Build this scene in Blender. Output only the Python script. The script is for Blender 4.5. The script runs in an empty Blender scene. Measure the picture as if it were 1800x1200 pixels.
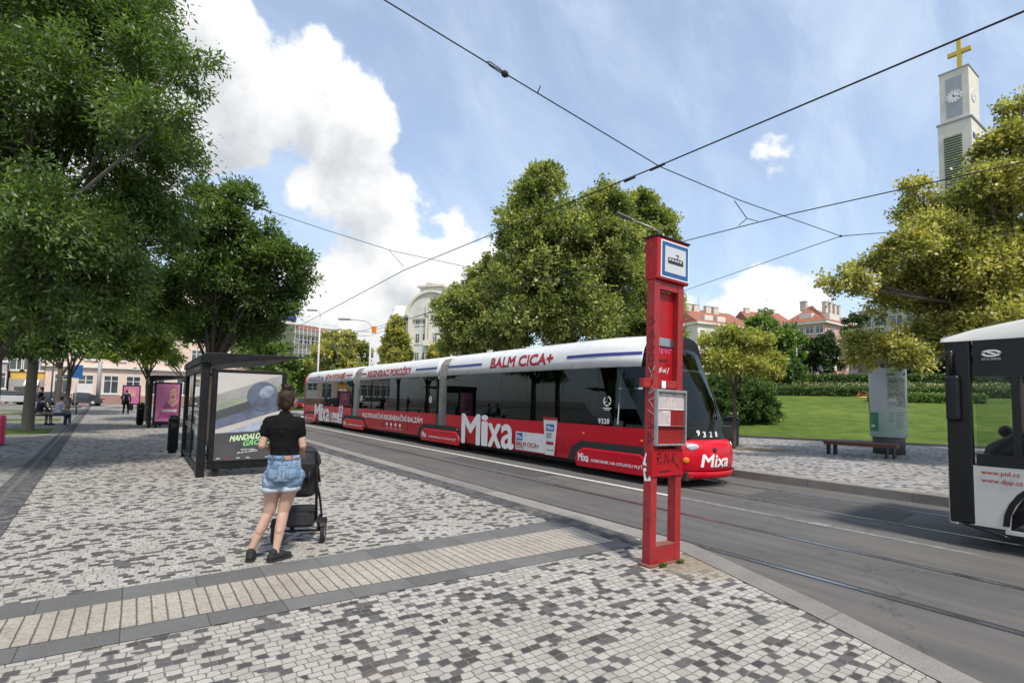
import bpy, bmesh, math, random
import numpy as np
from mathutils import Vector, Matrix, Euler
random.seed(7)
R = math.radians
C = bpy.context.scene.collection
SC = bpy.context.scene
PZ = 0.18                                   # height of the pavements above the rails

# ------------------------------------------------------------------ camera
FPX, CXP, CYP = 926.0, 900.0, 642.0
YAW, PITCH, ROLL, CH = R(35.4), R(3.8), 0.021, 1.75
F0 = Vector((math.sin(YAW), math.cos(YAW), 0)); R0 = Vector((math.cos(YAW), -math.sin(YAW), 0)); U0 = Vector((0, 0, 1))
FW = F0*math.cos(PITCH) + U0*math.sin(PITCH); U1 = U0*math.cos(PITCH) - F0*math.sin(PITCH)
RT = R0*math.cos(ROLL) + U1*math.sin(ROLL); UP = U1*math.cos(ROLL) - R0*math.sin(ROLL)
CAM = Vector((0, 0, CH))
cd = bpy.data.cameras.new('camera'); cam = bpy.data.objects.new('camera', cd); C.objects.link(cam)
M = Matrix((RT, UP, -FW)).transposed().to_4x4(); M.translation = CAM
cam.matrix_world = M
cd.sensor_fit = 'HORIZONTAL'; cd.sensor_width = 36; cd.lens = 36*FPX/1800
cd.shift_y = 42/1800; cd.clip_start = 0.05; cd.clip_end = 3000
SC.camera = cam
def ray(x, y): return FW + RT*((x-CXP)/FPX) - UP*((y-CYP)/FPX)
def at(x, y, d): return CAM + ray(x, y)*d
def gnd(x, y, z=PZ):
    r = ray(x, y); return CAM + r*((z-CH)/r.z)
def plX(x, y, X): r = ray(x, y); return CAM + r*(X/r.x)
def plY(x, y, Y): r = ray(x, y); return CAM + r*(Y/r.y)
def depth(p): return (Vector(p)-CAM).dot(FW)

# ------------------------------------------------------------------ world, sun, exposure
SUN_EL, SUN_AZ = R(58), R(188)              # azimuth measured from +Y towards +X
W = bpy.data.worlds.new('World'); SC.world = W; W.use_nodes = True
nt = W.node_tree; nt.nodes.clear()
class NB:
    """tiny node builder"""
    def __init__(s, t): s.t = t
    def n(s, typ, **kw):
        x = s.t.nodes.new(typ)
        for k, v in kw.items(): setattr(x, k, v)
        return x
    def put(s, sock, v):
        if v is None: return
        if isinstance(v, bpy.types.NodeSocket): s.t.links.new(v, sock)
        else: sock.default_value = v
    def math(s, op, a, b=None, c=None, clamp=False):
        x = s.n('ShaderNodeMath', operation=op, use_clamp=clamp)
        for i, v in enumerate((a, b, c)): s.put(x.inputs[i], v) if v is not None else None
        return x.outputs[0]
    def vmath(s, op, a, b=None):
        x = s.n('ShaderNodeVectorMath', operation=op)
        s.put(x.inputs[0], a)
        if b is not None: s.put(x.inputs[1], b)
        return x.outputs['Value'] if op in ('DOT_PRODUCT', 'LENGTH') else x.outputs[0]
    def noise(s, vec, scale, detail=4, rough=.5, out='Fac', dist=0):
        x = s.n('ShaderNodeTexNoise'); s.put(x.inputs['Vector'], vec)
        x.inputs['Scale'].default_value = scale; x.inputs['Detail'].default_value = detail
        x.inputs['Roughness'].default_value = rough; x.inputs['Distortion'].default_value = dist
        return x.outputs[out]
    def ramp(s, fac, stops, interp='LINEAR'):
        x = s.n('ShaderNodeValToRGB'); x.color_ramp.interpolation = interp
        e = x.color_ramp.elements
        while len(e) < len(stops): e.new(0.5)
        for i, (p, c) in enumerate(stops):
            e[i].position = p; e[i].color = (c[0], c[1], c[2], 1) if len(c) == 3 else c
        s.put(x.inputs[0], fac); return x.outputs[0]
    def mix(s, fac, a, b, blend='MIX'):
        x = s.n('ShaderNodeMix', data_type='RGBA', blend_type=blend)
        s.put(x.inputs[0], fac); s.put(x.inputs[6], a); s.put(x.inputs[7], b)
        return x.outputs[2]
    def mapr(s, v, a, b, c=0., d=1., smooth=False):
        x = s.n('ShaderNodeMapRange'); x.interpolation_type = 'SMOOTHSTEP' if smooth else 'LINEAR'
        s.put(x.inputs[0], v)
        for i, q in enumerate((a, b, c, d)): s.put(x.inputs[i+1], q)
        return x.outputs[0]
def c4(c): return (c[0], c[1], c[2], 1)
nb = NB(nt)
sky = nb.n('ShaderNodeTexSky', sky_type='NISHITA'); sky.sun_disc = False
sky.sun_elevation = SUN_EL; sky.sun_rotation = SUN_AZ; sky.air_density = 1.0; sky.dust_density = 1.6; sky.ozone_density = 1.2
geo = nb.n('ShaderNodeTexCoord'); DIR = nb.vmath('NORMALIZE', geo.outputs['Generated'])
# cumulus: soft balls of direction, their edges broken up by noise
BL = [(330,50,140),(300,190,150),(420,180,150),(520,165,100),(600,215,98),(650,285,62),(560,120,60),
      (560,345,72),(640,345,84),(715,378,72),(785,398,50),(600,390,60),(690,330,50),
      (570,500,96),(640,490,104),(720,470,98),(800,462,74),(855,438,38),(700,425,70),(825,520,76),(620,590,150),(520,620,120),(740,570,100),
      (1356,274,46),(1340,548,80),(1275,566,70),(1420,556,60),(1200,560,50),(100,300,240)]
def density(vec, detail):
    m = None
    for (x, y, r) in BL:
        a = ray(x, y).normalized(); ang = a.angle(ray(x+r*.7, y+r*.7).normalized())
        d = nb.vmath('DOT_PRODUCT', vec, tuple(a))
        k = 1/(1-math.cos(ang))
        w = min(1, max(.3, r/120)); v = nb.math('MULTIPLY_ADD', d, k*w, (1-k)*w)   # largest in the middle, 0 at the rim
        m = v if m is None else nb.math('SMOOTH_MAX', m, v, .25)
    # more of the same clouds over the part of the sky behind the camera
    far = nb.noise(vec, 2.2, 3, .5)
    back = nb.mapr(nb.vmath('DOT_PRODUCT', vec, tuple(-F0)), .1, .45, -1.5, 0)
    far = nb.math('ADD', nb.math('MULTIPLY_ADD', far, 5, -2.75), back)
    m = nb.math('MAXIMUM', nb.math('MAXIMUM', m, far), -1.2)
    n1 = nb.noise(vec, 5.5, detail, .56)
    n2 = nb.noise(vec, 17, 5, .6)
    m = nb.math('ADD', m, nb.math('MULTIPLY_ADD', n1, 3.4, -1.7))
    return nb.math('ADD', m, nb.math('MULTIPLY_ADD', n2, 1.1, -.55))
den = density(DIR, 9)
alpha = nb.mapr(den, -.02, .34, 0, 1, True)
SUNV = Vector((math.sin(SUN_AZ)*math.cos(SUN_EL), math.cos(SUN_AZ)*math.cos(SUN_EL), math.sin(SUN_EL)))
up = nb.vmath('NORMALIZE', nb.vmath('ADD', DIR, (.0, .0, .075)))
den2 = density(up, 6)
lit = nb.mapr(nb.math('SUBTRACT', den2, nb.math('MULTIPLY', den, .35)), -.5, 1.35, 1, 0, True)
ccol = nb.ramp(lit, [(0, (.53, .56, .60)), (.35, (.72, .74, .76)), (.7, (.88, .885, .89)), (1, (.98, .98, .975))])
# thin high veil
sc_ = nb.n('ShaderNodeMapping'); nb.put(sc_.inputs[0], DIR); sc_.inputs['Rotation'].default_value = (.3, .5, .9); sc_.inputs['Scale'].default_value = (1.2, 5.5, 2.2)
veil = nb.noise(sc_.outputs[0], 1.6, 8, .62, dist=.6)
veil = nb.mapr(veil, .34, .80, .30, .74, True)
bgs = nb.n('ShaderNodeBackground'); nb.put(bgs.inputs[0], sky.outputs[0]); bgs.inputs[1].default_value = .12
bgv = nb.n('ShaderNodeBackground'); bgv.inputs[0].default_value = (.72, .84, 1.0, 1); bgv.inputs[1].default_value = .60
bgc = nb.n('ShaderNodeBackground'); nb.put(bgc.inputs[0], ccol); bgc.inputs[1].default_value = .62
m1 = nb.n('ShaderNodeMixShader'); nb.put(m1.inputs[0], veil); nt.links.new(bgs.outputs[0], m1.inputs[1]); nt.links.new(bgv.outputs[0], m1.inputs[2])
m2 = nb.n('ShaderNodeMixShader'); nb.put(m2.inputs[0], alpha); nt.links.new(m1.outputs[0], m2.inputs[1]); nt.links.new(bgc.outputs[0], m2.inputs[2])
wo = nb.n('ShaderNodeOutputWorld'); nt.links.new(m2.outputs[0], wo.inputs[0])
W.cycles.sampling_method = 'MANUAL'; W.cycles.sample_map_resolution = 512
sd = bpy.data.lights.new('sun', 'SUN'); sd.energy = 2.35; sd.angle = R(6); sd.color = (1, .935, .83)
so = bpy.data.objects.new('sun', sd); C.objects.link(so); so.rotation_euler = SUNV.to_track_quat('Z', 'Y').to_euler(); so.location = (0, 0, 60)
vs = SC.view_settings
SC.display_settings.display_device = 'sRGB'; vs.view_transform = 'Standard'; vs.look = 'None'; vs.exposure = 0.88; vs.gamma = 1; vs.use_curve_mapping = False
SC.cycles.max_bounces = 8; SC.cycles.transparent_max_bounces = 24; SC.cycles.use_denoising = True
SC.cycles.caustics_reflective = False; SC.cycles.caustics_refractive = False

# ------------------------------------------------------------------ helpers
def tag(o, label=None, cat=None, group=None, kind=None):
    if label: o['label'] = label
    if cat: o['category'] = cat
    if group: o['group'] = group
    if kind: o['kind'] = kind
    return o
def thing(name, label, cat, loc=(0, 0, 0), rz=0, group=None):
    o = bpy.data.objects.new(name, None); C.objects.link(o); o.empty_display_size = .2
    o.location = loc; o.rotation_euler = (0, 0, rz); return tag(o, label, cat, group)
def copy_tree(o, parent=None):
    c = o.copy(); C.objects.link(c)
    if parent: c.parent = parent
    for ch in [x for x in C.objects if x.parent == o]: copy_tree(ch, c)
    return c
class MB:
    """collects shapes, then links them as ONE mesh object"""
    def __init__(s): s.v = []; s.f = []; s.mi = []; s.sm = []; s.cur = 0; s.smooth = False
    def add(s, vs, fs, smooth=None):
        b = len(s.v); s.v += [tuple(p) for p in vs]
        for f in fs:
            s.f.append(tuple(i+b for i in f)); s.mi.append(s.cur); s.sm.append(s.smooth if smooth is None else smooth)
        return s
    def box(s, x0, x1, y0, y1, z0, z1):
        v = [(x, y, z) for z in (z0, z1) for y in (y0, y1) for x in (x0, x1)]
        return s.add(v, [(0, 2, 3, 1), (4, 5, 7, 6), (0, 1, 5, 4), (2, 6, 7, 3), (0, 4, 6, 2), (1, 3, 7, 5)], False)
    def obox(s, c, ax, ay, az):
        """box from a centre and three half-axis vectors"""
        c, ax, ay, az = Vector(c), Vector(ax), Vector(ay), Vector(az)
        v = [c+ax*i+ay*j+az*k for k in (-1, 1) for j in (-1, 1) for i in (-1, 1)]
        return s.add(v, [(0, 2, 3, 1), (4, 5, 7, 6), (0, 1, 5, 4), (2, 6, 7, 3), (0, 4, 6, 2), (1, 3, 7, 5)], False)
    def quad(s, *p): return s.add(p, [tuple(range(len(p)))], False)
    def rings(s, rs, cap=True, closed=True, smooth=True):
        n = len(rs[0]); v = [p for r in rs for p in r]; f = []
        for i in range(len(rs)-1):
            for j in range(n if closed else n-1):
                k = (j+1) % n; f.append((i*n+j, i*n+k, (i+1)*n+k, (i+1)*n+j))
        if cap and closed: f.append(tuple(reversed(range(n)))); f.append(tuple(range((len(rs)-1)*n, len(rs)*n)))
        return s.add(v, f, smooth)
    def tube(s, pts, rad, seg=8, cap=True, smooth=True):
        pts = [Vector(p) for p in pts]; rad = [rad]*len(pts) if isinstance(rad, (int, float)) else rad
        rs = []; t0 = (pts[1]-pts[0]).normalized()
        a = t0.orthogonal().normalized()
        for i, p in enumerate(pts):
            t = (pts[min(i+1, len(pts)-1)]-pts[max(i-1, 0)]).normalized()
            a = (a - t*a.dot(t)).normalized(); b = t.cross(a)
            rs.append([p + (a*math.cos(2*math.pi*k/seg)+b*math.sin(2*math.pi*k/seg))*rad[i] for k in range(seg)])
        return s.rings(rs, cap, True, smooth)
    def cyl(s, c, r, h, seg=24, r2=None, axis='Z'):
        c = Vector(c); d = {'X': Vector((1, 0, 0)), 'Y': Vector((0, 1, 0)), 'Z': Vector((0, 0, 1))}[axis]*h
        return s.tube([c, c+d], [r, r if r2 is None else r2], seg)
    def lathe(s, c, prof, seg=24):
        """prof: (radius, z) from bottom to top"""
        return s.rings([[(c[0]+r*math.cos(2*math.pi*k/seg), c[1]+r*math.sin(2*math.pi*k/seg), c[2]+z) for k in range(seg)] for r, z in prof])
    def prism(s, poly, fn, d0, d1):
        """poly of (u,v); fn(u,v,d)->xyz, extruded from d0 to d1"""
        n = len(poly); v = [fn(u, w, d0) for u, w in poly]+[fn(u, w, d1) for u, w in poly]
        f = [tuple(range(n)), tuple(reversed(range(n, 2*n)))]+[(i, i+n, (i+1) % n+n, (i+1) % n) for i in range(n)]
        return s.add(v, f, False)
    def ball(s, c, r, seg=14, rot=None):
        r = (r, r, r) if isinstance(r, (int, float)) else r; c = Vector(c); rs = []
        for i in range(seg//2+1):
            a = -math.pi/2+math.pi*i/(seg//2); q = max(math.cos(a), .02)
            ring = []
            for k in range(seg):
                p = Vector((q*math.cos(2*math.pi*k/seg)*r[0], q*math.sin(2*math.pi*k/seg)*r[1], math.sin(a)*r[2]))
                if rot is not None: p = rot @ p
                ring.append(c+p)
            rs.append(ring)
        return s.rings(rs)
    def cap(s, p0, p1, r0, r1=None, seg=12):
        """tapered capsule"""
        r1 = r0 if r1 is None else r1; p0, p1 = Vector(p0), Vector(p1); t = (p1-p0).normalized()
        P, Q = [], []
        for a in (-80, -50, -20): P.append(p0+t*r0*math.sin(R(a))); Q.append(r0*math.cos(R(a)))
        for k in (0, .33, .66, 1): P.append(p0.lerp(p1, k)); Q.append(r0+(r1-r0)*k)
        for a in (20, 50, 80): P.append(p1+t*r1*math.sin(R(a))); Q.append(r1*math.cos(R(a)))
        return s.tube(P, Q, seg)
    def loft(s, secs, seg=20, pw=2.0):
        """secs: (centre, rx, ry) super-ellipses stacked along z"""
        rs = []
        for c, rx, ry in secs:
            ring = []
            for k in range(seg):
                a = 2*math.pi*k/seg; ca, sa = math.cos(a), math.sin(a)
                ring.append((c[0]+rx*math.copysign(abs(ca)**(2/pw), ca), c[1]+ry*math.copysign(abs(sa)**(2/pw), sa), c[2]))
            rs.append(ring)
        return s.rings(rs)
    def build(s, name, mats, parent=None, bevel=0, world=True, seg=2, recalc=True):
        me = bpy.data.meshes.new(name)
        off = parent.location if (parent is not None and world) else Vector((0, 0, 0))
        if parent is not None and world and parent.parent is not None: off = off + parent.parent.location
        me.from_pydata([(p[0]-off[0], p[1]-off[1], p[2]-off[2]) for p in s.v], [], s.f)
        mats = mats if isinstance(mats, (list, tuple)) else [mats]
        for m in mats: me.materials.append(m)
        me.polygons.foreach_set('material_index', s.mi); me.polygons.foreach_set('use_smooth', s.sm)
        me.validate()
        if recalc:
            b = bmesh.new(); b.from_mesh(me); bmesh.ops.recalc_face_normals(b, faces=b.faces); b.to_mesh(me); b.free()
        o = bpy.data.objects.new(name, me); C.objects.link(o)
        if parent is not None: o.parent = parent
        if bevel:
            m = o.modifiers.new('bevel', 'BEVEL'); m.width = bevel; m.segments = seg; m.limit_method = 'ANGLE'; m.angle_limit = R(40)
        return o
def struct(o): o['kind'] = 'structure'; return o

# text as a mesh: vertices (u,v) scaled into a width and height
_tc = {}
def text_geo(body, bold=.0, shear=0.):
    k = (body, bold, shear)
    if k in _tc: return _tc[k]
    cu = bpy.data.curves.new('lettering', 'FONT'); cu.body = body; cu.size = 1; cu.offset = bold; cu.shear = shear; cu.resolution_u = 3
    o = bpy.data.objects.new('lettering', cu); C.objects.link(o)
    bpy.context.view_layer.update()
    e = o.evaluated_get(bpy.context.evaluated_depsgraph_get()); me = e.to_mesh()
    v = [(p.co.x, p.co.y) for p in me.vertices]; f = [tuple(p.vertices) for p in me.polygons]; e.to_mesh_clear()
    C.objects.unlink(o); bpy.data.objects.remove(o); bpy.data.curves.remove(cu)
    x0 = min(p[0] for p in v); x1 = max(p[0] for p in v); y0 = min(p[1] for p in v); y1 = max(p[1] for p in v)
    v = [((p[0]-x0)/(x1-x0), (p[1]-y0)/(y1-y0)) for p in v]
    _tc[k] = (v, f, (x1-x0)/(y1-y0)); return _tc[k]
def text(mb, body, fn, w, h, bold=.0, shear=0.):
    """fn(u,v) -> xyz with u in 0..w and v in 0..h; bold thickens the strokes by bold*h with outlines laid 0.4 mm apart"""
    v, f, asp = text_geo(body, 0, shear)
    if w is None: w = h*asp
    e = 1e-3; k = 0; o = bold*h
    for du, dv in (((0, 0),) if bold <= 0 else ((0, 0), (o, 0), (-o, 0), (0, o), (0, -o), (o*.7, o*.7), (-o*.7, -o*.7), (o*.7, -o*.7), (-o*.7, o*.7))):
        pts = []
        for a_, b_ in v:
            p = Vector(fn(a_*w+du, b_*h+dv)); n = (Vector(fn(a_*w+du+e, b_*h+dv))-p).cross(Vector(fn(a_*w+du, b_*h+dv+e))-p)
            pts.append(p+n.normalized()*(.0004*k))
        mb.add(pts, f, False); k += 1
    return mb

# ------------------------------------------------------------------ materials
def newmat(name):
    m = bpy.data.materials.new(name); m.use_nodes = True; t = m.node_tree; t.nodes.clear()
    b = NB(t); o = b.n('ShaderNodeOutputMaterial'); p = b.n('ShaderNodeBsdfPrincipled'); t.links.new(p.outputs[0], o.inputs[0])
    return m, b, p, o
def pm(name, col, rough=.55, metal=0, var=.12, scale=6., bump=0, bscale=None, spec=.5, coat=0, dirt=None):
    m, b, p, o = newmat(name); tc = b.n('ShaderNodeTexCoord').outputs['Object']
    n = b.noise(tc, scale, 5, .6)
    lo = [x*(1-var) for x in col]; hi = [min(1, x*(1+var)) for x in col]
    base = b.ramp(n, [(.3, lo), (.7, hi)])
    if dirt:
        n2 = b.noise(tc, dirt[1], 7, .65); base = b.mix(b.mapr(n2, .5, .72, 0, dirt[2], True), base, c4(dirt[0]))
    b.put(p.inputs['Base Color'], base)
    b.put(p.inputs['Roughness'], b.mapr(n, .25, .75, max(0, rough-.08), min(1, rough+.08)))
    p.inputs['Metallic'].default_value = metal; p.inputs['Specular IOR Level'].default_value = spec; p.inputs['Coat Weight'].default_value = coat
    if bump:
        bp = b.n('ShaderNodeBump'); bp.inputs['Strength'].default_value = bump; bp.inputs['Distance'].default_value = .02
        b.put(bp.inputs['Height'], b.noise(tc, bscale or scale*6, 4, .6)); m.node_tree.links.new(bp.outputs[0], p.inputs['Normal'])
    return m
def glassmat(name, tint=(.5, .55, .55), see=.6, rough=.02, fres=1.5, gl_=.9):
    m = bpy.data.materials.new(name); m.use_nodes = True; t = m.node_tree; t.nodes.clear(); b = NB(t)
    o = b.n('ShaderNodeOutputMaterial'); tr = b.n('ShaderNodeBsdfTransparent'); tr.inputs[0].default_value = c4([x*see for x in tint])
    gl = b.n('ShaderNodeBsdfGlossy'); gl.inputs['Roughness'].default_value = rough; gl.inputs[0].default_value = (gl_*.95, gl_, gl_*1.02, 1)
    fr = b.n('ShaderNodeFresnel'); fr.inputs[0].default_value = fres
    bk = b.n('ShaderNodeNewGeometry').outputs['Backfacing']; ff = b.math('MULTIPLY', fr.outputs[0], b.math('SUBTRACT', 1, bk))
    mx = b.n('ShaderNodeMixShader'); t.links.new(ff, mx.inputs[0]); t.links.new(tr.outputs[0], mx.inputs[1]); t.links.new(gl.outputs[0], mx.inputs[2])
    t.links.new(mx.outputs[0], o.inputs[0]); return m
MT = {}
def cobble(name, dark, bw, bh, light=(.385, .366, .338), darkc=(.080, .079, .081), mort=(.16, .143, .12), spread=.13, rot=0., wob=.034):
    m, b, p, o = newmat(name); t = m.node_tree
    pos = b.n('ShaderNodeNewGeometry').outputs['Position']
    wn = b.noise(pos, 5.0, 3, .6, 'Color'); pos2 = b.vmath('ADD', pos, b.vmath('SCALE', b.vmath('SUBTRACT', wn, (.5, .5, .5)), None))
    sc = pos2.node.inputs[1].links[0].from_node; sc.inputs['Scale'].default_value = wob*2
    wn2 = b.noise(pos, 30., 2, .5, 'Color'); q = b.vmath('SCALE', b.vmath('SUBTRACT', wn2, (.5, .5, .5))); q.node.inputs['Scale'].default_value = wob*.55
    pos2 = b.vmath('ADD', pos2, q)
    mp = b.n('ShaderNodeMapping'); b.put(mp.inputs[0], pos2); mp.inputs['Rotation'].default_value = (0, 0, rot)
    br = b.n('ShaderNodeTexBrick'); b.put(br.inputs['Vector'], mp.outputs[0]); br.offset = .5; br.offset_frequency = 2; br.squash = 1.18; br.squash_frequency = 3
    br.inputs['Color1'].default_value = (0, 0, 0, 1); br.inputs['Color2'].default_value = (1, 1, 1, 1); br.inputs['Mortar'].default_value = (.5, .5, .5, 1)
    br.inputs['Scale'].default_value = 1; br.inputs['Mortar Size'].default_value = .0042; br.inputs['Mortar Smooth'].default_value = .35; br.inputs['Bias'].default_value = 0
    br.inputs['Brick Width'].default_value = bw; br.inputs['Row Height'].default_value = bh
    rnd = b.n('ShaderNodeSeparateColor'); b.put(rnd.inputs[0], br.outputs['Color']); r = rnd.outputs[0]
    big = b.noise(pos, 2.6, 3, .6); r2 = b.math('ADD', r, b.math('MULTIPLY_ADD', big, -.5, .25))
    lo = [x*(1-spread) for x in light]; hi = [min(1, x*(1+spread)) for x in light]
    tone = b.ramp(b.math('FRACT', b.math('MULTIPLY', r, 7.31)), [(0, lo), (.5, light), (1, hi)])
    isd = b.mapr(r2, dark-.004, dark+.004, 1, 0)
    dk = b.ramp(b.math('FRACT', b.math('MULTIPLY', r, 31.7)), [(0, [x*.75 for x in darkc]), (1, [x*1.5 for x in darkc])])
    col = b.mix(isd, tone, dk)
    fine = b.noise(pos, 90, 4, .7); col = b.mix(1, col, b.ramp(fine, [(.25, (.78, .78, .78)), (.75, (1.12, 1.12, 1.12))]), 'MULTIPLY')
    dirt = b.noise(pos, .55, 6, .65); col = b.mix(1, col, b.ramp(dirt, [(.3, (.84, .82, .79)), (.65, (1.04, 1.04, 1.04))]), 'MULTIPLY')
    col = b.mix(br.outputs['Fac'], col, c4(mort))
    # sand and dirt trodden into the joints, most of it round the pillar's foot
    dd = b.vmath('LENGTH', b.vmath('SUBTRACT', pos, (4.55, 3.3, PZ))); near = b.mapr(b.math('ADD', dd, b.math('MULTIPLY_ADD', b.noise(pos, 6, 5, .65), 1.0, -.5)), .15, .62, .8, 0, True)
    sand = b.mapr(b.noise(pos, 1.15, 6, .7), .56, .74, 0, .34, True)
    col = b.mix(b.math('MAXIMUM', near, sand), col, b.ramp(fine, [(.3, (.17, .135, .095)), (.7, (.32, .265, .195))]))
    gum = b.n('ShaderNodeTexVoronoi'); gum.inputs['Scale'].default_value = 1.6; b.put(gum.inputs['Vector'], pos); col = b.mix(b.mapr(gum.outputs['Distance'], .018, .026, .6, 0), col, (.07, .068, .065, 1))
    b.put(p.inputs['Base Color'], col); p.inputs['Roughness'].default_value = .82; p.inputs['Specular IOR Level'].default_value = .25
    bp = b.n('ShaderNodeBump'); bp.inputs['Strength'].default_value = .75; bp.inputs['Distance'].default_value = .012
    h = b.math('ADD', b.math('MULTIPLY', br.outputs['Fac'], -1.), b.math('ADD', b.math('MULTIPLY', fine, .35), b.math('MULTIPLY', r, .35)))
    b.put(bp.inputs['Height'], h); t.links.new(bp.outputs[0], p.inputs['Normal']); return m
MT['cobble'] = cobble('mosaic_cobbles', .285, .074, .066)
MT['setts'] = cobble('grey_setts', .2, .11, .1, (.34, .33, .32), (.10, .10, .105), (.1, .092, .085), .3)
MT['darksetts'] = cobble('dark_setts', .5, .1, .08, (.12, .12, .125), (.07, .07, .075), (.06, .055, .05), .3)
MT['plaza'] = cobble('plaza_setts', .25, .12, .1, (.25, .242, .232), (.10, .10, .10), (.09, .085, .08), .25)
def asphalt():
    m, b, p, o = newmat('asphalt'); pos = b.n('ShaderNodeNewGeometry').outputs['Position']; t = m.node_tree
    mp = b.n('ShaderNodeMapping'); b.put(mp.inputs[0], pos); mp.inputs['Scale'].default_value = (2.2, .16, 1)
    st = b.noise(mp.outputs[0], 1.0, 6, .6); fi = b.noise(pos, 140, 3, .7); pa = b.noise(pos, .7, 5, .6)
    col = b.ramp(st, [(.3, (.084, .083, .081)), (.55, (.116, .112, .106)), (.75, (.148, .139, .126))])
    col = b.mix(1, col, b.ramp(pa, [(.3, (.86, .86, .88)), (.7, (1.12, 1.1, 1.07))]), 'MULTIPLY')
    col = b.mix(1, col, b.ramp(fi, [(.3, (.72, .72, .72)), (.72, (1.3, 1.3, 1.3))]), 'MULTIPLY')
    m2 = b.n('ShaderNodeMapping'); b.put(m2.inputs[0], pos); m2.inputs['Scale'].default_value = (4.5, .05, 1); tr_ = b.noise(m2.outputs[0], 1., 5, .65); col = b.mix(1, col, b.ramp(tr_, [(.32, (.84, .84, .85)), (.5, (1, 1, 1)), (.68, (1.10, 1.085, 1.06))]), 'MULTIPLY')
    st2 = b.noise(pos, 1.9, 6, .7); col = b.mix(b.mapr(st2, .62, .74, 0, .45, True), col, (.045, .044, .043, 1))
    cr = b.n('ShaderNodeTexVoronoi', feature='DISTANCE_TO_EDGE'); cr.inputs['Scale'].default_value = .33
    b.put(cr.inputs['Vector'], b.vmath('ADD', pos, b.noise(pos, 1.3, 4, .6, 'Color')))
    col = b.mix(b.mapr(cr.outputs['Distance'], 0, .006, .45, 0), col, (.03, .03, .03, 1))
    b.put(p.inputs['Base Color'], col); p.inputs['Roughness'].default_value = .8; p.inputs['Specular IOR Level'].default_value = .3
    bp = b.n('ShaderNodeBump'); bp.inputs['Strength'].default_value = .35; bp.inputs['Distance'].default_value = .006
    b.put(bp.inputs['Height'], fi); t.links.new(bp.outputs[0], p.inputs['Normal']); return m
MT['asphalt'] = asphalt()
def tactile():
    m, b, p, o = newmat('ribbed_slabs'); pos = b.n('ShaderNodeNewGeometry').outputs['Position']; t = m.node_tree
    w = b.vmath('SCALE', b.vmath('SUBTRACT', b.noise(pos, 9, 3, .6, 'Color'), (.5, .5, .5))); w.node.inputs['Scale'].default_value = .012
    ps = b.vmath('ADD', pos, w); sx = b.n('ShaderNodeSeparateXYZ'); b.put(sx.inputs[0], ps)
    fx = b.math('PINGPONG', sx.outputs[0], .045); line = b.mapr(fx, .0, .0075, 1, 0)
    fy = b.math('PINGPONG', b.math('ADD', sx.outputs[1], .03), .14); ly = b.mapr(fy, 0, .003, .35, 0)
    n = b.noise(pos, 45, 5, .7); big = b.noise(pos, 1.7, 5, .6)
    col = b.ramp(n, [(.28, (.18, .156, .13)), (.5, (.355, .318, .27)), (.75, (.45, .408, .352))])
    col = b.mix(1, col, b.ramp(big, [(.3, (.8, .78, .76)), (.7, (1.08, 1.08, 1.08))]), 'MULTIPLY')
    g = b.math('MAXIMUM', line, ly); col = b.mix(g, col, (.075, .058, .045, 1))
    b.put(p.inputs['Base Color'], col); p.inputs['Roughness'].default_value = .85
    bp = b.n('ShaderNodeBump'); bp.inputs['Strength'].default_value = .8; bp.inputs['Distance'].default_value = .012
    b.put(bp.inputs['Height'], b.math('ADD', b.math('MULTIPLY', g, -1), b.math('MULTIPLY', n, .7))); t.links.new(bp.outputs[0], p.inputs['Normal']); return m
MT['tactile'] = tactile()
def slabs(name, col, joint, axis=0):
    m, b, p, o = newmat(name); pos = b.n('ShaderNodeNewGeometry').outputs['Position']
    sx = b.n('ShaderNodeSeparateXYZ'); b.put(sx.inputs[0], pos)
    j = b.mapr(b.math('PINGPONG', sx.outputs[axis], joint/2), 0, .006, 1, 0)
    cell = b.n('ShaderNodeTexWhiteNoise', noise_dimensions='1D'); b.put(cell.inputs['W'], b.math('FLOOR', b.math('DIVIDE', sx.outputs[axis], joint)))
    n = b.noise(pos, 60, 5, .7); n2 = b.noise(pos, 3, 5, .6)
    c = b.ramp(n, [(.3, [x*.75 for x in col]), (.7, [x*1.25 for x in col])])
    c = b.mix(1, c, b.ramp(cell.outputs[0], [(0, (.85, .85, .85)), (1, (1.15, 1.15, 1.15))]), 'MULTIPLY')
    c = b.mix(1, c, b.ramp(n2, [(.3, (.85, .84, .82)), (.7, (1.1, 1.1, 1.1))]), 'MULTIPLY')
    b.put(p.inputs['Base Color'], b.mix(j, c, (.03, .028, .025, 1))); p.inputs['Roughness'].default_value = .75; return m
MT['darkslab'] = slabs('dark_slabs', (.118, .117, .114), .5)
MT['kerb'] = slabs('granite_kerb', (.21, .197, .18), 1.9, 1)
MT['soil'] = pm('soil', (.17, .13, .09), .95, 0, .3, 8, .6)
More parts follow.
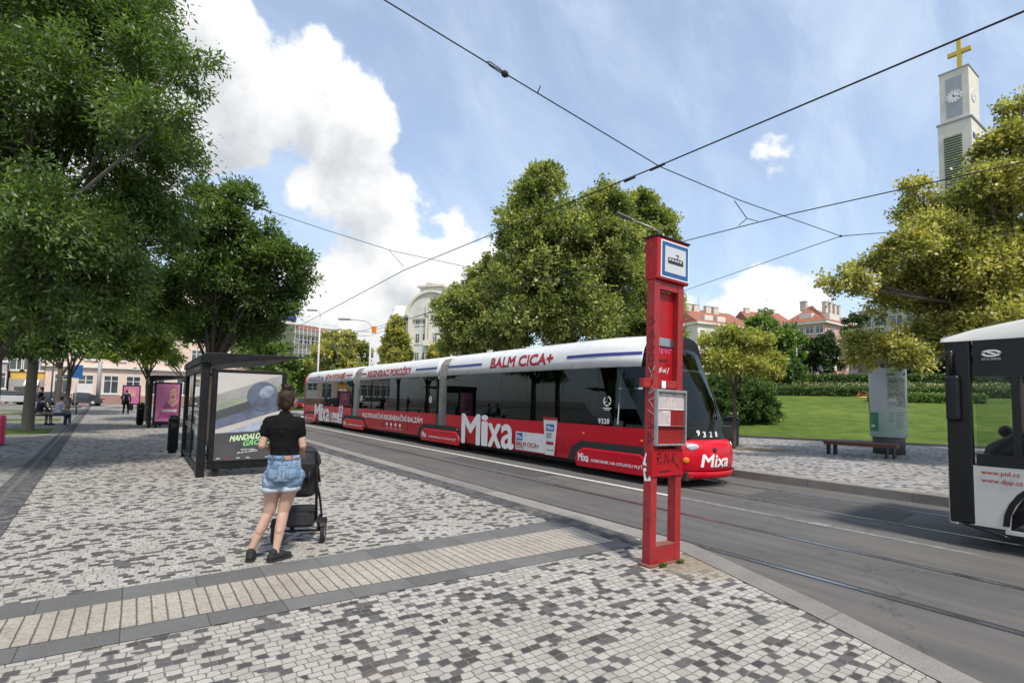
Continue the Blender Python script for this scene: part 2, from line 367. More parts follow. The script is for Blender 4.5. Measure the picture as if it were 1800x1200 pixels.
def grassmat(name, a, c_, sc=1.0):
    m, b, p, o = newmat(name); pos = b.n('ShaderNodeNewGeometry').outputs['Position']; t = m.node_tree
    n = b.noise(pos, 1.1*sc, 6, .65); f = b.noise(pos, 26*sc, 4, .75); big = b.noise(pos, .22*sc, 5, .6); dry = b.noise(pos, 3.2*sc, 6, .7)
    col = b.ramp(n, [(.3, a), (.52, [(x+y)/2 for x, y in zip(a, c_)]), (.7, c_)]); col = b.mix(1, col, b.ramp(f, [(.25, (.5, .55, .45)), (.75, (1.4, 1.35, 1.2))]), 'MULTIPLY')
    col = b.mix(1, col, b.ramp(big, [(.3, (.78, .84, .78)), (.7, (1.16, 1.1, 1.0))]), 'MULTIPLY'); col = b.mix(b.mapr(dry, .58, .76, 0, .45, True), col, (.22, .21, .075, 1))
    b.put(p.inputs['Base Color'], col); p.inputs['Roughness'].default_value = .9; p.inputs['Specular IOR Level'].default_value = .15
    bp = b.n('ShaderNodeBump'); bp.inputs['Strength'].default_value = .9; bp.inputs['Distance'].default_value = .06
    b.put(bp.inputs['Height'], f); t.links.new(bp.outputs[0], p.inputs['Normal']); return m
MT['lawn'] = grassmat('lawn', (.060, .115, .018), (.155, .205, .042))
MT['ground'] = pm('earth', (.16, .15, .13), .95, 0, .2, .3)
MT['white_paint'] = pm('road_paint', (.62, .62, .60), .7, 0, .15, 12, dirt=((.2, .2, .19), 9, .75))
MT['steel'] = pm('rail_steel', (.36, .37, .40), .24, .9, .15, 10)
MT['groove'] = pm('rail_groove', (.022, .021, .02), .8)
MT['red'] = pm('tram_red', (.52, .004, .018), .34, 0, .05, 3, spec=.3, coat=.12)
MT['white'] = pm('tram_white', (.66, .67, .67), .3, 0, .05, 3, coat=.2, dirt=((.52, .52, .51), 2.5, .3))
MT['black'] = pm('black_plastic', (.008, .008, .009), .35, 0, .2, 8, spec=.35)
MT['blacksat'] = pm('black_satin_steel', (.009, .009, .010), .45, 0, .25, 6, spec=.22, dirt=((.03, .03, .03), 12, .35))
MT['rubber'] = pm('rubber', (.02, .02, .021), .75)
MT['bellow'] = pm('bellows', (.21, .205, .195), .8, 0, .2, 3)
MT['navy'] = pm('navy_letters', (.035, .045, .22), .4)
MT['crim'] = pm('crimson_letters', (.36, .008, .02), .4)
MT['wlet'] = pm('white_letters', (.78, .78, .77), .4, 0, .04)
MT['blet'] = pm('black_letters', (.02, .02, .022), .5)
MT['grey'] = pm('grey_metal', (.33, .34, .35), .4, .4, .12, 8)
MT['lgrey'] = pm('light_grey', (.5, .5, .5), .5)
MT['dgrey'] = pm('dark_grey', (.07, .07, .075), .55)
MT['tglass'] = glassmat('tinted_tram_glass', (.58, .70, .62), .45, .012, 1.5, .8)
MT['glass'] = glassmat('clear_glass', (.9, .93, .92), .93, .01, 1.35)
MT['orange'] = pm('orange_lens', (.75, .2, .02), .25)
MT['redlens'] = pm('red_lens', (.45, .01, .01), .2)
MT['lamp'] = pm('lamp_glass', (.7, .72, .74), .12, .3)

# ------------------------------------------------------------------ ground
def sheet(name, pts, z, mat, thick=0):
    b = MB()
    if thick: b.prism([(p[0], p[1]) for p in pts], lambda u, v, d: (u, v, d), z-thick, z)
    else: b.add([(p[0], p[1], z) for p in pts], [tuple(range(len(pts)))], False)
    return struct(b.build(name, mat))
g = MB(); g.quad((-1500, -1500, -.06), (1500, -1500, -.06), (1500, 1500, -.06), (-1500, 1500, -.06)); struct(g.build('ground', MT['ground']))
sheet('road', [(-90, -60), (14, -60), (14, 190), (-90, 190)], 0.0, MT['asphalt'])
KO = [(5.2, 83), (5.2, 20), (5.2, 5.0), (5.2, 3.75), (5.04, 3.29), (4.57, 2.05), (4.19, 1.21), (3.3, -.7), (1.4, -4.5), (-1, -9)]   # kerb, road side
KI = [(4.86, 83), (4.86, 20), (4.86, 5.0), (4.86, 3.68), (4.70, 3.24), (4.25, 2.0), (3.88, 1.14), (3.0, -.75), (1.1, -4.55), (-1.3, -9)]
sheet('pavement', [(-1.3, -9), (-70, -9), (-70, 83)]+KI[:-1], PZ, MT['cobble'], .22)
kb = MB()
for i in range(len(KO)-1):
    a, b_, c, d = KO[i], KO[i+1], KI[i+1], KI[i]
    kb.add([(a[0]-.015, a[1], PZ+.006), (b_[0]-.015, b_[1], PZ+.006), (c[0], c[1], PZ+.006), (d[0], d[1], PZ+.006), (a[0], a[1], PZ-.012), (b_[0], b_[1], PZ-.012), (a[0]+.02, a[1], -.02), (b_[0]+.02, b_[1], -.02)],
           [(0, 1, 2, 3), (0, 4, 5, 1), (4, 6, 7, 5)], False)
struct(kb.build('kerb', MT['kerb']))
sheet('dark_sett_band', [(4.855, 80), (4.3, 80), (4.36, 17), (4.52, 8), (4.55, 4.02), (4.72, 4.02), (4.855, 4.3)], PZ+.004, MT['darksetts'])
sheet('tactile_strip', [(4.55, 5.03), (-7, 4.97), (-7, 4.42), (-.58, 4.45), (4.50, 4.27)], PZ+.008, MT['tactile'])
sheet('dark_slab_strip', [(4.56, 5.42), (-7, 5.23), (-7, 4.97), (4.56, 5.03)], PZ+.0045, MT['darkslab'])
sheet('dark_slab_strip', [(4.56, 4.30), (-.58, 4.45), (-7, 4.42), (-7, 4.17), (-.55, 4.21), (4.56, 4.02)], PZ+.005, MT['darkslab'])
sheet('plaza', [(-70, -8), (-70, 82), (-4.55, 82), (-3.9, 66), (-1.35, 9.4), (-.6, -8)], PZ+.004, MT['plaza'])
sheet('drain_band', [(-4.45, 80), (-4.15, 80), (-1.16, 9.4), (-.42, -8), (-.85, -8), (-1.6, 9.4)], PZ+.009, MT['darksetts'])
sheet('drain_band', [(-4.40, 80), (-4.33, 80), (-1.40, 9.4), (-.64, -8), (-.72, -8), (-1.47, 9.4)], PZ+.0115, MT['darkslab'])
for (x0, x1, y0, y1) in ((-2.35, -8.5, 14.3, 17.2), (-2.55, -9.5, 25.6, 28.8), (-3.2, -10, 36.6, 39.0), (-3.6, -11, 45.2, 47.4), (-3.9, -11.5, 53.5, 56)):
    sheet('grass_strip', [(x0, y0), (x0-.15, y1), (x1, y1), (x1, y0)], PZ+.02, MT['lawn'], .06)
# far pavement
sheet('far_pavement', [(12.3, -40), (46, -40), (46, 60), (12.3, 60)], PZ, MT['setts'], .24)
kb = MB(); kb.box(12.0, 12.295, -40, 60, -.02, PZ+.006); struct(kb.build('far_kerb', MT['kerb'], bevel=.02))
sheet('side_street', [(12.3, 60.01), (46, 60.01), (46, 82), (12.3, 82)], -.01, MT['asphalt'])
# rails and painted lines
for X in (5.785, 7.22, 9.52, 10.955):
    b = MB(); b.cur = 0; b.box(X-.03, X+.03, -45, 150, -.05, .006)
    b.cur = 1; b.box(X+.03, X+.075, -45, 150, -.05, .003)
    b.cur = 1; b.box(X-.05, X-.03, -45, 150, -.05, .002)
    struct(b.build('tram_rail', [MT['steel'], MT['groove']]))
sheet('white_line', [(8.35, 6.5), (8.47, 6.5), (8.47, 58), (8.35, 58)], .004, MT['white_paint'])
MT['worn_paint'] = pm('worn_paint', (.2, .2, .2), .8, 0, .4, 9, dirt=((.09, .09, .088), 6, .95))
sheet('white_line', [(8.36, 2.0), (8.46, 2.0), (8.46, 6.4), (8.36, 6.4)], .004, MT['worn_paint'])
sheet('white_line', [(8.3, 3.7), (8.5, 3.7), (8.5, 3.95), (8.3, 3.95)], .008, MT['worn_paint'])
for k in range(8): sheet('crossing_stripe', [(5.6+k*.95, 44), (6.1+k*.95, 44), (6.1+k*.95, 48), (5.6+k*.95, 48)], .005, MT['white_paint'])
MT['patch'] = pm('asphalt_patch', (.066, .065, .064), .85, 0, .15, 3, .5, 120, dirt=((.12, .112, .1), 5, .5))
sheet('asphalt_patch', [(7.5, 9.6), (8.3, 9.7), (8.28, 14.2), (7.52, 14.1)], .0035, MT['patch']); sheet('asphalt_patch', [(9.75, 3.3), (10.7, 3.35), (10.72, 5.9), (9.74, 5.8)], .0035, MT['patch'])
# park: sloping lawn
E0 = Vector((24.04, 14.88, 0)); ED = Vector((.461, -.887, 0)).normalized(); EN = Vector((.887, .461, 0)).normalized()
def terr(x, y):
    p = Vector((x, y, 0)); s = EN.dot(p-E0); s = min(s, (x-16.5)*1.1)
    if s < 0: return .08+.03*max(s, -3)
    for s0, z0, s1, z1 in ((0, .12, 3, .40), (3, .40, 30, 2.75), (30, 2.75, 40, 4.0), (40, 4.0, 49, 5.5), (49, 5.5, 80, 6.4), (80, 6.4, 400, 9)):
        if s <= s1: return z0+(z1-z0)*(s-s0)/(s1-s0)
    return 9
b = MB(); xs = [13.5+i*1.5 for i in range(64)]+[115+i*12 for i in range(20)]; ys = [-110+i*10 for i in range(8)]+[-32+i*1.6 for i in range(60)]+[68+i*8 for i in range(12)]
b.add([(x, y, terr(x, y)) for y in ys for x in xs], [(j*len(xs)+i, j*len(xs)+i+1, (j+1)*len(xs)+i+1, (j+1)*len(xs)+i) for j in range(len(ys)-1) for i in range(len(xs)-1)], True)
struct(b.build('park_lawn', MT['lawn'], recalc=False))
b = MB(); p0 = E0-ED*10+EN*.1; p1 = E0+ED*60+EN*.1
b.obox((p0+p1)/2+Vector((0, 0, .2)), (p1-p0)/2, EN*.06, (0, 0, .09)); struct(b.build('lawn_edging', MT['dgrey'], bevel=.01))
sheet('tree_pit', [(18.2, 12.0), (17.1, 11.6), (17.5, 9.9), (19.2, 9.3), (19.5, 10.4)], PZ+.004, MT['soil'])

# ------------------------------------------------------------------ trees and other plants
def leafmat(name, c0, c1, c2, transl=.32, hue=.0):
    m = bpy.data.materials.new(name); m.use_nodes = True; t = m.node_tree; t.nodes.clear(); b = NB(t)
    o = b.n('ShaderNodeOutputMaterial'); at_ = b.n('ShaderNodeAttribute'); at_.attribute_name = 'tone'
    gi = b.n('ShaderNodeNewGeometry').outputs['Random Per Island']
    f = b.math('ADD', b.math('MULTIPLY', at_.outputs['Fac'], .72), b.math('MULTIPLY', gi, .28))
    col = b.ramp(f, [(.12, c0), (.5, c1), (.86, c2)])
    d = b.n('ShaderNodeBsdfDiffuse'); b.put(d.inputs[0], col)
    tr = b.n('ShaderNodeBsdfTranslucent'); b.put(tr.inputs[0], b.mix(1, col, (1.25, 1.3, .6, 1), 'MULTIPLY'))
    gl = b.n('ShaderNodeBsdfGlossy'); gl.inputs['Roughness'].default_value = .45; gl.inputs[0].default_value = (1, 1, 1, 1)
    m1 = b.n('ShaderNodeMixShader'); m1.inputs[0].default_value = transl; t.links.new(d.outputs[0], m1.inputs[1]); t.links.new(tr.outputs[0], m1.inputs[2])
    m2 = b.n('ShaderNodeMixShader'); m2.inputs[0].default_value = .035; t.links.new(m1.outputs[0], m2.inputs[1]); t.links.new(gl.outputs[0], m2.inputs[2])
    t.links.new(m2.outputs[0], o.inputs[0]); return m
LF = {
 'ash':    leafmat('ash_leaves', (.042, .085, .020), (.098, .165, .038), (.22, .29, .075), .48),
 'light':  leafmat('light_green_leaves', (.12, .18, .03), (.23, .31, .05), (.36, .43, .10), .5),
 'linden': leafmat('linden_leaves', (.058, .100, .026), (.225, .275, .075), (.60, .59, .23), .45),
 'golden': leafmat('golden_linden_leaves', (.070, .108, .026), (.32, .325, .08), (.74, .66, .24), .45),
 'young':  leafmat('young_linden_leaves', (.10, .15, .03), (.34, .36, .08), (.70, .64, .22), .48),
 'green':  leafmat('bright_green_leaves', (.07, .13, .028), (.15, .24, .055), (.27, .36, .09), .45),
 'dark':   leafmat('dark_needles', (.020, .042, .018), (.048, .085, .03), (.11, .15, .05), .15),
 'hedge':  leafmat('hedge_leaves', (.032, .07, .016), (.08, .145, .032), (.17, .25, .06), .25),
 'rose':   leafmat('rose_leaves', (.04, .08, .02), (.10, .15, .04), (.75, .66, .36), .2),
}
MT['bark'] = pm('bark', (.085, .068, .052), .9, 0, .35, 9, .8)
MT['bark_pale'] = pm('grey_bark', (.13, .115, .095), .9, 0, .3, 9, .8)
def crown_geo(lobes, n_twigs, leaves, ln, lw, droop=.3, seed=1, clump=.34, flat=.75, twig=.35, gap=.0, updir=.25):
    """leaf-sized faces gathered in twigs, the twigs in clumps spread through the lobes; returns (co, tone)"""
    rg = np.random.default_rng(seed); L = np.array(lobes, float)
    wt = (L[:, 3]*L[:, 4]+L[:, 3]*L[:, 5]+L[:, 4]*L[:, 5]); wt /= wt.sum()
    ncl = max(20, int(n_twigs/26)); li = rg.choice(len(L), ncl, p=wt)
    d = rg.normal(size=(ncl, 3)); d /= np.linalg.norm(d, axis=1)[:, None]; d[:, 2] = np.where(d[:, 2] < -.35, -d[:, 2]*.6, d[:, 2])
    rr = 1-.62*rg.random(ncl)**1.9; rr *= 1+.16*rg.normal(size=ncl).clip(-1.6, 1.6)
    cc = L[li, :3]+d*L[li, 3:6]*rr[:, None]
    crad = (L[li, 3]+L[li, 5])/2*clump*(.6+.8*rg.random(ncl)); ctone = rg.random(ncl)
    ci = rg.integers(0, ncl, n_twigs)
    g_ = rg.normal(size=(n_twigs, 3)); g_ /= np.maximum(np.linalg.norm(g_, axis=1), .3)[:, None]; rad = rg.random(n_twigs)**.5
    off = g_*rad[:, None]*crad[ci][:, None]; off[:, 2] *= flat
    p = cc[ci]+off; oc = L[li[ci], :3]
    out = p-oc; out /= np.maximum(np.linalg.norm(out, axis=1), .01)[:, None]; out = out+rg.normal(size=out.shape)*.45; out[:, 2] += updir
    out /= np.linalg.norm(out, axis=1)[:, None]
    tone = np.clip(.55*ctone[ci]+.45*rg.random(n_twigs), 0, 1)
    N = n_twigs*leaves; P = np.repeat(p, leaves, 0); O = np.repeat(out, leaves, 0); T = np.repeat(tone, leaves)
    P = P+O*(rg.random(N)[:, None]*twig)+rg.normal(size=(N, 3))*twig*.16
    dr = O*.7+rg.normal(size=(N, 3))*.55; dr[:, 2] -= droop*rg.random(N)*1.6; dr /= np.linalg.norm(dr, axis=1)[:, None]
    nn = rg.normal(size=(N, 3))*.55; nn[:, 2] += .8; s = np.cross(dr, nn); s /= np.maximum(np.linalg.norm(s, axis=1), .01)[:, None]
    up = np.cross(s, dr); sz = (.65+.7*rg.random(N))[:, None]
    co = np.empty((N, 4, 3)); co[:, 0] = P; co[:, 1] = P+dr*ln*sz*.45+s*lw*sz*.5-up*lw*.12; co[:, 2] = P+dr*ln*sz; co[:, 3] = P+dr*ln*sz*.45-s*lw*sz*.5-up*lw*.12
    return co.reshape(-1, 3), np.repeat(T, 4)
def leaf_object(name, co, tone, mat, parent):
    n = len(co)//4; me = bpy.data.meshes.new(name); me.vertices.add(len(co)); me.vertices.foreach_set('co', co.astype(np.float32).ravel())
    me.loops.add(len(co)); me.loops.foreach_set('vertex_index', np.arange(len(co), dtype=np.int32)); me.polygons.add(n)
    me.polygons.foreach_set('loop_start', np.arange(0, 4*n, 4, dtype=np.int32)); me.update(calc_edges=True)
    a = me.attributes.new('tone', 'FLOAT', 'POINT'); a.data.foreach_set('value', tone.astype(np.float32)); me.materials.append(mat)
    o = bpy.data.objects.new(name, me); C.objects.link(o)
    if parent is not None: o.parent = parent
    return o
def trunk_mb(h, r, lobes, seed=1, lean=(0, 0), branch=.45):
    rg = random.Random(seed); b = MB(); top = Vector((lean[0], lean[1], h))
    b.tube([(0, 0, -.15), (lean[0]*.1, lean[1]*.1, .12), (lean[0]*.35+rg.uniform(-.04, .04), lean[1]*.35, h*.4), (lean[0]*.75, lean[1]*.7+rg.uniform(-.05, .05), h*.75), top], [r*1.35, r*1.05, r*.92, r*.85, r*.75], 12)
    for L in lobes:
        e = Vector(L[:3]); m = top.lerp(e, .5)+Vector((rg.uniform(-.2, .2), rg.uniform(-.2, .2), .12*(e-top).length))
        s = Vector((lean[0]*.8, lean[1]*.8, h*rg.uniform(.78, 1)))
        b.tube([s, s.lerp(m, .5)+Vector((0, 0, .05)), m, e], [r*branch, r*branch*.8, r*branch*.55, r*.1], 7)
        for k in range(3):
            q = m.lerp(e, rg.uniform(.1, .8)); d = Vector((rg.uniform(-1, 1), rg.uniform(-1, 1), rg.uniform(-.1, 1)))
            b.tube([q, q+Vector((d.x*L[3], d.y*L[4], d.z*L[5]))*.45, q+Vector((d.x*L[3], d.y*L[4], d.z*L[5]*1.1))*.85], [r*.18, r*.1, r*.03], 5)
    return b
def tree(label, base, th, tr, lobes, mat, n, leaves, ln, lw, group=None, cat='tree', name='tree', seed=1, bark='bark', lean=(0, 0), **kw):
    t = thing(name, label, cat, base, -YAW, group)
    trunk_mb(th, tr, lobes, seed, lean).build('trunk', MT[bark], t, world=False)
    co, tone = crown_geo(lobes, n, leaves, ln, lw, seed=seed, **kw)
    leaf_object('crown', co, tone, LF[mat], t); return t
def lobes_at(base, dep, L):
    """lobes sized on the photograph -> metres round the tree's base: (x, y, r[, nearer/farther, squash])"""
    o = []
    for q in L:
        x, y, r = q[:3]; dd = q[3] if len(q) > 3 else 0; sq = q[4] if len(q) > 4 else .9
        p = at(x, y, dep+dd)-Vector(base); m = r*.87*(dep+dd)/FPX
        o.append((p.dot(R0), p.dot(F0), p.z, m, m, m*sq))
    return o
rs = random.Random(3)
def jit(L, a): return [(q[0], q[1], q[2], rs.uniform(-a, a)) if len(q) == 3 else q for q in L]
# row along the plaza, left
b0 = gnd(-30, 815); d0 = depth(b0)
L = jit([(60,210,150),(190,95,110),(280,140,66),(330,105,32),(200,260,120),(270,230,70),(50,420,130),(240,380,85),(150,500,95),(10,560,80),(300,290,40),(100,10,150),(215,0,70),(-100,300,180),(-80,60,160),(90,560,70),(180,430,90),(290,420,40),(240,520,50)], 1.6)
tree('large ash-like tree with a dense dark green crown filling the upper left of the photo', b0, 2.5, .2, lobes_at(b0, d0, L), 'ash', 27000, 7, .118, .038, 'trees in the plaza row', 'tree', 'ash_tree', 11, 'bark_pale', droop=.55, clump=.30, twig=.42)
b0 = gnd(48, 757); d0 = depth(b0)
L = jit([(60,560,90),(150,560,80),(60,470,100),(210,500,75),(130,460,90),(20,610,50),(110,610,45),(225,580,45),(-60,520,90),(190,610,35)], 2.0)
tree('dark green tree on the grass strip directly behind the two people on the bench', b0, 3.1, .19, lobes_at(b0, d0, L), 'ash', 9500, 6, .19, .07, 'trees in the plaza row', 'tree', 'ash_tree', 12, 'bark_pale', droop=.5)
for i, (px, py, L, lab) in enumerate([
    (100, 730, [(90,600,55),(60,570,55),(130,570,60),(100,540,60),(150,610,40),(40,620,35)], 'slim dark tree in the plaza row, second beyond the bench with two people'),
    (117, 724, [(120,610,50),(150,580,45),(100,570,50),(180,610,40),(170,560,40)], 'slim dark tree in the plaza row, third beyond the bench with two people')]):
    b0 = gnd(px, py); d0 = depth(b0)
    tree(lab, b0, 3.0, .17, lobes_at(b0, d0, jit(L, 1.5)), 'ash', 2600, 6, .28, .11, 'trees in the plaza row', 'tree', 'ash_tree', 13+i, 'bark', droop=.5)
# row beside the shelters
b0 = Vector((1.9, 19.0, PZ)); d0 = depth(b0)
L = jit([(424,338,13),(420,362,22),(362,352,13),(385,398,42),(438,428,46),(332,432,46),(488,466,32),(520,452,14),(400,490,70),(312,515,50),(475,530,46),(530,500,16),(385,575,55),(290,560,35),(505,560,26),(350,360,24),(520,470,22),(440,590,40),(350,600,30)], 1.1)
tree('dark green tree with a pointed crown rising behind the nearest bus shelter', b0, 2.7, .13, lobes_at(b0, d0, L), 'ash', 12500, 6, .15, .055, 'trees along the tram stop', 'tree', 'ash_tree', 21, 'bark', droop=.3, clump=.32, twig=.4)
b0 = gnd(256, 740); d0 = depth(b0)
L = jit([(250,610,50),(220,590,40),(285,590,45),(240,560,45),(280,630,30),(205,620,26),(290,550,40)], 1.5)
tree('light green tree above the second shelter with the pink advert', b0, 2.6, .12, lobes_at(b0, d0, L), 'light', 5200, 6, .2, .085, 'trees along the tram stop', 'tree', 'ash_tree', 22, 'bark', droop=.3)
b0 = Vector((4.0, 60, PZ)); d0 = depth(b0)
L = jit([(230,600,30),(255,570,35),(215,570,30),(200,600,22)], 2)
tree('small leafy tree far along the stop behind the walking person', b0, 2.8, .14, lobes_at(b0, d0, L), 'green', 1800, 6, .38, .16, 'trees along the tram stop', 'tree', 'ash_tree', 23, 'bark')
# beyond the shelter and behind the tram's tail
for i, (bx, by, d0, L, mat, lab, n, ln) in enumerate([
    (455, 700, 62, [(450,640,36),(480,620,34),(430,615,30),(505,650,34),(520,670,26),(480,670,34),(540,640,22)], 'green', 'bushy mid green street tree between the first shelter and the tram tail', 3600, .34),
    (590, 690, 58, [(575,625,32),(610,615,34),(600,650,36),(630,640,24),(560,655,26),(640,625,16),(590,600,20)], 'golden', 'yellowish spreading tree behind the tail of the tram', 3600, .32),
    (545, 695, 75, [(530,670,26),(555,660,24),(570,680,20),(515,685,22)], 'green', 'low dark green tree beyond the red car at the crossing', 1800, .45)]):
    b0 = at(bx, by, d0); b0.z = PZ
    tree(lab, b0, 3.0, .22, lobes_at(b0, d0, jit(L, 2.2)), mat, n, 6, ln, ln*.5, None, 'tree', 'street_tree', 31+i)
def cone(px, top, bot, half, d0): 
    L = []; n = 9
    for k in range(n):
        f = k/(n-1); y = bot+(top-bot)*f; r = half*(1-f)**.8+2.0
        L.append((px+rs.uniform(-2, 2), y, r*.85, rs.uniform(-.3, .3), .8))
    return L
b0 = at(694, 690, 46); b0.z = terr(b0.x, b0.y)
tree('tall narrow cone-shaped golden green tree in front of the white apartment house', b0, 2.0, .18, lobes_at(b0, 46, cone(696, 550, 640, 30, 46)), 'golden', 4600, 6, .26, .12, None, 'tree', 'cone_tree', 41, updir=.5, clump=.4)
b0 = at(772, 690, 44); b0.z = terr(b0.x, b0.y)
tree('small cone-shaped yellow tree at the foot of the white apartment house', b0, 2.0, .15, lobes_at(b0, 44, cone(770, 600, 645, 18, 44)), 'golden', 1600, 6, .24, .12, None, 'tree', 'cone_tree', 42, updir=.5, clump=.4)
# lindens behind the tram
for i, (px, d0, th, L, lab, n) in enumerate([
    (985, 31, 4.5, [(958,330,40),(925,385,46),(1000,420,48),(940,340,28),(966,312,18),(1062,350,22),(1085,430,40),(960,420,75),(912,440,40),(1040,420,60),(1065,370,42),(905,500,50),(970,500,85),(1060,490,75),(930,570,70),(1020,580,80),(1075,560,55),(955,310,24)], 'tall broad linden with yellowish blossom bracts behind the middle of the tram', 15000),
    (835, 33, 3.2, [(852,500,32),(872,470,24),(812,535,32),(840,545,46),(880,560,44),(800,570,36),(860,600,50),(810,610,34),(782,540,16),(905,600,30)], 'lower linden on the left of the tall one, its crown reaching the white house', 7500),
    (1135, 34, 4.2, [(1135,358,20),(1138,380,26),(1150,400,34),(1115,420,42),(1150,470,40),(1110,490,50),(1155,540,40),(1120,560,55),(1100,610,50),(1165,600,36),(1175,420,14)], 'linden behind the red stop pillar, right of the tallest one', 8500)]):
    b0 = at(px, 690, d0); b0.z = terr(b0.x, b0.y)
    tree(lab, b0, th, .3, lobes_at(b0, d0, jit(L, 1.8)), 'linden', int(n*2.1), 6, .17, .11, 'lindens behind the tram', 'tree', 'linden_tree', 51+i, clump=.36, gap=.1, twig=.4)
# big linden, right
b0 = Vector((21.6, 4.0, PZ)); d0 = depth(b0)
L = jit([(1500,505,26),(1535,478,32),(1478,490,16),(1608,340,22),(1612,395,40),(1600,450,46),(1640,430,50),(1575,540,42),(1630,520,66),(1690,405,54),(1700,500,86),(1738,335,46),(1775,262,38),(1798,190,26),(1812,340,74),(1780,470,100),(1700,590,66),(1640,600,50),(1570,620,40),(1530,628,30),(1600,640,26),(1800,590,90),(1890,310,110),(1890,480,130),(1880,190,66),(1510,610,18)], 1.5)
tree('large golden linden on the right whose boughs hang over the advertising column', b0, 2.9, .24, lobes_at(b0, d0, L), 'golden', 40000, 6, .098, .066, None, 'tree', 'linden_tree', 61, clump=.34, twig=.34)
b0 = gnd(1290, 788); d0 = depth(b0)
L = [(1285,588,24,0,.6),(1258,603,26,.3,.55),(1322,605,32,-.3,.5),(1290,622,32,0,.5),(1342,636,26,.4,.5),(1250,634,24,-.3,.55),(1300,645,34,-.5,.4),(1350,655,20,.2,.4),(1268,655,24,.5,.4)]
tree('young yellow-green tree with a thin dark trunk in a soil pit by the tram end', b0, 2.3, .065, lobes_at(b0, d0, L), 'young', 4200, 6, .105, .06, None, 'tree', 'young_tree', 62, clump=.4, flat=.5, twig=.3)
# park trees
for i, (px, d0, L, mat, lab, n, nm) in enumerate([
    (1352, 60, [(1340,580,30),(1365,600,34),(1325,610,26),(1385,630,28),(1350,640,34),(1400,600,16),(1330,570,18),(1390,660,22),(1320,650,24)], 'green', 'bright green tree in the park beyond the round shrub', 4200, 'park_tree'),
    (1372, 57, [(1370,665,18),(1385,650,18),(1360,680,14),(1398,672,14)], 'hedge', 'small dark tree beside the white flagpole in the park', 1400, 'park_tree'),
    (1450, 68, [(1422,630,18),(1443,612,20),(1463,622,16),(1440,645,22),(1462,645,16),(1418,650,14),(1450,594,10)], 'dark', 'dark spreading yew in front of the pink apartment house', 3600, 'conifer_tree'),
    (1505, 79, [(1503,566,14),(1500,585,16),(1515,600,18),(1520,630,18)], 'dark', 'tall dark conifer behind the pink portal', 2600, 'conifer_tree'),
    (1600, 62, [(1580,620,30),(1620,630,34),(1660,630,36),(1600,655,24),(1640,660,26)], 'dark', 'dark shrubby trees behind the hanging boughs of the big linden', 3200, 'conifer_tree')]):
    b0 = at(px, 690, d0); b0.z = terr(b0.x, b0.y)
    tree(lab, b0, 2.2, .2, lobes_at(b0, d0, jit(L, 1.8)), mat, n, 6, .4 if d0 > 55 else .3, .19, None, 'tree', nm, 71+i, clump=.4)
# round shrub beside the lawn
def shrub(name, label, base, L, mat, n, ln, cat='shrub', group=None, seed=5, rz=-YAW):
    t = thing(name, label, cat, base, rz, group)
    co, tone = crown_geo(L, n, 6, ln, ln*.55, seed=seed, clump=.22, twig=.16, droop=.1)
    leaf_object('foliage', co, tone, LF[mat], t); b = MB()
    for k in range(5): b.tube([(rs.uniform(-.2, .2), rs.uniform(-.2, .2), -.1), (L[0][0]+rs.uniform(-.5, .5), L[0][1]+rs.uniform(-.4, .4), L[0][2])], [.04, .01], 5)
    b.build('stem', MT['bark'], t, world=False); return t
b0 = at(1318, 752, 31.5); b0.z = terr(b0.x, b0.y)
shrub('round_shrub', 'big clipped round dark green shrub on the lawn behind the thin young tree', b0, [(-.25, 0, 1.45, 1.4, 1.4, 1.35), (-1.2, .2, 1.5, 1.45, 1.4, 1.35), (-2.3, .5, 1.2, 1.0, 1.1, 1.2), (.0, .3, .7, 1.6, 1.5, .9), (-1.6, .2, .7, 1.6, 1.5, .9), (0, .2, .3, 1.5, 1.5, .6), (-1.7, .2, .3, 1.7, 1.5, .6)], 'hedge', 19000, .12)
# hedges and roses across the slope
def hedge(name, label, s, t0, t1, h, w, mat, n, ln, cat='hedge', seed=3, base=True):
    a, e = E0+EN*s+ED*t0, E0+EN*s+ED*t1; c = (a+e)/2; c.z = terr(c.x, c.y); ang = math.atan2(ED.y, ED.x)
    t = thing(name, label, cat, c, ang); rg = np.random.default_rng(seed); LN = (t1-t0)
    p = np.stack([(rg.random(n)-.5)*LN, (rg.random(n)-.5)*w, h*(1-rg.random(n)**2.2*.95)], 1)
    side = rg.random(n) < .45; p[side, 1] = -w/2*np.sign(p[side, 1]+1e-6)*np.where(rg.random(side.sum()) < .8, 1, -1)
    k = 6; N = n*k; P = np.repeat(p, k, 0)+rg.normal(size=(N, 3))*ln*.6; dr = rg.normal(size=(N, 3)); dr[:, 2] += .5; dr /= np.linalg.norm(dr, axis=1)[:, None]
    s_ = np.cross(dr, rg.normal(size=(N, 3))); s_ /= np.linalg.norm(s_, axis=1)[:, None]
    co = np.empty((N, 4, 3)); co[:, 0] = P; co[:, 1] = P+dr*ln*.5+s_*ln*.3; co[:, 2] = P+dr*ln; co[:, 3] = P+dr*ln*.5-s_*ln*.3
    leaf_object('foliage', co.reshape(-1, 3), np.repeat(np.repeat(rg.random(n), k)*.7+.3*rg.random(N), 4), LF[mat], t)
    if base: b = MB(); b.box(-LN/2, LN/2, -w*.36, w*.36, -.2, h*.8); b.build('branches', MT['hedge_core'], t, world=False)
    return t
MT['hedge_core'] = pm('hedge_core', (.02, .03, .012), .95)
hedge('low_hedge', 'low clipped hedge along the top of the lawn, in front of the roses', 30.6, -6, 30, .7, .8, 'hedge', 9000, .16)
hedge('rose_bed', 'strip of rose bushes with pale yellow and white flowers between the two hedges', 34.5, -6, 30, .75, 2.4, 'rose', 2600, .17, 'flower bed', 8, False)
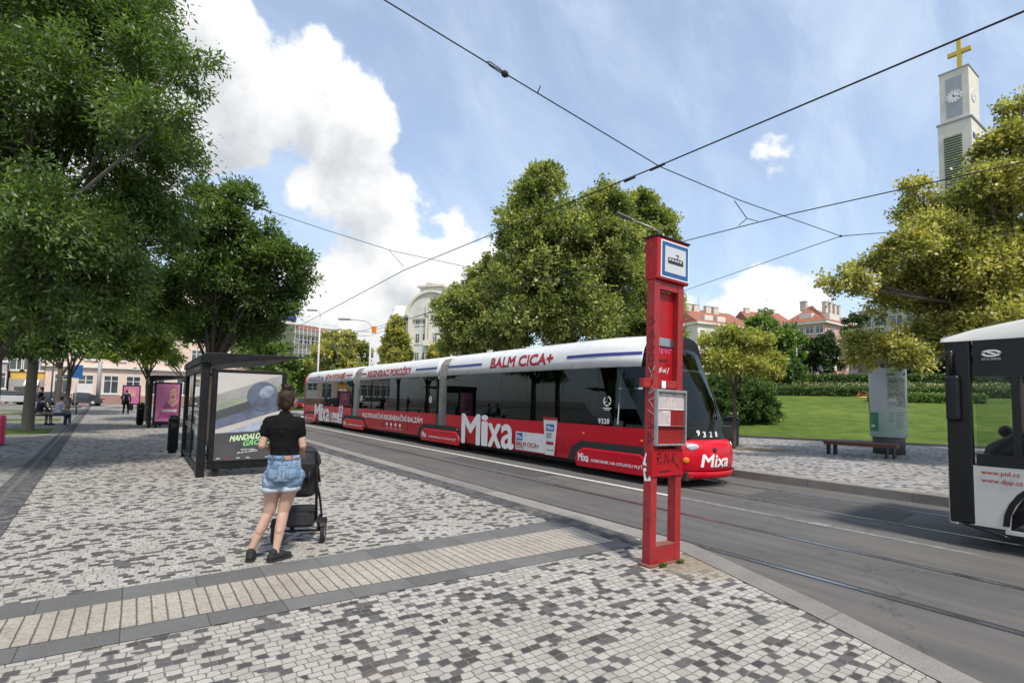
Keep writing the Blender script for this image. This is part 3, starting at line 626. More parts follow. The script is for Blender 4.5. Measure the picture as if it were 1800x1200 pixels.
hedge('tall_hedge', 'taller clipped hedge behind the rose bed, below the park terrace', 38.4, -9, 34, 1.25, 1.2, 'hedge', 9000, .2, 'hedge', 9)
hedge('low_hedge', 'short bright green hedge piece seen right of the advertising column', 24.5, 8.6, 16, .55, .8, 'green', 2600, .15, 'hedge', 10)
shrub('green_bush', 'bright green low bush on the terrace by the flagpole', at(1378, 690, 56)*1, [(0, 0, .6, 1.2, .8, .7), (-1.2, 0, .5, .9, .7, .6)], 'green', 900, .25)
bpy.data.objects['green_bush'].location.z = terr(*bpy.data.objects['green_bush'].location[:2])

# ------------------------------------------------------------------ buildings
MT['wpane'] = pm('window_pane', (.05, .06, .07), .08, 0, .5, .9, spec=.8)
MT['wframe'] = pm('window_frame', (.6, .59, .56), .6)
MT['rooftile'] = pm('roof_tiles', (.27, .10, .062), .8, 0, .28, 1.3, .5)
def wallmat(name, c): return pm(name, c, .85, 0, .1, .6, .15, dirt=([x*.7 for x in c], .35, .5))
for k, c in dict(pinkw=(.66, .50, .42), pinkbase=(.33, .2, .17), yellow=(.62, .40, .09), greyw=(.35, .32, .31), cream=(.56, .52, .45), white_st=(.60, .59, .55), pale=(.60, .56, .49), pink2=(.58, .38, .34), beige=(.44, .39, .33), concrete=(.55, .49, .43), tower=(.66, .62, .55), trim=(.66, .62, .56)).items():
    MT[k] = wallmat(k, c)
class Facade:
    """a building with its front on the line a->b (ground points), depth behind it; x along the front, y into the house"""
    def __init__(s, name, label, a, b, dep, z0, h, wall, cat='building'):
        a, b = Vector((a[0], a[1], z0)), Vector((b[0], b[1], z0)); s.w = (b-a).length; s.h = h; s.d = dep
        s.t = thing(name, label, cat, a, math.atan2(b.y-a.y, b.x-a.x)); s.n = 0
        m = MB(); m.box(0, s.w, 0, dep, -6, h); s.wall = m.build('wall', MT[wall], s.t, world=False)
    def part(s, name, mb, mat, bevel=0): return mb.build(name, MT[mat] if isinstance(mat, str) else mat, s.t, bevel, world=False)
    def cornice(s, z, hh=.4, out=.4, mat='trim', sides=True):
        m = MB(); m.box(-out if sides else 0, s.w+(out if sides else 0), -out, s.d+.003 if sides else -.003, z, z+hh); return s.part('cornice', m, mat)
    def window(s, x, z, w, h, mull=True, side=False, pane='wpane', sill=True):
        f = MB(); fr = .11
        def bx(m, x0, x1, z0, z1, y0, y1):
            if side: m.box(s.w-y1, s.w-y0, x0, x1, z0, z1)
            else: m.box(x0, x1, y0, y1, z0, z1)
        bx(f, x, x+fr, z, z+h, -.07, .02); bx(f, x+w-fr, x+w, z, z+h, -.07, .02); bx(f, x+fr, x+w-fr, z, z+fr, -.07, .02); bx(f, x+fr, x+w-fr, z+h-fr, z+h, -.07, .02)
        if mull: bx(f, x+w/2-.05, x+w/2+.05, z+fr, z+h-fr, -.06, .02); bx(f, x+fr, x+w/2-.05, z+h*.68, z+h*.68+.08, -.06, .02); bx(f, x+w/2+.05, x+w-fr, z+h*.68, z+h*.68+.08, -.06, .02)
        if sill: bx(f, x-.12, x+w+.12, z-.14, z-.003, -.16, .02)
        o = s.part('window', f, 'wframe'); p = MB(); bx(p, x+fr*.5, x+w-fr*.5, z+fr*.5, z+h-fr*.5, -.025, .015)
        q = p.build('pane', MT[pane], o, world=False); return o
    def windows(s, cols, rows, z0, dz, w, h, x0=None, x1=None, **k):
        x0 = 0 if x0 is None else x0; x1 = s.w if x1 is None else x1; st = (x1-x0)/cols
        for j in range(rows):
            for i in range(cols): s.window(x0+st*(i+.5)-w/2, z0+dz*j, w, h, **k)
    def roof(s, rh, over=.4, mat='rooftile', hip=0, flat=False):
        w, d, h = s.w, s.d, s.h; m = MB(); o = over; z = h+.002
        v = [(-o, -o, z), (w+o, -o, z), (w+o, d+o, z), (-o, d+o, z), (hip, d/2, z+rh), (w-hip, d/2, z+rh)]
        m.add(v, [(0, 1, 5, 4), (1, 2, 5), (2, 3, 4, 5), (3, 0, 4), (0, 3, 2, 1)], False); s.rf = s.part('roof', m, mat); return s.rf
    def chimney(s, x, y, z, hh, w=.9, mat='cream'):
        m = MB(); m.box(x-w/2, x+w/2, y-.4, y+.4, z, z+hh); m.box(x-w/2-.08, x+w/2+.08, y-.48, y+.48, z+hh+.002, z+hh+.16)
        return m.build('chimney', MT[mat], getattr(s, 'rf', s.t), world=False)
    def antenna(s, x, y, z, hh):
        m = MB(); m.tube([(x, y, z), (x, y, z+hh)], .035, 5); [m.tube([(x-.5, y, z+hh-.2-k*.35), (x+.5, y, z+hh-.2-k*.35)], .02, 4) for k in range(2)]
        return m.build('aerial', MT['dgrey'], getattr(s, 'rf', s.t), world=False)
def flatpt(p): return (p[0], p[1])
# far left: yellow house, grey house, pink rusticated house
YB = 90.0
def pxX(x): return plY(x, 705, YB).x
f = Facade('corner_house', 'pink rusticated house with brown plinth and tall ground floor windows beyond the plaza', (pxX(76), YB), (pxX(440), YB), 14, 0, 17, 'pinkw')
m = MB(); m.box(-.12, f.w+.12, -.12, 6, -.1, 1.3); f.part('plinth', m, 'pinkbase')
for k in range(9): m = MB() if k == 0 else m; m.box(-.012, f.w+.012, -.012, .5, 1.4+k*.38, 1.72+k*.38)
f.part('rustication', m, 'pinkw'); f.cornice(4.9, .35, .4)
for x, g_ in ((107, 1), (148, 0), (193, 0), (232, 0), (275, 0), (320, 0), (365, 0), (410, 0)):
    X = pxX(x)-pxX(76); f.window(X-.85, 1.5, 1.7, 2.5)
    if x == 148: q = MB(); q.box(X-.75, X+.75, -.05, -.028, 1.6, 2.8); f.part('window_blind', q, 'wframe')
f.windows(8, 3, 6.0, 3.6, 1.3, 2.2); f.roof(4); 
f = Facade('yellow_house', 'yellow house with a white shop awning on its ground floor at the far left', (pxX(10)-.1, YB+2), (pxX(76)-.25, YB+2), 12, 0, 15, 'yellow')
m = MB(); m.box(-.05, f.w+.05, -.1, .3, 0, 3.2); f.part('shop_front', m, 'greyw')
for x0, x1, mt in ((.5, 2.1, 'dgrey'), (2.3, 4.2, 'wframe'), (4.4, 5.2, 'orange_door'), (5.4, f.w-.4, 'wpane')):
    if mt == 'orange_door': MT[mt] = pm('orange_door', (.6, .25, .12), .6)
    m = MB(); m.box(x0, x1, -.14, -.06, .1, 2.2); f.part('shop_window', m, mt)
m = MB(); m.prism([(-.1, 3.1), (-1.3, 2.45), (-1.3, 2.38), (-.1, 2.38)], lambda u, v, d: (d, u, v), 1.5, f.w-.5); f.part('awning', m, 'wlet')
f.windows(3, 3, 4.3, 3.3, 1.4, 2.0); f.roof(3)
f = Facade('grey_house', 'dull grey house at the left edge of the photo, left of the yellow house', (pxX(-120), YB+1), (pxX(10)-.3, YB+1), 12, 0, 15, 'greyw')
m = MB(); m.box(-.08, f.w+.08, -.08, .3, 0, 1.4); f.part('plinth', m, 'pinkbase'); f.windows(5, 4, 1.9, 3.4, 1.3, 2.1); f.roof(3)
# corner house under scaffold
a, b_ = at(505, 690, 118), at(585, 690, 128)
f = Facade('corner_house', 'old beige corner house with scaffolding round it and a small domed turret, beyond the shelter', flatpt(a), flatpt(b_), 16, 0, 17, 'cream')
f.windows(7, 4, 2.2, 3.7, 1.3, 2.1); f.cornice(16.2, .5, .6); f.roof(2.4)
m = MB(); m.lathe((-.6, 1.2, 0), [(2.3, -4), (2.3, 17.4), (2.7, 17.6), (2.7, 18.1), (2.1, 18.2), (2.1, 20.2), (2.5, 20.4), (1.9, 21.6), (.9, 22.8), (.35, 23.6), (.3, 24.8), (.08, 25.6)], 14); f.part('corner_turret', m, 'cream')
m = MB(); m.lathe((-.6, 1.2, 0), [(2.36, 18.6), (2.36, 19.6)], 14); f.part('blue_banner', m, 'navy')
m = MB()
for k in range(12):
    x = .4+k*(f.w-.8)/11; m.tube([(x, -1.3, -1), (x, -1.3, 18.2)], .06, 5)
for z in (2.5, 4.7, 6.9, 9.1, 11.3, 13.5, 15.7, 17.7): m.box(.2, f.w-.2, -1.45, -.35, z, z+.09); m.tube([(.2, -1.35, z+1), (f.w-.2, -1.35, z+1)], .045, 5)
f.part('scaffolding', m, 'lgrey')
a, b_ = at(410, 690, 120), at(503, 690, 118)
f = Facade('corner_house', 'plain beige house wing mostly hidden behind the trees left of the scaffolded house', flatpt(a), flatpt(b_), 12, 0, 14.5, 'cream'); f.windows(8, 4, 1.6, 3.3, 1.2, 1.9); f.roof(3)
# white art nouveau apartment house
d = 104.0; a, b_ = at(683, 690, d), at(822, 690, d-6)
f = Facade('apartment_house', 'white ornate apartment house with a curved gable, balconies and pilasters behind the lindens', flatpt(a), flatpt(b_), 14, 0, 17.2, 'white_st')
w = f.w; gx0, gx1 = w*.24, w*.80; gc = (gx0+gx1)/2; gr = (gx1-gx0)/2
m = MB(); poly = [(gx0, 17.0)]+[(gc-gr*math.cos(math.pi*k/20), 17.4+4.6*math.sin(math.pi*k/20)) for k in range(21)]+[(gx1, 17.0)]
m.prism(poly, lambda u, v, q: (u, q, v), -.35, 6); f.part('gable', m, 'white_st')
m = MB(); m.rings([[(gc-(gr+e)*math.cos(math.pi*k/20), y, 17.4+(4.6+e)*math.sin(math.pi*k/20)) for (e, y) in ((-.05, -.37), (.55, -.9), (.62, -.37), (.62, 2), (-.05, 2))] for k in range(21)]); f.part('gable_cornice', m, 'trim')
m = MB(); m.box(gc-2.4, gc+2.2, -.2, 3, 21.2, 23.3); m.box(gc-2.9, gc+2.7, -.7, 3.3, 23.302, 23.7); m.lathe((gc-.1, 1.3, 23.7), [(1.9, 0), (1.5, .8), (.6, 1.3), (.1, 1.8)], 14); f.part('roof_pavilion', m, 'trim')
m = MB()
for x in (gx0+.6, gx0+4.9, gx1-5.2, gx1-.5): m.box(x-.35, x+.35, -.75, .3, -2, 17.0+ (3.2 if 2 < x-gx0 < gx1-gx0-2 else .6))
f.part('pilasters', m, 'trim')
for z in (4.4, 8.0, 11.8): 
    m = MB(); m.box(gx0+4.9+.36, gx1-5.2-.36, -1.5, -.004, z, z+.22); m.box(gx0+4.9+.36, gx1-5.2-.36, -1.5, -1.4, z+.222, z+1.05); f.part('balcony', m, 'dgrey' if z == 8.0 else 'trim')
f.windows(3, 5, 1.4, 3.65, 1.0, 2.2, gx0+5.2, gx1-5.5, sill=False); f.windows(2, 5, 1.4, 3.65, 1.0, 2.0, gx0+1.2, gx0+4.4); f.windows(2, 5, 1.4, 3.65, 1.0, 2.0, gx1-4.7, gx1-1.1); f.windows(1, 5, 1.4, 3.65, 1.6, 1.9, gx1+.5, w-.2)
f.window(gc-.35, 18.6, .7, 2.2, mull=False); f.roof(3.4, hip=2)
m = MB(); m.lathe((gx0*.42, .6, 0), [(gx0*.44, -3), (gx0*.44, 17.3), (gx0*.52, 17.5), (gx0*.52, 18.0), (gx0*.44, 18.1), (gx0*.4, 19.3), (gx0*.3, 19.9), (.1, 20.2)], 18); f.part('corner_turret', m, 'white_st')
for z in (3.3, 6.9, 10.6, 14.2):
    for k in range(-2, 3):
        m = MB(); an = -math.pi/2+k*.55; c = (gx0*.42+gx0*.445*math.cos(an), .6+gx0*.445*math.sin(an)); m.obox((c[0], c[1], z), (-math.sin(an)*.36, math.cos(an)*.36, 0), (math.cos(an)*.06, math.sin(an)*.06, 0), (0, 0, .95)); f.part('window', m, 'wpane')
f.chimney(1.8, 7, 20.0, 2.0, mat='rooftile'); f.chimney(w-1.5, 7, 20.0, 2.2); f.antenna(w*.86, 6, 20, 3.5)
# pale apartment houses on the right
def blk(label, pa, pb, d0, d1, yb_eave, dep, wall, rows, cols, rh, name='apartment_house', ww=1.5, base=4.0):
    a, b2 = at(pa, 690, d0), at(pb, 690, d1); ez = (at(pa, yb_eave[0], d0).z+at(pb, yb_eave[1], d1).z)/2
    f = Facade(name, label, flatpt(a), flatpt(b2), dep, base, ez-base, wall); f.cornice(f.h-.5, .5, .5); f.roof(rh, hip=.5)
    dz = (f.h-1.4)/rows; f.windows(cols, rows, .9, dz, ww, dz*.56); return f
f = blk('cream apartment house with a red roof, directly right of the red stop pillar', 1150, 1226, 118, 120, (567, 570), 12, 'pale', 5, 5, 3.6)
for x in (2.5, 4.6, 6.6): f.chimney(x, 5.2, f.h+1.6, 3.0, 1.4)
f.antenna(3.4, 5.2, f.h+3, 5)
f = blk('pale apartment house with chimneys on its red roof, behind the young yellow-green tree', 1226.5, 1325, 116, 124, (571, 568), 13, 'trim', 5, 6, 4.2)
for x in (2.5, 5.2, 9, 11.5): f.chimney(x, 5.6, f.h+1.8, 3.2, 1.7)
f.antenna(6.6, 6, f.h+3, 4); m = MB(); 
for x in (3, 7): m.box(x, x+2.6, .8, 4, f.h+.5, f.h+1.9)
m.build('dormer', MT['trim'], f.rf, world=False)
f = blk('low pinkish apartment house with a long red roof, left of the large pink one', 1325.5, 1402, 126, 128, (572, 572), 12, 'pink2', 5, 6, 4.4)
for x in (2, 6, 9): f.chimney(x, 5.6, f.h+2.4, 2.6, 1.3)
f.antenna(8, 6, f.h+3.4, 4.5)
# large pink block seen on its corner
cy = 46.3; pc = at(1452, 690, 100); a = plX(1383, 690, pc.x)
f = Facade('apartment_house', 'large pink apartment house with a red hipped roof and bay balconies, seen on its corner', (pc.x, a.y), (pc.x, pc.y), 17, 4, 14.3, 'pink2')
f.cornice(13.8, .5, .55)
w = f.w; m = MB(); o = .6; z = f.h+.002
m.add([(-o, -o, z), (w+o, -o, z), (w+o, f.d+o, z), (-o, f.d+o, z), (2.5, 6, z+4.2), (w-6.5, 6, z+4.2), (w-6.5, f.d-6, z+4.2)], [(0, 1, 5, 4), (1, 2, 6, 5), (2, 3, 4, 6), (3, 0, 4), (4, 5, 6)], False); f.rf = f.part('roof', m, 'rooftile')
f.windows(4, 5, .9, 2.75, 1.5, 1.55); 
for j in range(5):
    for x in (2.2, 6.2, 10.2, 14.0): f.window(x, .9+2.75*j, 1.5, 1.55, side=True)
for z in (3.4, 6.15, 8.9):
    m = MB(); m.box(w-4.6, w-1.1, -1.1, -.2, z, z+1.0); f.part('balcony', m, 'pink2'); m = MB(); m.box(w+.2, w+1.0, 5.6, 8.6, z, z+1.0); f.part('balcony', m, 'pink2')
for y in (3.5, 11): 
    m = MB(); m.box(w-2.6, w-.6, y, y+4.2, f.h+.6, f.h+1.9); m.build('dormer', MT['trim'], f.rf, world=False)
m = MB(); m.box(w*.3, w*.62, .9, 3.4, f.h+.7, f.h+1.9); m.build('dormer', MT['trim'], f.rf, world=False)
f.chimney(w-6.4, 5.4, f.h+3.2, 1.9, 1.2, 'concrete'); [f.chimney(w-3-k*.1, 7+k*2.2, f.h+2.6, 2.2, .8) for k in range(4)]; f.antenna(w-3, 10, f.h+3, 6); f.antenna(w-4, 13, f.h+3, 5)
a, b_ = at(1512, 690, 92), at(1625, 690, 82)
f = Facade('flat_roofed_block', 'flat roofed beige block with small white windows behind the big linden', flatpt(a), flatpt(b_), 14, 4, 14.4, 'beige'); f.windows(4, 4, 2.2, 3.1, 2.2, 1.6); f.cornice(14.4, .3, .15, 'beige')
# pink portal
d = 72.0; a, b_ = at(1492, 660, d), at(1650, 660, d-6); zb = terr(a.x, a.y); H = at(1492, 577, d).z-zb
a0, b0_ = Vector((a.x, a.y, 0)), Vector((b_.x, b_.y, 0)); wd = (b0_-a0).length
t = thing('portal', 'tall pink concrete portal frame standing on the park terrace', 'portal', (a.x, a.y, zb), math.atan2(b_.y-a.y, b_.x-a.x))
m = MB(); m.box(0, 1.0, 0, 5, -1, H); m.build('pillar', MT['concrete'], t, .04, world=False); m = MB(); m.box(wd-1, wd, 0, 5, -1, H); m.build('pillar', MT['concrete'], t, .04, world=False)
m = MB(); m.box(1.002, wd-1.002, 0, 5, H-.9, H); m.build('beam', MT['concrete'], t, .04, world=False)
m = MB(); m.box(1.0, wd-1.0, 4.2, 5.0, -1, H-.95); m.build('back_wall', MT['pink2'], t, world=False)
m = MB(); m.box(1.01, 4.5, 1.2, 4.19, -1, .8); m.build('step', MT['concrete'], t, world=False)
# church tower
TX = 75.3; pn = plX(1707, 204, TX); yN = pn.y; yF = plX(1648, 221, TX).y; zs = pn.z; xE = plY(1733, 228, yN).x; ztop = plX(1702, 112, TX).z
Wd, Dp = yF-yN, xE-TX
t = thing('church_tower', 'pale slab-shaped church tower with clock faces and a golden cross above the big linden', 'church tower', (TX, yN, 0))
def tb(m, x0, x1, y0, y1, z0, z1): m.box(x0, x1, y0, y1, z0, z1); return m
X0, Y0 = TX, yN
tb(MB(), X0, X0+Dp, Y0, Y0+Wd, 0, zs).build('shaft', MT['tower'], t)
u0, u1 = Y0+Wd*.05, Y0+Wd*.93
tb(MB(), X0+.25, X0+Dp*.72, u0, u1, zs+.003, ztop).build('clock_storey', MT['tower'], t)
tb(MB(), X0-.12, X0+Dp+.12, Y0-.12, Y0+Wd+.12, zs-.02, zs+.16).build('ledge', MT['grey'], t); tb(MB(), X0+.17, X0+Dp*.72+.08, u0-.08, u1+.08, ztop, ztop+.12).build('ledge', MT['grey'], t)
cyy = (u0+u1)/2; hw = (u1-u0)*.27; xc = X0+.25
zc = plX(1681, 167, TX).z
pan = tb(MB(), xc-.03, xc+.02, cyy-hw, cyy+hw, zs+.7, ztop-.8).build('clock_panel', MT['dgrey2'] if 'dgrey2' in MT else MT['grey'], t)
def clock(c, nx, ny, r, parent):
    """clock face on a wall whose outward direction is (nx,ny)"""
    c = Vector(c); n = Vector((nx, ny, 0)); s = Vector((0, 0, 1)).cross(n)
    P = lambda u, v, e: c+s*u+Vector((0, 0, v))+n*e
    m = MB(); m.rings([[P(r*math.cos(2*math.pi*k/40), r*math.sin(2*math.pi*k/40), e) for k in range(40)] for e in (0, .08)], smooth=False); face = m.build('clock_face', MT['wlet'], parent)
    m = MB()
    for k in range(12):
        an = math.pi/2-k*math.pi/6; d1, d2 = Vector((math.cos(an), math.sin(an))), Vector((-math.sin(an), math.cos(an)))
        q = [d1*r*a_+d2*b_ for a_, b_ in ((.68, -.05*r), (.68, .05*r), (.93, .05*r), (.93, -.05*r))]; m.add([P(x.x, x.y, .09) for x in q], [(0, 1, 2, 3)], False)
    for ang, ln, th in ((math.pi/2-(11+18/60)*math.pi/6, .5, .075), (math.pi/2-18*math.pi/30, .85, .05)):
        d1, d2 = Vector((math.cos(ang), math.sin(ang))), Vector((-math.sin(ang), math.cos(ang)))
        q = [d1*r*a_+d2*b_ for a_, b_ in ((-.15, -th*r), (-.15, th*r), (ln, th*r*.5), (ln, -th*r*.5))]; m.add([P(x.x, x.y, .11) for x in q], [(0, 1, 2, 3)], False)
    o = m.build('clock_hands', MT['blet'], face, world=False); o.data.transform(Matrix.Translation(-parent.location)); return face
clock((xc-.031, cyy, zc), -1, 0, hw*.98, t); clock((xc+Dp*.26, u0-.001, zc), 0, -1, hw*.98, t)
lv = MB(); l0, l1 = Y0+Wd*.28, Y0+Wd*.82; zl1 = zs-1.6
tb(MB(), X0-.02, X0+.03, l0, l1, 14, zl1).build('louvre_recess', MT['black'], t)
z = zl1-.2
while z > 18: lv.obox((X0-.06, (l0+l1)/2, z), (.10, 0, -.06), (0, (l1-l0)/2, 0), (.02, 0, .035)); z -= .30
lv.build('louvres', pm('louvre_green', (.30, .34, .26), .6), t)
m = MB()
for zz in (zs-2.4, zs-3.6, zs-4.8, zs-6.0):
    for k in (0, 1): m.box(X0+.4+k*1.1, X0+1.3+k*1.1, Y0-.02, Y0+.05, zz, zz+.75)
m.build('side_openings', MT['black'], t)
ct = plX(1684, 60, TX).z; cb = ztop+.12; cyx = plX(1684, 100, TX+.6).y; mg = pm('gilded_metal', (.62, .43, .07), .4, .35)
m = MB(); m.box(X0+.9, X0+1.35, cyx-.2, cyx+.2, cb-.1, ct); m.box(X0+.9, X0+1.35, cyx-1.08, cyx-.202, ct-1.85, ct-1.42); m.box(X0+.9, X0+1.35, cyx+.202, cyx+1.08, ct-1.85, ct-1.42); m.build('cross', mg, t)

# ------------------------------------------------------------------ tram
TXC = 10.27
tram = thing('tram', 'long red and white articulated tram covered in advert lettering, passing behind the red stop pillar', 'tram', (TXC, 21, 0))
XN, XF = TXC-1.23, TXC+1.23                      # near and far side
SIDE = [(-1.17, .30), (-1.215, .5), (-1.23, .9), (-1.23, 1.205)]
ROOF = [(-1.225, 2.585), (-1.215, 2.80), (-1.17, 3.02), (-1.06, 3.20), (-.86, 3.31), (-.55, 3.37)]
def sym(P): return P+[(-x, z) for x, z in reversed(P)]
def module(y0, y1, panes, ry=None):
    """one body section between y0 and y1 (y1 farther from the camera)"""
    m = MB()
    for sg in (-1, 1):
        v = [(TXC+sg*-x, y, z) for y in (y0, y1) for x, z in SIDE]; n = len(SIDE)
        m.add(v, [(i, i+1, n+i+1, n+i) for i in range(n-1)], True)
    m.build('lower_side', MT['red'], tram)
    m = MB(); P = sym(ROOF); n = len(P); r0 = y0 if ry is None else ry; ys = [r0, r0+.05]+[r0+.05+(y1-r0-.1)*k/24 for k in range(1, 24)]+[y1-.05, y1]
    m.rings([[(TXC+x*(.985 if k in (0, 26) else 1), y, z-(.015 if k in (0, 26) else 0)) for x, z in P] for k, y in enumerate(ys)], cap=True); m.build('roof_fairing', MT['white'], tram)
    m = MB(); m.box(XN+.05, XF-.05, y0, y1, .34, .42); m.box(XN+.04, XF-.04, y0+.01, y0+.05, .42, 1.2); m.build('floor', MT['dgrey'], tram)
    m = MB(); m.box(XN+.06, XF-.06, y0, y1, 2.50, 2.56); m.build('ceiling', MT['lgrey'], tram)
    # dark posts between the panes, panes on both sides
    edges = [y0]+panes+[y1]
    for sg, X in ((-1, XN), (1, XF)):
        m = MB()
        for i, y in enumerate(edges):
            w = .055; a, b2 = max(y0, y-w), min(y1, y+w); m.box(min(X, X-sg*.06), max(X, X-sg*.06), a, b2, 1.208, 2.58)
        m.box(min(X, X-sg*.05), max(X, X-sg*.05), y0+.06, y1-.06, 2.44, 2.578); m.build('window_posts', MT['black'], tram)
        for i in range(len(edges)-1):
            a, b2 = edges[i]+.056, edges[i+1]-.056; m = MB(); xx = X-sg*-.004; q = -sg*.012
            m.box(min(xx, xx+q), max(xx, xx+q), a-.05, b2+.05, 1.21, 2.575); m.build('window', MT['tglass'], tram)
M3 = (7.7, 16.73); M2 = (17.5, 25.75); M1 = (26.9, 36.0)
module(*M3, [8.60, 9.10, 10.42, 11.25, 11.95, 13.25, 14.55, 15.75], 8.02)
P = sym([(x*.995, z-.008) for x, z in ROOF]); m = MB(); m.rings([[(TXC+x, y, z) for x, z in P] for y in (7.7, 7.85, 8.021)]); m.build('roof_cap', MT['black'], tram)
module(*M2, [18.7, 20.0, 21.3, 22.6, 23.9]); module(*M1, [28.2, 29.5, 30.8, 32.2, 33.6, 34.8])
for y0, y1 in ((16.74, 17.49), (25.76, 26.89)):      # bellows
    n = 13; P = sym([(-1.13, .42), (-1.15, .8), (-1.15, 2.6), (-1.1, 3.0), (-.95, 3.2), (-.6, 3.28)])
    m = MB(); m.rings([[(TXC+x*(1-.03*(k % 2)), y0+(y1-y0)*k/n, z+.03*(k % 2)) for x, z in P] for k in range(n+1)], smooth=False); m.build('bellows', MT['bellow'], tram)
# black underframe and wheels
m = MB(); m.box(XN+.35, XF-.35, 6.9, 36, .16, .335); m.build('underframe', MT['groove'], tram)
# bogies: dark arch and red skirt
def bogie(yc, half):
    m = MB(); arch = [(-half-.35, .298), (-half-.22, .62), (-half+.12, .80), (half-.12, .80), (half+.22, .62), (half+.35, .298)]
    m.prism([(yc+a, b) for a, b in arch], lambda u, v, d: (d, u, v), XN-.004, XN+.3); m.build('bogie_arch', MT['groove'], tram)
    poly = [(-half, .17), (-half-.06, .36), (-half+.02, .52), (-half+.22, .63), (half-.22, .63), (half-.02, .52), (half+.06, .36), (half, .17)]
    m = MB(); m.prism([(yc+a, b) for a, b in poly], lambda u, v, d: (d, u, v), XN-.035, XN+.06); m.build('bogie_skirt', MT['red'], tram, bevel=.03)
    for dy in (-.95, .95):
        for X in (TXC-.80, TXC+.62):
            m = MB(); m.cyl((X, yc+dy, .31), .31, .16, 28, axis='X'); m.build('wheel', MT['steel'], tram)
BG = ((8.72, 1.12), (17.2, 1.45), (26.5, 1.5), (34.6, 1.2))
for yc, h in BG: bogie(yc, h)
# tail: rounded nose lofted upwards
NOSE = [(.28, 6.74), (.34, 6.66), (.5, 6.62), (.7, 6.62), (.86, 6.66), (.94, 6.73), (.99, 6.83), (1.05, 6.86), (1.45, 6.93), (1.8, 7.06), (2.13, 7.2), (2.45, 7.36), (2.75, 7.52), (3.0, 7.66), (3.2, 7.8)]
def nose_y(u, z):
    zs_ = [q[0] for q in NOSE]; yf = float(np.interp(z, zs_, [q[1] for q in NOSE])); u = min(1, abs(u)); bk = 7.7+.12*max(0, z-2.5)/.7
    return bk-(bk-yf)*(1-u**2.25)**.6
def nose_x(u, z): return TXC+u*(1.23-.05*max(0, (z-2.4))/.8-.04*max(0, .5-z)/.2)
US = [math.sin(math.pi/2*(-1+2*k/28)) for k in range(29)]
def nose_strip(name, z0, z1, mat, off=0, n=8, u0=-1, u1=1):
    m = MB(); us = [u for u in US if u0 < u < u1]; us = [u0]+us+[u1]
    m.rings([[(nose_x(u, z), nose_y(u, z)-off, z) for u in us] for z in [z0+(z1-z0)*k/n for k in range(n+1)]], cap=False, closed=False); return m.build(name, mat, tram)
nose_strip('rear_bumper_panel', .28, .99, MT['red'], n=14); nose_strip('number_panel', .99, 1.42, MT['black'])
nose_strip('windscreen', 1.42, 3.2, MT['tglass'], 0, 18)
m = MB(); us = [-1]+US[1:-1]+[1]; m.rings([[(nose_x(u, z)*(1-s_)+TXC*s_, (nose_y(u, z))*(1-s_)+7.72*s_, z+dz) for u in us] for z, dz, s_ in ((3.2, 0, 0), (3.2, .08, .12), (3.2, .15, .5))], cap=False, closed=False); m.build('roof_fairing', MT['black'], tram)
for sg in (-1, 1):
    m = MB(); m.rings([[(nose_x(sg*u, z)+sg*.002, nose_y(sg*u, z)-.004, z) for u in (.985, 1.0)] for z in (1.42, 1.9, 2.4, 2.86, 3.19)], cap=False, closed=False); m.build('corner_post', MT['black'], tram)
m = MB(); m.box(XN+.1, XF-.1, 7.62, 7.66, .45, 2.5); m.build('cab_wall', MT['dgrey'], tram)
m = MB(); m.box(XN+.25, XF-.25, 6.95, 7.5, 1.0, 1.28); m.build('cab_desk', MT['black'], tram, bevel=.05)
def nose_fn(u0, z0, du, hz, off=.006, slant=0):
    """wraps lettering round the nose: v upwards, u along the bend"""
    def fn(u, v): uu = u0+u; z = z0+v+slant*u; return (nose_x(uu, z), nose_y(uu, z)-off, z)
    return fn
def nose_px(x, y):
    best = None
    for i in range(121):
        for j in range(80):
            u = -1+i/60; z = .3+j*.035; p = Vector((nose_x(u, z), nose_y(u, z), z))-CAM; dz = p.dot(FW)
            e = (CXP+FPX*p.dot(RT)/dz-x)**2+(CYP-FPX*p.dot(UP)/dz-y)**2
            if best is None or e < best[0]: best = (e, u, z)
    return best[1], best[2]
for ch, px in zip('9328', (1226.5, 1238, 1248.5, 1258)):
    u, z = nose_px(px, 762); m = MB(); text(m, ch, nose_fn(u-.03, max(z-.06, 1.05), 0, 0), .06, .115, .035); m.build('fleet_number', MT['wlet'], tram)
ua, za = nose_px(1233, 822); ub, zb2 = nose_px(1277, 820)
m = MB(); text(m, 'Mixa', nose_fn(ua, min(za, .52), 0, 0), ub-ua, .26, .035, .12); m.build('lettering', MT['wlet'], tram)
for px, py, nm, mt, rx, rz in ((1217, 786, 'tail_lamp', 'lamp', .12, .06), (1282.5, 782, 'tail_lamp', 'lamp', .1, .08), (1207, 808, 'indicator', 'orange', .06, .055)):
    u, z = nose_px(px, py); p = Vector((nose_x(u, z), nose_y(u, z)-.004, z)); tx = Vector((nose_x(u+.02, z)-nose_x(u-.02, z), nose_y(u+.02, z)-nose_y(u-.02, z), 0)).normalized(); nn = Vector((tx.y, -tx.x, 0))
    m = MB(); m.rings([[p+tx*rx*q*math.cos(k*math.pi/10)+Vector((0, 0, rz*q*math.sin(k*math.pi/10)))+nn*e for k in range(20)] for q, e in ((1.12, -.02), (1.1, .012), (.9, .02), (.4, .026))]); m.build(nm, MT[mt], tram)
m = MB(); ue, ze = nose_px(1256, 790); m.lathe((0, 0, 0), [(.055, 0), (.055, .01), (.03, .014)], 16); m.v = [(nose_x(ue, ze)+x, nose_y(ue, ze)-.002-z, ze+y) for x, y, z in m.v]; m.build('badge', MT['groove'], tram)
def npt(px, py, off): u, z = nose_px(px, py); return Vector((nose_x(u, z), nose_y(u, z)-off, z))
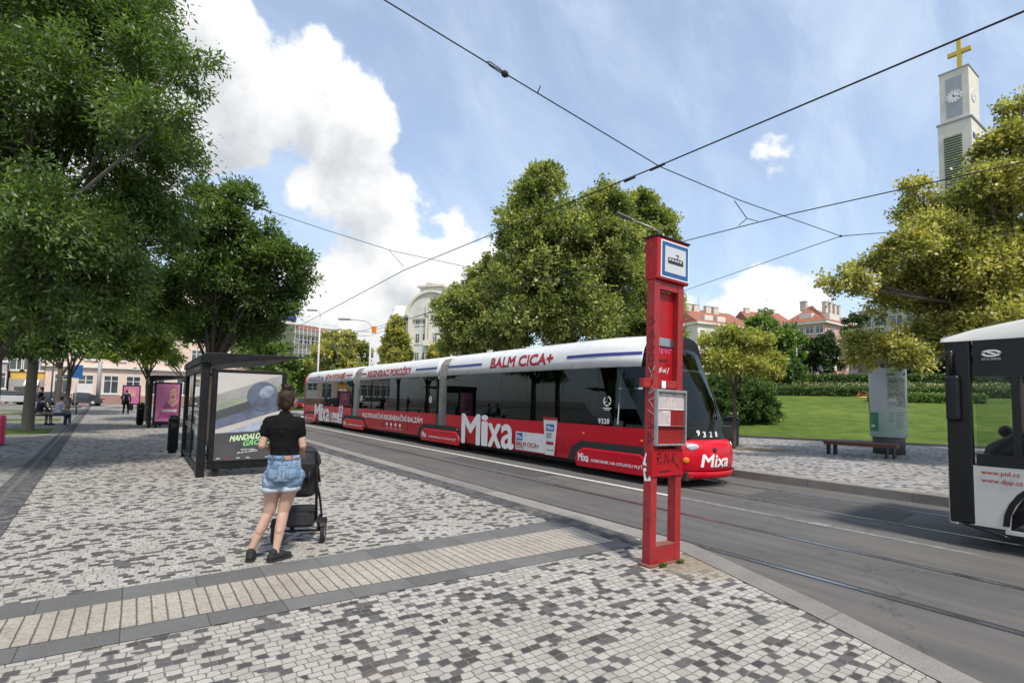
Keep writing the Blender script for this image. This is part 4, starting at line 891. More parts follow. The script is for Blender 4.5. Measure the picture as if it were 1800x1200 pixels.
m = MB(); m.tube([npt(1246, 756, .03), npt(1254, 720, .05), npt(1260, 690, .04)], .012, 6); m.tube([npt(1250, 756, .03), npt(1257, 720, .06), npt(1261, 690, .04)], .012, 6); m.build('wiper', MT['black'], tram)
m = MB(); us = [-.97]+[u for u in US if abs(u) < .97]+[.97]
m.rings([[(nose_x(u, .4), nose_y(u, .4)+d, z) for u in us] for z, d in ((.34, -.012), (.30, -.03), (.24, -.02), (.19, .04))], cap=False, closed=False); m.build('skirt_board', MT['red'], tram)
# far end
m = MB(); P = [(-1.2, .30), (-1.23, 1.2), (-1.225, 2.58), (-1.17, 3.02), (-.86, 3.30), (-.4, 3.36)]; P = sym(P)
m.cur = 0; m.rings([[(TXC+x*s_, y, .3+(z-.3)*q) for x, z in P] for y, s_, q in ((36.0, 1, 1), (36.5, .97, .985), (36.9, .86, .9), (37.05, .7, .7))]); m.build('front_end', MT['red'], tram)
m = MB(); m.box(XN-.006, XN+.02, 36.02, 36.35, 1.21, 2.56); m.build('window', MT['black'], tram)
m = MB(); m.tube([(TXC, 34.6, 3.35), (TXC-.0, 33.4, 4.2), (TXC, 34.3, 5.1)], .03, 6); m.tube([(TXC-.75, 34.3, 5.12), (TXC+.75, 34.3, 5.12)], .025, 6); m.tube([(TXC-.3, 34.6, 3.35), (TXC+.3, 34.6, 3.35)], .05, 6); m.build('pantograph', MT['dgrey'], tram)
# lettering on the near side: u runs towards the camera (right in the photograph)
def sidefn(y, z, x=XN-.006, lean=0.):
    return lambda u, v: (x+lean*v, y-u, z+v)
def roofx(z): return TXC+float(np.interp(z, [q[1] for q in ROOF], [q[0] for q in ROOF]))-.008
def rooffn(y, z): return lambda u, v: (roofx(z+v), y-u, z+v)
def let(body, fn, w, h, mat, bold=.02, shear=0, name='lettering'):
    m = MB(); text(m, body, fn, w, h, bold, shear); return m.build(name, MT[mat], tram)
let('BALM CICA+', rooffn(13.92, 2.75), 3.05, .31, 'crim', .06)
let('REGENERACI POKOŽKY', rooffn(24.75, 2.72), 4.9, .36, 'crim', .045)
let('✶', rooffn(35.6, 2.74), .3, .2, 'navy', .02); let('ROZLOUČTE NA', rooffn(35.2, 2.70), 3.1, .34, 'navy', .04); let('AŽ 8× RYCHLEJŠÍ', rooffn(31.8, 2.70), 3.6, .36, 'crim', .045)
for y0, y1, mt in ((28.0, 26.95, 'crim'), (25.7, 24.95, 'crim'), (19.4, 17.55, 'navy'), (16.7, 14.45, 'navy'), (10.3, 8.04, 'navy')):
    m = MB(); z = 2.86; m.rings([[(roofx(z+q)-.004, y0+(y1-y0)*k/14, z+q) for k in range(15)] for q in (0, .025, .05, .075)], cap=False, closed=False); m.build('painted_line', MT[mt], tram)
def mixa(y, z, w, h, mat='wlet'):
    """the four big letters, the i with a round dot"""
    let('M', sidefn(y, z), w*.37, h*.92, mat, .05); let('ı', sidefn(y-w*.42, z), w*.10, h*.72, mat, .05)
    m = MB(); m.add([(XN-.006, y-w*.47+.5*w*.13*math.cos(k*math.pi/12), z+h*.87+h*.09*math.sin(k*math.pi/12)) for k in range(24)], [tuple(range(24))], False); m.build('lettering', MT[mat], tram)
    let('x', sidefn(y-w*.55, z), w*.22, h*.68, mat, .05); let('a', sidefn(y-w*.79, z), w*.2, h*.69, mat, .045)
mixa(15.55, .335, 3.0, .98)
mixa(33.6, .335, 3.0, 1.0)
def side_panel(name, y0, y1, z0, z1, mat, x=-.004):
    m = MB(); m.box(XN+x, XN+.01, y1, y0, z0, z1); return m.build(name, MT[mat] if isinstance(mat, str) else mat, tram)
for dy, sc in ((0, 1), (18.05, 1.25)):
    Y = lambda y: 12.46+dy-(12.46-y)*sc
    side_panel('advert_panel', Y(12.46), Y(11.12), .35, .86, 'white', -.0035)
    m = MB(); zt = 1.30; m.add([(XN-.008, Y(a), z) for a, z in ((11.1, .33), (11.18, zt), (10.60, zt), (10.72, .33))], [(0, 1, 2, 3)], False); m.build('advert_tube', MT['white'], tram)
    m = MB(); m.add([(XN-.011, Y(a), z) for a, z in ((11.19, zt-.05), (11.19, zt+.02), (10.59, zt+.02), (10.60, zt-.05))], [(0, 1, 2, 3)], False); m.build('advert_tube_cap', MT['crim'], tram)
    MT.setdefault('mblue', pm('advert_blue', (.03, .1, .38), .4))
    for a, b2, z0, z1, mt in ((12.40, 12.12, .62, .83, 'mblue'), (11.07, 10.73, .96, 1.14, 'mblue'), (11.05, 10.75, .60, .68, 'crim')):
        m = MB(); m.add([(XN-.0115, Y(q), z) for q, z in ((a, z0), (b2, z0), (b2, z1), (a, z1))], [(0, 1, 2, 3)], False); m.build('advert_patch', MT[mt], tram)
    let('BALM CICA+', sidefn(Y(12.40), .46, XN-.0125), 1.05*sc, .12, 'crim', .02); let('Mixa', sidefn(Y(12.37), .67, XN-.0145), .22*sc, .1, 'wlet', .03); let('Mixa', sidefn(Y(11.03), 1.0, XN-.0145), .26*sc, .1, 'wlet', .03)
    let('BALM', sidefn(Y(11.03), .85, XN-.0125), .2*sc, .05, 'dgrey', .02); let('CICA+', sidefn(Y(11.03), .78, XN-.0125), .2*sc, .05, 'dgrey', .02)
    for a, b2, z in ((12.40, 12.05, .41), (11.04, 10.74, .45)): side_panel('advert_line', Y(a), Y(b2), z, z+.018, 'dgrey', -.012)
let('MULTIFUNKČNÍ REGENERAČNÍ BALZÁM', sidefn(25.2, .80), 6.6, .27, 'wlet', .03)
for k in range(4):
    m = MB(); y = 22.1-k*.47; m.add([(XN-.006, y+.1*math.cos(a*math.pi/6), .615+.075*math.sin(a*math.pi/6)) for a in range(12)], [tuple(range(12))], False); m.box(XN-.006, XN, y-.14, y+.1, .45, .465); m.build('advert_icon', MT['wlet'], tram)
for (yc, h), w in zip(BG, (1, .95, .95, .8)):
    let('Mixa', sidefn(yc+h*.92, .31, XN-.041), .36, .19, 'wlet', .035); let('ODBORNÍK NA CITLIVOU PLEŤ', sidefn(yc+h*.52, .325, XN-.041), h*1.42, .085, 'wlet', .025)
let('9328', sidefn(9.10, 1.25, XN-.012), .36, .12, 'wlet', .025)
def emblem(y, z, r):
    m = MB()
    for a0 in range(3):
        for k in range(7):
            p = lambda a, q: (XN-.012, y-q*r*math.cos(a), z+q*r*math.sin(a)); a = a0*2.094+k*.27; m.add([p(a, .78), p(a+.28, .78), p(a+.28, 1), p(a, 1)], [(0, 1, 2, 3)], False)
        a = a0*2.094+.4; m.add([p(a, .15), p(a+.9, .7), p(a+1.25, .7), p(a+.5, .1)], [(0, 1, 2, 3)], False)
    m.box(XN-.012, XN-.008, y-r*1.1, y+r*1.1, z-r*1.45, z-r*1.3); m.box(XN-.012, XN-.008, y-r*.7, y+r*.7, z-r*1.75, z-r*1.62); return m.build('emblem', MT['wlet'], tram)
emblem(8.83, 1.78, .12)
for y in (17.95, 25.4): 
    m = MB(); m.add([(XN-.012, y+.12*math.cos(a*math.pi/10), 1.72+.13*math.sin(a*math.pi/10)) for a in range(20)], [tuple(range(20))], False); s_ = m.build('round_sticker', MT['wlet'], tram)
    m = MB(); m.box(XN-.016, XN-.013, y-.03, y+.03, 1.64, 1.8); m.build('sticker_print', MT['dgrey'], tram)
for y, z in ((9.62, .98), (7.78, .93), (15.9, .72), (18.6, .5), (24.6, .55)):
    m = MB(); m.ball((XN-.005, y, z), (.012, .045, .02), 8); m.build('side_marker', MT['orange'], tram)
# panel joints
m = MB()
for y in (8.58, 9.12, 10.40, 13.3, 20.0, 22.6, 29.5, 32.2): m.box(XN-.0016, XN+.01, y-.006, y+.006, .42, 1.2)
m.build('panel_joints', MT['groove'], tram)
m = MB(); m.box(XN-.01, XN+.02, 7.9, 8.5, 2.06, 2.10); m.box(XN-.01, XN+.02, 8.47, 8.5, 1.25, 2.5); m.build('cab_window_frame', MT['lgrey'], tram)
# seats and grab poles inside
for k, y in enumerate([9.9, 11.0, 12.1, 13.2, 14.3, 19, 20.4, 21.8, 23.2, 28.5, 30, 31.5, 33]):
    for X in (XN+.35, XF-.75):
        m = MB(); m.box(X, X+.42, y, y+.42, .85, .92); m.obox((X+.21, y+.46, 1.22), (.21, 0, 0), (0, .03, 0), (0, .03, .32)); m.box(X+.1, X+.3, y+.1, y+.3, .42, .85); m.build('seat', MT['dgrey'], tram, bevel=.02)
for y in (10.42, 12.6, 15.2, 19.6, 22.4, 29.2): 
    m = MB(); m.tube([(TXC-.35, y, .42), (TXC-.35, y, 2.5)], .018, 6); m.build('grab_pole', MT['orange'] if False else MT['lgrey'], tram)

# the tail module draws in towards its nose, most of all at roof height
bpy.context.view_layer.update()
for o in tram.children:
    dz = o.data
    for v in dz.vertices:
        Y = v.co.y+tram.location.y; z = v.co.z
        if Y < 9.4 and z > 1.1:
            t_ = min(1.3, (9.4-Y)/1.7)**1.5; g_ = min(1, (z-1.1)/2.1); g_ = g_*g_*(3-2*g_)
            v.co.x *= 1-.36*t_*g_; v.co.z -= .05*t_*max(0, z-2.9)/.4

# ------------------------------------------------------------------ bus
BX0, BY1 = 8.75, 2.40; BX1 = BX0+2.5; BYE = -9.4
bus = thing('bus', 'white low-floor bus with black window band entering at the right edge', 'bus', (BX0+1.25, -3.5, 0))
MT['buswhite'] = pm('bus_white', (.56, .55, .51), .35, 0, .05, 2, coat=.3, dirt=((.33, .31, .28), 1.8, .35))
def rbox(x0, x1, y0, y1, r, z, n=6):
    P = []
    for cx, cy, a0 in ((x1-r, y1-r, 0), (x0+r, y1-r, 90), (x0+r, y0+r, 180), (x1-r, y0+r, 270)):
        for k in range(n+1): a = R(a0+90*k/n); P.append((cx+r*math.cos(a), cy+r*math.sin(a), z))
    return P
# lower body with a front wheel arch
AY, AR = 1.10, .68
def side_poly(z0, z1):
    pts = [(BYE, z0), (AY-AR, z0)]+[(AY-AR*math.cos(R(a)), .34+AR*.92*math.sin(R(a))) for a in (12, 35, 60, 90, 120, 145, 168)]+[(AY+AR, z0), (2.16, z0), (2.20, z1), (BYE, z1)]
    return pts
for X in (BX0, BX1-.04):
    m = MB(); m.prism(side_poly(.30, 1.05), lambda u, v, d: (d, u, v), X, X+.04); m.build('side_panel', MT['buswhite'], bus)
m = MB(); m.box(BX0+.06, BX1-.06, BYE, AY-AR-.1, .25, .4); m.box(BX0+.06, BX1-.06, AY+AR+.05, 2.1, .25, .4); m.build('floor', MT['dgrey'], bus)
m = MB(); P = [(AY-AR*math.cos(R(a)), .34+AR*.92*math.sin(R(a))) for a in range(0, 181, 12)]; m.rings([[(x, u, v) for u, v in P] for x in (BX0-.012, BX0+.02)], cap=False, closed=False)
m.rings([[(BX0-.012, u, v), (BX0-.012, AY+(u-AY)*1.09, .34+(v-.34)*1.09)] for u, v in P], cap=False, closed=False, smooth=False); m.build('arch_trim', MT['black'], bus)
for X in (BX0+.05, BX1-.33):
    for Y in (AY, -4.8):
        w = MB(); w.cyl((X, Y, .48), .48, .28, 32, axis='X'); wo_ = w.build('wheel', MT['rubber'], bus); w = MB(); w.cyl((X-.01, Y, .48), .27, .3, 24, axis='X'); w.build('rim', MT['grey'], wo_)
# front corner: black column with a pale strip, then the windscreen
def corner(name, z0, z1, mat, y_in=2.27, bulge=0.0, n=8, x_stop=None, top=None):
    m = MB(); rs_ = []
    for z in [z0+(z1-z0)*k/6 for k in range(7)]:
        tilt = .06*max(0, z-1.0)
        rr = [(BX0, y_in)]+[(BX0+.14-.14*math.cos(R(a)), y_in+(BY1-y_in+bulge-tilt*0)*math.sin(R(a))) for a in range(10, 91, 10)]+[(BX0+.6, BY1+bulge), (BX1-.6, BY1+bulge)]+[(BX1-.34+.34*math.cos(R(a)), y_in+(BY1-y_in+bulge)*math.sin(R(a))) for a in range(90, -1, -10)]
        rs_.append([(x, y-tilt, z) for x, y in rr])
    m.rings(rs_, cap=False, closed=False); return m.build(name, mat, bus)
corner('front_bumper', .28, .98, MT['buswhite']); corner('windscreen', 1.0, 2.24, MT['glass']); corner('front_visor', 2.24, 2.66, MT['black'])
m = MB(); m.box(BX0-.006, BX0+.08, 2.10, 2.36, .30, 2.66); m.build('front_pillar', MT['black'], bus, bevel=.02)
m = MB(); m.tube([(BX0-.012, 2.22, .30), (BX0-.012, 1.98, .25), (BX0-.012, 1.83, .22), (BX0-.012, 1.78, .19)], .018, 6); m.build('bumper_lip', MT['black'], bus)
m = MB(); m.box(BX0-.01, BX0+.02, BYE, 1.82, .25, .295); m.build('sill', MT['lgrey'], bus)
# window band
m = MB(); m.box(BX0, BX0+.05, BYE, 2.07, 2.18, 2.64); m.box(BX1-.05, BX1, BYE, 2.07, 2.18, 2.64); m.box(BX0-.002, BX0+.05, BYE, 2.07, 1.055, 1.20); m.box(BX1-.05, BX1, BYE, 2.07, 1.055, 1.2)
m.build('window_band', MT['black'], bus)
for i, (y0, y1) in enumerate(((1.72, 2.06), (.2, 1.64), (-1.4, .1), (-3.1, -1.5), (-4.9, -3.2), (-7, -5), (-9.3, -7.1))):
    for X in (BX0+.004, BX1-.02):
        m = MB(); m.box(X, X+.014, y0, y1, 1.203, 2.177); w_ = m.build('window', MT['glass'], bus)
    for xa, xb in ((BX0-.003, BX0+.05), (BX1-.05, BX1+.003)): m = MB(); m.box(xa, xb, y0-.08, y0-.001, 1.203, 2.177); m.build('window_post', MT['black'], bus)
# roof
PR = [(2.41, 2.64), (2.405, 2.70), (2.36, 2.745), (2.1, 2.815), (1.7, 2.885), (1.2, 2.97), (.5, 3.04), (-1, 3.08), (BYE, 3.08)]
m = MB(); m.rings([[(BX0-.004, y, 2.645 if z > 2.67 else 2.64), (BX0+.03, y, z-.06 if z > 2.73 else z), (BX0+.22, y, z), (BX1-.22, y, z), (BX1-.03, y, z-.06 if z > 2.73 else z), (BX1+.004, y, 2.645 if z > 2.67 else 2.64)] for y, z in PR], closed=False, cap=False); m.build('roof', MT['buswhite'], bus)
m = MB(); m.box(BX0+.06, BX1-.06, BYE, 2.2, 2.50, 2.56); m.build('ceiling', MT['dgrey'], bus)
m = MB(); m.box(BX0, BX1, BYE-.06, BYE-.002, .3, 3.0); m.build('rear_wall', MT['buswhite'], bus)
m = MB(); m.box(BX0-.09, BX0-.012, 2.20, 2.35, 1.60, 2.20); mi = m.build('mirror', MT['black'], bus, bevel=.04, seg=4); m = MB(); m.tube([(BX0+.01, 2.28, 2.5), (BX0-.04, 2.29, 2.46), (BX0-.05, 2.28, 2.19)], .025, 8); m.build('mirror_arm', MT['black'], mi); m = MB(); m.ball((BX0-.015, 2.30, 2.47), (.04, .05, .07), 10); m.build('mirror_mount', MT['black'], mi)
m = MB(); m.ball((BX1+.06, 2.3, 1.42), (.12, .1, .10), 12); m.build('mirror', MT['black'], bus)
for z, mt in ((1.18, 'redlens'), (1.36, 'redlens')): m = MB(); m.ball((BX0+.03, 2.352, z), (.018, .018, .06), 10); m.build('marker_lamp', MT[mt], bus)
bfn = lambda y, z: (lambda u, v: (BX0-.005, y-u, z+v))
MT['bred'] = pm('sign_red', (.42, .03, .03), .5)
m = MB(); text(m, 'www.pid.cz', bfn(2.03, .935), .36, .068, .01); m.build('lettering', MT['bred'], bus); m = MB(); text(m, 'www.dpp.cz', bfn(2.03, .835), .385, .068, .01); m.build('lettering', MT['bred'], bus)
m = MB(); text(m, 'SOLARIS', bfn(1.985, 2.385), .185, .026, .02); m.build('lettering', MT['lgrey'], bus)
m = MB(); cy_, cz_ = 1.89, 2.47
for sg in (1, -1):
    for k in range(10):
        p = lambda a, q, w: (BX0-.006, cy_-sg*(.098*q*math.cos(a)), cz_+sg*.046*q*math.sin(a)+0)
        a = R(-20+k*20); a2 = R(-20+(k+1)*20); t0, t1 = .45+.3*math.sin(R(k*18)), .45+.3*math.sin(R((k+1)*18)); m.add([p(a, 1, 0), p(a2, 1, 0), p(a2, 1-t1*.6, 0), p(a, 1-t0*.6, 0)], [(0, 1, 2, 3)], False)
m.add([(BX0-.006, cy_+.05, cz_+.012), (BX0-.006, cy_-.03, cz_-.022), (BX0-.006, cy_-.055, cz_-.010), (BX0-.006, cy_+.02, cz_+.026)], [(0, 1, 2, 3)], False); m.build('emblem', MT['wlet'], bus)
# inside the cab
m = MB(); m.tube([(BX0+.5, 2.05, 1.0), (BX0+.55, 1.95, 1.16), (BX0+.55, 1.72, 1.34), (BX0+.55, 1.5, 1.32), (BX0+.55, 1.35, 1.18)], [.12, .2, .17, .14, .12], 10); m.box(BX0+.1, BX0+1.3, 1.75, 2.1, .5, 1.12); m.build('dashboard', MT['black'], bus, bevel=.03)
m = MB(); cw = Vector((BX0+.62, 1.42, 1.30)); ay = Vector((0, -.35, .94)).normalized(); ax = Vector((1, 0, 0)); m.tube([cw+(ax*math.cos(k*math.pi/12)+ay.cross(ax)*math.sin(k*math.pi/12))*.22 for k in range(25)], .016, 8); m.build('steering_wheel', MT['black'], bus)
m = MB(); m.box(BX0+.35, BX0+.85, .55, 1.05, .55, .8); m.box(BX0+.35, BX0+.85, .42, .56, .8, 1.6); m.build('driver_seat', MT['dgrey'], bus, bevel=.05)
for k, y in enumerate((-.6, -1.7, -2.8, -6, -7.2)):
    for X in (BX0+.15, BX1-1.05): m = MB(); m.box(X, X+.9, y, y+.42, .8, .88); m.box(X, X+.9, y-.06, y, .8, 1.5); m.build('seat', MT['dgrey'], bus, bevel=.03)

# ------------------------------------------------------------------ stop pillar
MT['pred'] = pm('pillar_red', (.37, .006, .011), .42, 0, .10, 4, .15, 60, spec=.35, dirt=((.19, .035, .03), 11, .75))
MT['pfade'] = pm('faded_red', (.31, .016, .018), .55, 0, .14, 5, .15, 60, dirt=((.16, .06, .05), 13, .8))
MT['rust'] = pm('rusty_base', (.20, .07, .05), .8, 0, .3, 14)
MT['sblue'] = pm('sign_blue', (.012, .085, .24), .4); MT['sgrey'] = pm('sign_grey', (.52, .54, .56), .45, 0, .06, 3)
MT['paper'] = pm('paper', (.80, .80, .79), .7, 0, .06, 9); MT['ink'] = pm('print_grey', (.25, .25, .26), .7)
MT['perspex'] = glassmat('case_perspex', (.98, .95, .95), .97, .06, 1.15)
pil = thing('stop_pillar', 'tall red tram stop pillar with a boxed sign on top and timetable case, beside the kerb', 'stop pillar', (4.33, 3.5, PZ))
px0, px1, py0, py1 = 4.10, 4.56, 3.42, 3.52
def pb(name, mat, *bx, bevel=.004):
    m = MB(); [m.box(*q) for q in bx]; return m.build(name, MT[mat], pil, bevel)
pil.rotation_euler = (0, R(1.3), 0)
pb('base_plate', 'rust', (px0-.03, px1+.02, py0-.03, py1+.03, PZ-.02, PZ+.018))
for x0, x1 in ((px0, px0+.085), (px1-.085, px1)): pb('post', 'pfade', (x0, x1, py0, py1, PZ+.018, 2.99))
pb('bottom_box', 'pfade', (px0+.086, px1-.086, py0+.004, py1-.004, PZ+.018, .35)); pb('cross_bar', 'rust', (px0+.086, px1-.086, py0+.002, py1-.002, .352, .372))
pb('back_panel', 'pred', (px0+.086, px1-.086, py1-.035, py1-.01, 1.02, 2.90)); pb('header', 'pfade', (px0+.086, px1-.086, py0+.006, py1-.04, 2.90, 2.989))
pb('lower_box', 'pred', (px0-.004, px1+.004, py0-.012, py1-.036, 1.035, 1.30)); 
m = MB(); m.box(px0+.087, px1-.087, py1-.05, py1-.036, 2.335, 2.42); m.build('metal_strip', MT['steel'], pil)
pb('sign_box', 'pred', (px0-.003, px1+.045, py0-.03, py1+.03, 2.992, 3.425), bevel=.012); pb('box_lid', 'groove', (px0-.012, px1+.054, py0-.04, py1+.04, 3.427, 3.443))
sx0, sx1, sz0, sz1, sy = px0+.045, px1+.03, 3.02, 3.40, py0-.032
m = MB(); m.box(sx0, sx1, sy-.003, sy+.01, sz0, sz1); m.build('sign_face', MT['wlet'], pil); m = MB(); m.box(sx0+.014, sx1-.014, sy-.0055, sy, sz0+.014, sz1-.014); m.build('sign_border', MT['sblue'], pil)
m = MB(); m.box(sx0+.056, sx1-.056, sy-.008, sy, sz0+.056, sz1-.056); m.build('sign_field', MT['sgrey'], pil)
m = MB(); cx_, cz_ = (sx0+sx1)/2, (sz0+sz1)/2; y = sy-.0095; w2 = .125
m.add([(cx_+a*w2, y, cz_+b_) for a, b_ in ((-1, -.028), (-.93, -.04), (.93, -.04), (1, -.028), (.97, .0), (1, .012), (.9, .022), (.2, .026), (-.9, .022), (-1, .012), (-.97, 0))], [tuple(range(11))], False)
m.tube([(cx_+.02, y, cz_+.026), (cx_+.045, y, cz_+.048), (cx_+.02, y, cz_+.062)], .0035, 5); m.tube([(cx_, y, cz_+.064), (cx_+.05, y, cz_+.064)], .0035, 5); m.build('tram_pictogram', MT['blet'], pil)
m = MB(); [m.box(cx_-w2*.86+k*.043, cx_-w2*.86+k*.043+.03, y-.0025, y-.001, cz_-.008, cz_+.011) for k in range(5)]; m.build('pictogram_windows', MT['sgrey'], pil)
for z in (3.08, 3.34): pb('hinge', 'pfade', (px0-.012, px0-.0035, py0+.04, py0+.055, z-.03, z+.03))
for z in (.30, .62, .98, 1.45, 2.05, 2.6, 2.93):
    m = MB(); m.ball((px0+.04, py0-.001, z), (.008, .005, .008), 8); m.ball((px0-.001, py0+.05, z+.03), (.005, .008, .008), 8); m.ball((px1-.04, py0-.001, z), (.008, .005, .008), 8); m.build('bolt', MT['rust'], pil)
# timetable case, turned a little proud of the posts
cx0, cx1, cy0, cz0, cz1 = px0+.012, px1+.012, py0-.05, 1.335, 1.89
m = MB(); t_ = .016
for b_ in ((cx0, cx1, cz0, cz0+t_), (cx0, cx1, cz1-t_-.012, cz1), (cx0, cx0+t_, cz0+t_, cz1-t_-.012), (cx1-t_, cx1, cz0+t_, cz1-t_-.012)): m.box(b_[0], b_[1], cy0, cy0+.045, b_[2], b_[3])
m.build('case_frame', MT['grey'], pil, .003)
m = MB(); m.box(cx0+t_, cx1-t_, cy0+.036, cy0+.044, cz0+t_, cz1-t_-.012); m.build('case_back', MT['pfade'], pil)
m = MB(); m.box(cx0+t_, cx1-t_, cy0+.006, cy0+.009, cz0+t_, cz1-t_-.012); m.build('case_cover', MT['perspex'], pil)
m = MB(); m.box(cx0+t_, cx1-t_, cy0+.012, cy0+.035, cz0+.19, cz0+.196); m.build('case_shelf', MT['grey'], pil)
for a, b_, z0, z1 in ((.03, .235, .355, .52), (.242, .45, .355, .52), (.03, .235, .195, .345)):
    m = MB(); m.box(cx0+a, cx0+b_, cy0+.030, cy0+.0345, cz0+z0, cz0+z1); sh = m.build('timetable', MT['paper'], pil); m = MB(); rr_ = random.Random(int(a*100+z0*10))
    for k in range(12):
        zz = cz0+z1-.022-k*(z1-z0-.03)/12
        for c in range(7):
            xx = cx0+a+.012+c*(b_-a-.02)/7; m.box(xx, xx+(b_-a)/9*rr_.uniform(.35, .95), cy0+.0285, cy0+.0298, zz, zz+.004)
    m.box(cx0+a+.012, cx0+a+.08, cy0+.0285, cy0+.0298, cz0+z1-.014, cz0+z1-.007); o = m.build('timetable_print', MT['ink'], sh, world=False); o.data.transform(Matrix.Translation(-pil.location))
pb('clamp', 'pfade', (px0-.11, px0-.002, py0+.02, py0+.08, 1.90, 1.99)); pb('clamp', 'pfade', (px0+.09, px1-.09, py0+.002, py0+.02, 1.905, 1.985))
m = MB(); m.box(px0+.13, px0+.19, py0-.002, py0, 1.905, 1.975); m.build('paper_scrap', MT['paper'], pil)
# graffiti as drawn strokes
def stroke(m, pts, fn, w):
    for i in range(len(pts)-1):
        a, b_ = Vector(pts[i]), Vector(pts[i+1]); d = (b_-a); 
        if d.length < 1e-6: continue
        d.normalize(); n = Vector((-d.y, d.x))*w/2; a = a-d*w*.35; b_ = b_+d*w*.35
        m.add([fn(*(a-n)), fn(*(b_-n)), fn(*(b_+n)), fn(*(a+n))], [(0, 1, 2, 3)], False)
def graffiti(name, strokes, fn, w, mat):
    m = MB()
    for k, s_ in enumerate(strokes): stroke(m, s_, (lambda u, v, k=k: fn(u, v, k*.0003)), w)
    return m.build(name, MT[mat], pil)
MT['wmark'] = pm('marker_white', (.42, .36, .35), .6); MT['marker'] = pm('marker_black', (.05, .006, .008), .5); MT['pinkmk'] = pm('marker_pink', (.6, .12, .3), .5)
fb = lambda u0, z0, yy: (lambda u, v, e: (u0+u, yy-.001-e, z0+v))
RNK = [[(0, 0), (0, .1), (.045, .1), (.05, .065), (0, .05), (.055, 0)], [(.08, .02), (.085, .025)], [(.11, 0), (.115, .1), (.165, .005), (.17, .1)], [(.195, .03), (.2, .035)], [(.225, 0), (.23, .1)], [(.285, .1), (.232, .045), (.3, -.02), (.33, -.05)], [(.355, .02), (.36, .024)], [(.03, -.075), (.2, -.07)]]
graffiti('graffiti', RNK, fb(px0+.07, 1.155, py0-.012), .013, 'marker')
yy = py1-.036
def word(x0, z0, s_): return [[(x0+a*s_, z0+b_*s_) for a, b_ in q] for q in ([(0, 0), (0, 1), (.4, .8), (.1, .5), (.5, .3), (0, 0)], [(.7, .5), (.9, .7), (1.1, .5), (.9, .25), (.7, .5)], [(1.3, .5), (1.5, .7), (1.7, .5), (1.5, .25), (1.3, .5)], [(1.9, .3), (2.0, .8)], [(2.2, .75), (2.3, .45), (2.6, .5), (2.7, .85), (2.4, -.1), (3.4, .1)])]
graffiti('graffiti', word(.0, 0, .062), fb(px0+.115, 2.155, yy), .008, 'blet')
graffiti('graffiti', [[(a, b_*1.0) for a, b_ in q] for q in ([(0, 0), (.01, .08), (.05, .07), (.045, .035), (.005, .035)], [(.06, .0), (.075, .055), (.09, .0), (.1, .06)], [(.12, .04), (.13, .005), (.145, .04), (.16, .0), (.17, .05)], [(.19, .0), (.215, .06)])], fb(px0+.10, 2.06, yy), .007, 'wlet')
graffiti('graffiti', [[(a, b_) for a, b_ in q] for q in ([(0, 0), (.02, .06), (.04, .0), (.06, .06)], [(.08, 0), (.085, .06), (.12, .03), (.085, .0)], [(.14, .06), (.15, 0), (.18, .05)], [(.2, 0), (.21, .06), (.25, .05)])], fb(px0+.11, 2.26, yy), .012, 'pinkmk')
fl = lambda z0: (lambda u, v, e: (px0-.0012-e, py1-.02-u, z0+v))
graffiti('graffiti', [[(.02, 0), (.09, .03), (.03, .07), (.09, .1)], [(.02, .13), (.08, .13), (.08, .2), (.02, .2), (.02, .13)], [(.03, .24), (.09, .27), (.03, .31)], [(.03, .36), (.06, .45), (.09, .36)], [(.02, .5), (.09, .52), (.03, .58)]], fl(2.03), .009, 'blet')
graffiti('graffiti', [[(.02, .42), (.06, .36), (.1, .44)], [(.06, .36), (.05, .27)], [(.03, .24), (.1, .2), (.03, .16), (.08, .25)], [(.1, .12), (.03, .1), (.09, .03)], [(.02, 0), (.1, -.04)]], fl(1.68), .009, 'wmark')
graffiti('graffiti', [[(.03, 0), (.09, .04), (.03, .09), (.03, 0)], [(.03, .14), (.09, .16), (.03, .2)], [(.05, .24), (.08, .3), (.03, .3)]], fl(1.36), .009, 'marker')
m = MB()
for z, a in ((1.19, .3), (1.05, -.15)):
    c = Vector((px0-.0018, py0+.055, z)); u = Vector((0, math.cos(a), math.sin(a)))*.04; v = Vector((0, -math.sin(a), math.cos(a)))*.062; m.add([c-u-v, c+u-v, c+u+v, c-u+v], [(0, 1, 2, 3)], False)
    m2 = MB(); m2.add([c+Vector((-.0008, 0, 0))+q for q in (-u*.5-v*.6, u*.3-v*.5, u*.6+v*.6, -u*.2+v*.3)], [(0, 1, 2, 3)], False); m2.build('sticker_print', MT['blet'], pil)
    m.build('sticker', MT['paper'], pil); m = MB()
# grass tufts at the pillar's foot
def tuft(loc, n, h, label):
    b = MB(); rg = random.Random(int(loc[0]*1000))
    for k in range(n):
        a = rg.uniform(0, 6.28); r = rg.uniform(0, .045); p = Vector((loc[0]+r*math.cos(a), loc[1]+r*.6*math.sin(a), PZ)); d = Vector((rg.uniform(-.5, .5), rg.uniform(-.5, .5), 1))*h*rg.uniform(.5, 1.1); s_ = Vector((math.sin(a), -math.cos(a), 0))*.004
        b.add([p-s_, p+s_, p+d*.6+s_*.8, p+d+Vector((d.x, d.y, 0))*.4, p+d*.6-s_*.8], [(0, 1, 2, 3, 4)], False)
    return tag(b.build('grass_tuft', MT['lawn']), label, 'weed', 'grass tufts at the foot of the stop pillar')
tuft((4.22, 3.36, 0), 70, .05, 'small green grass tuft at the left front foot of the red pillar'); tuft((4.47, 3.35, 0), 60, .045, 'small green grass tuft at the right front foot of the red pillar')

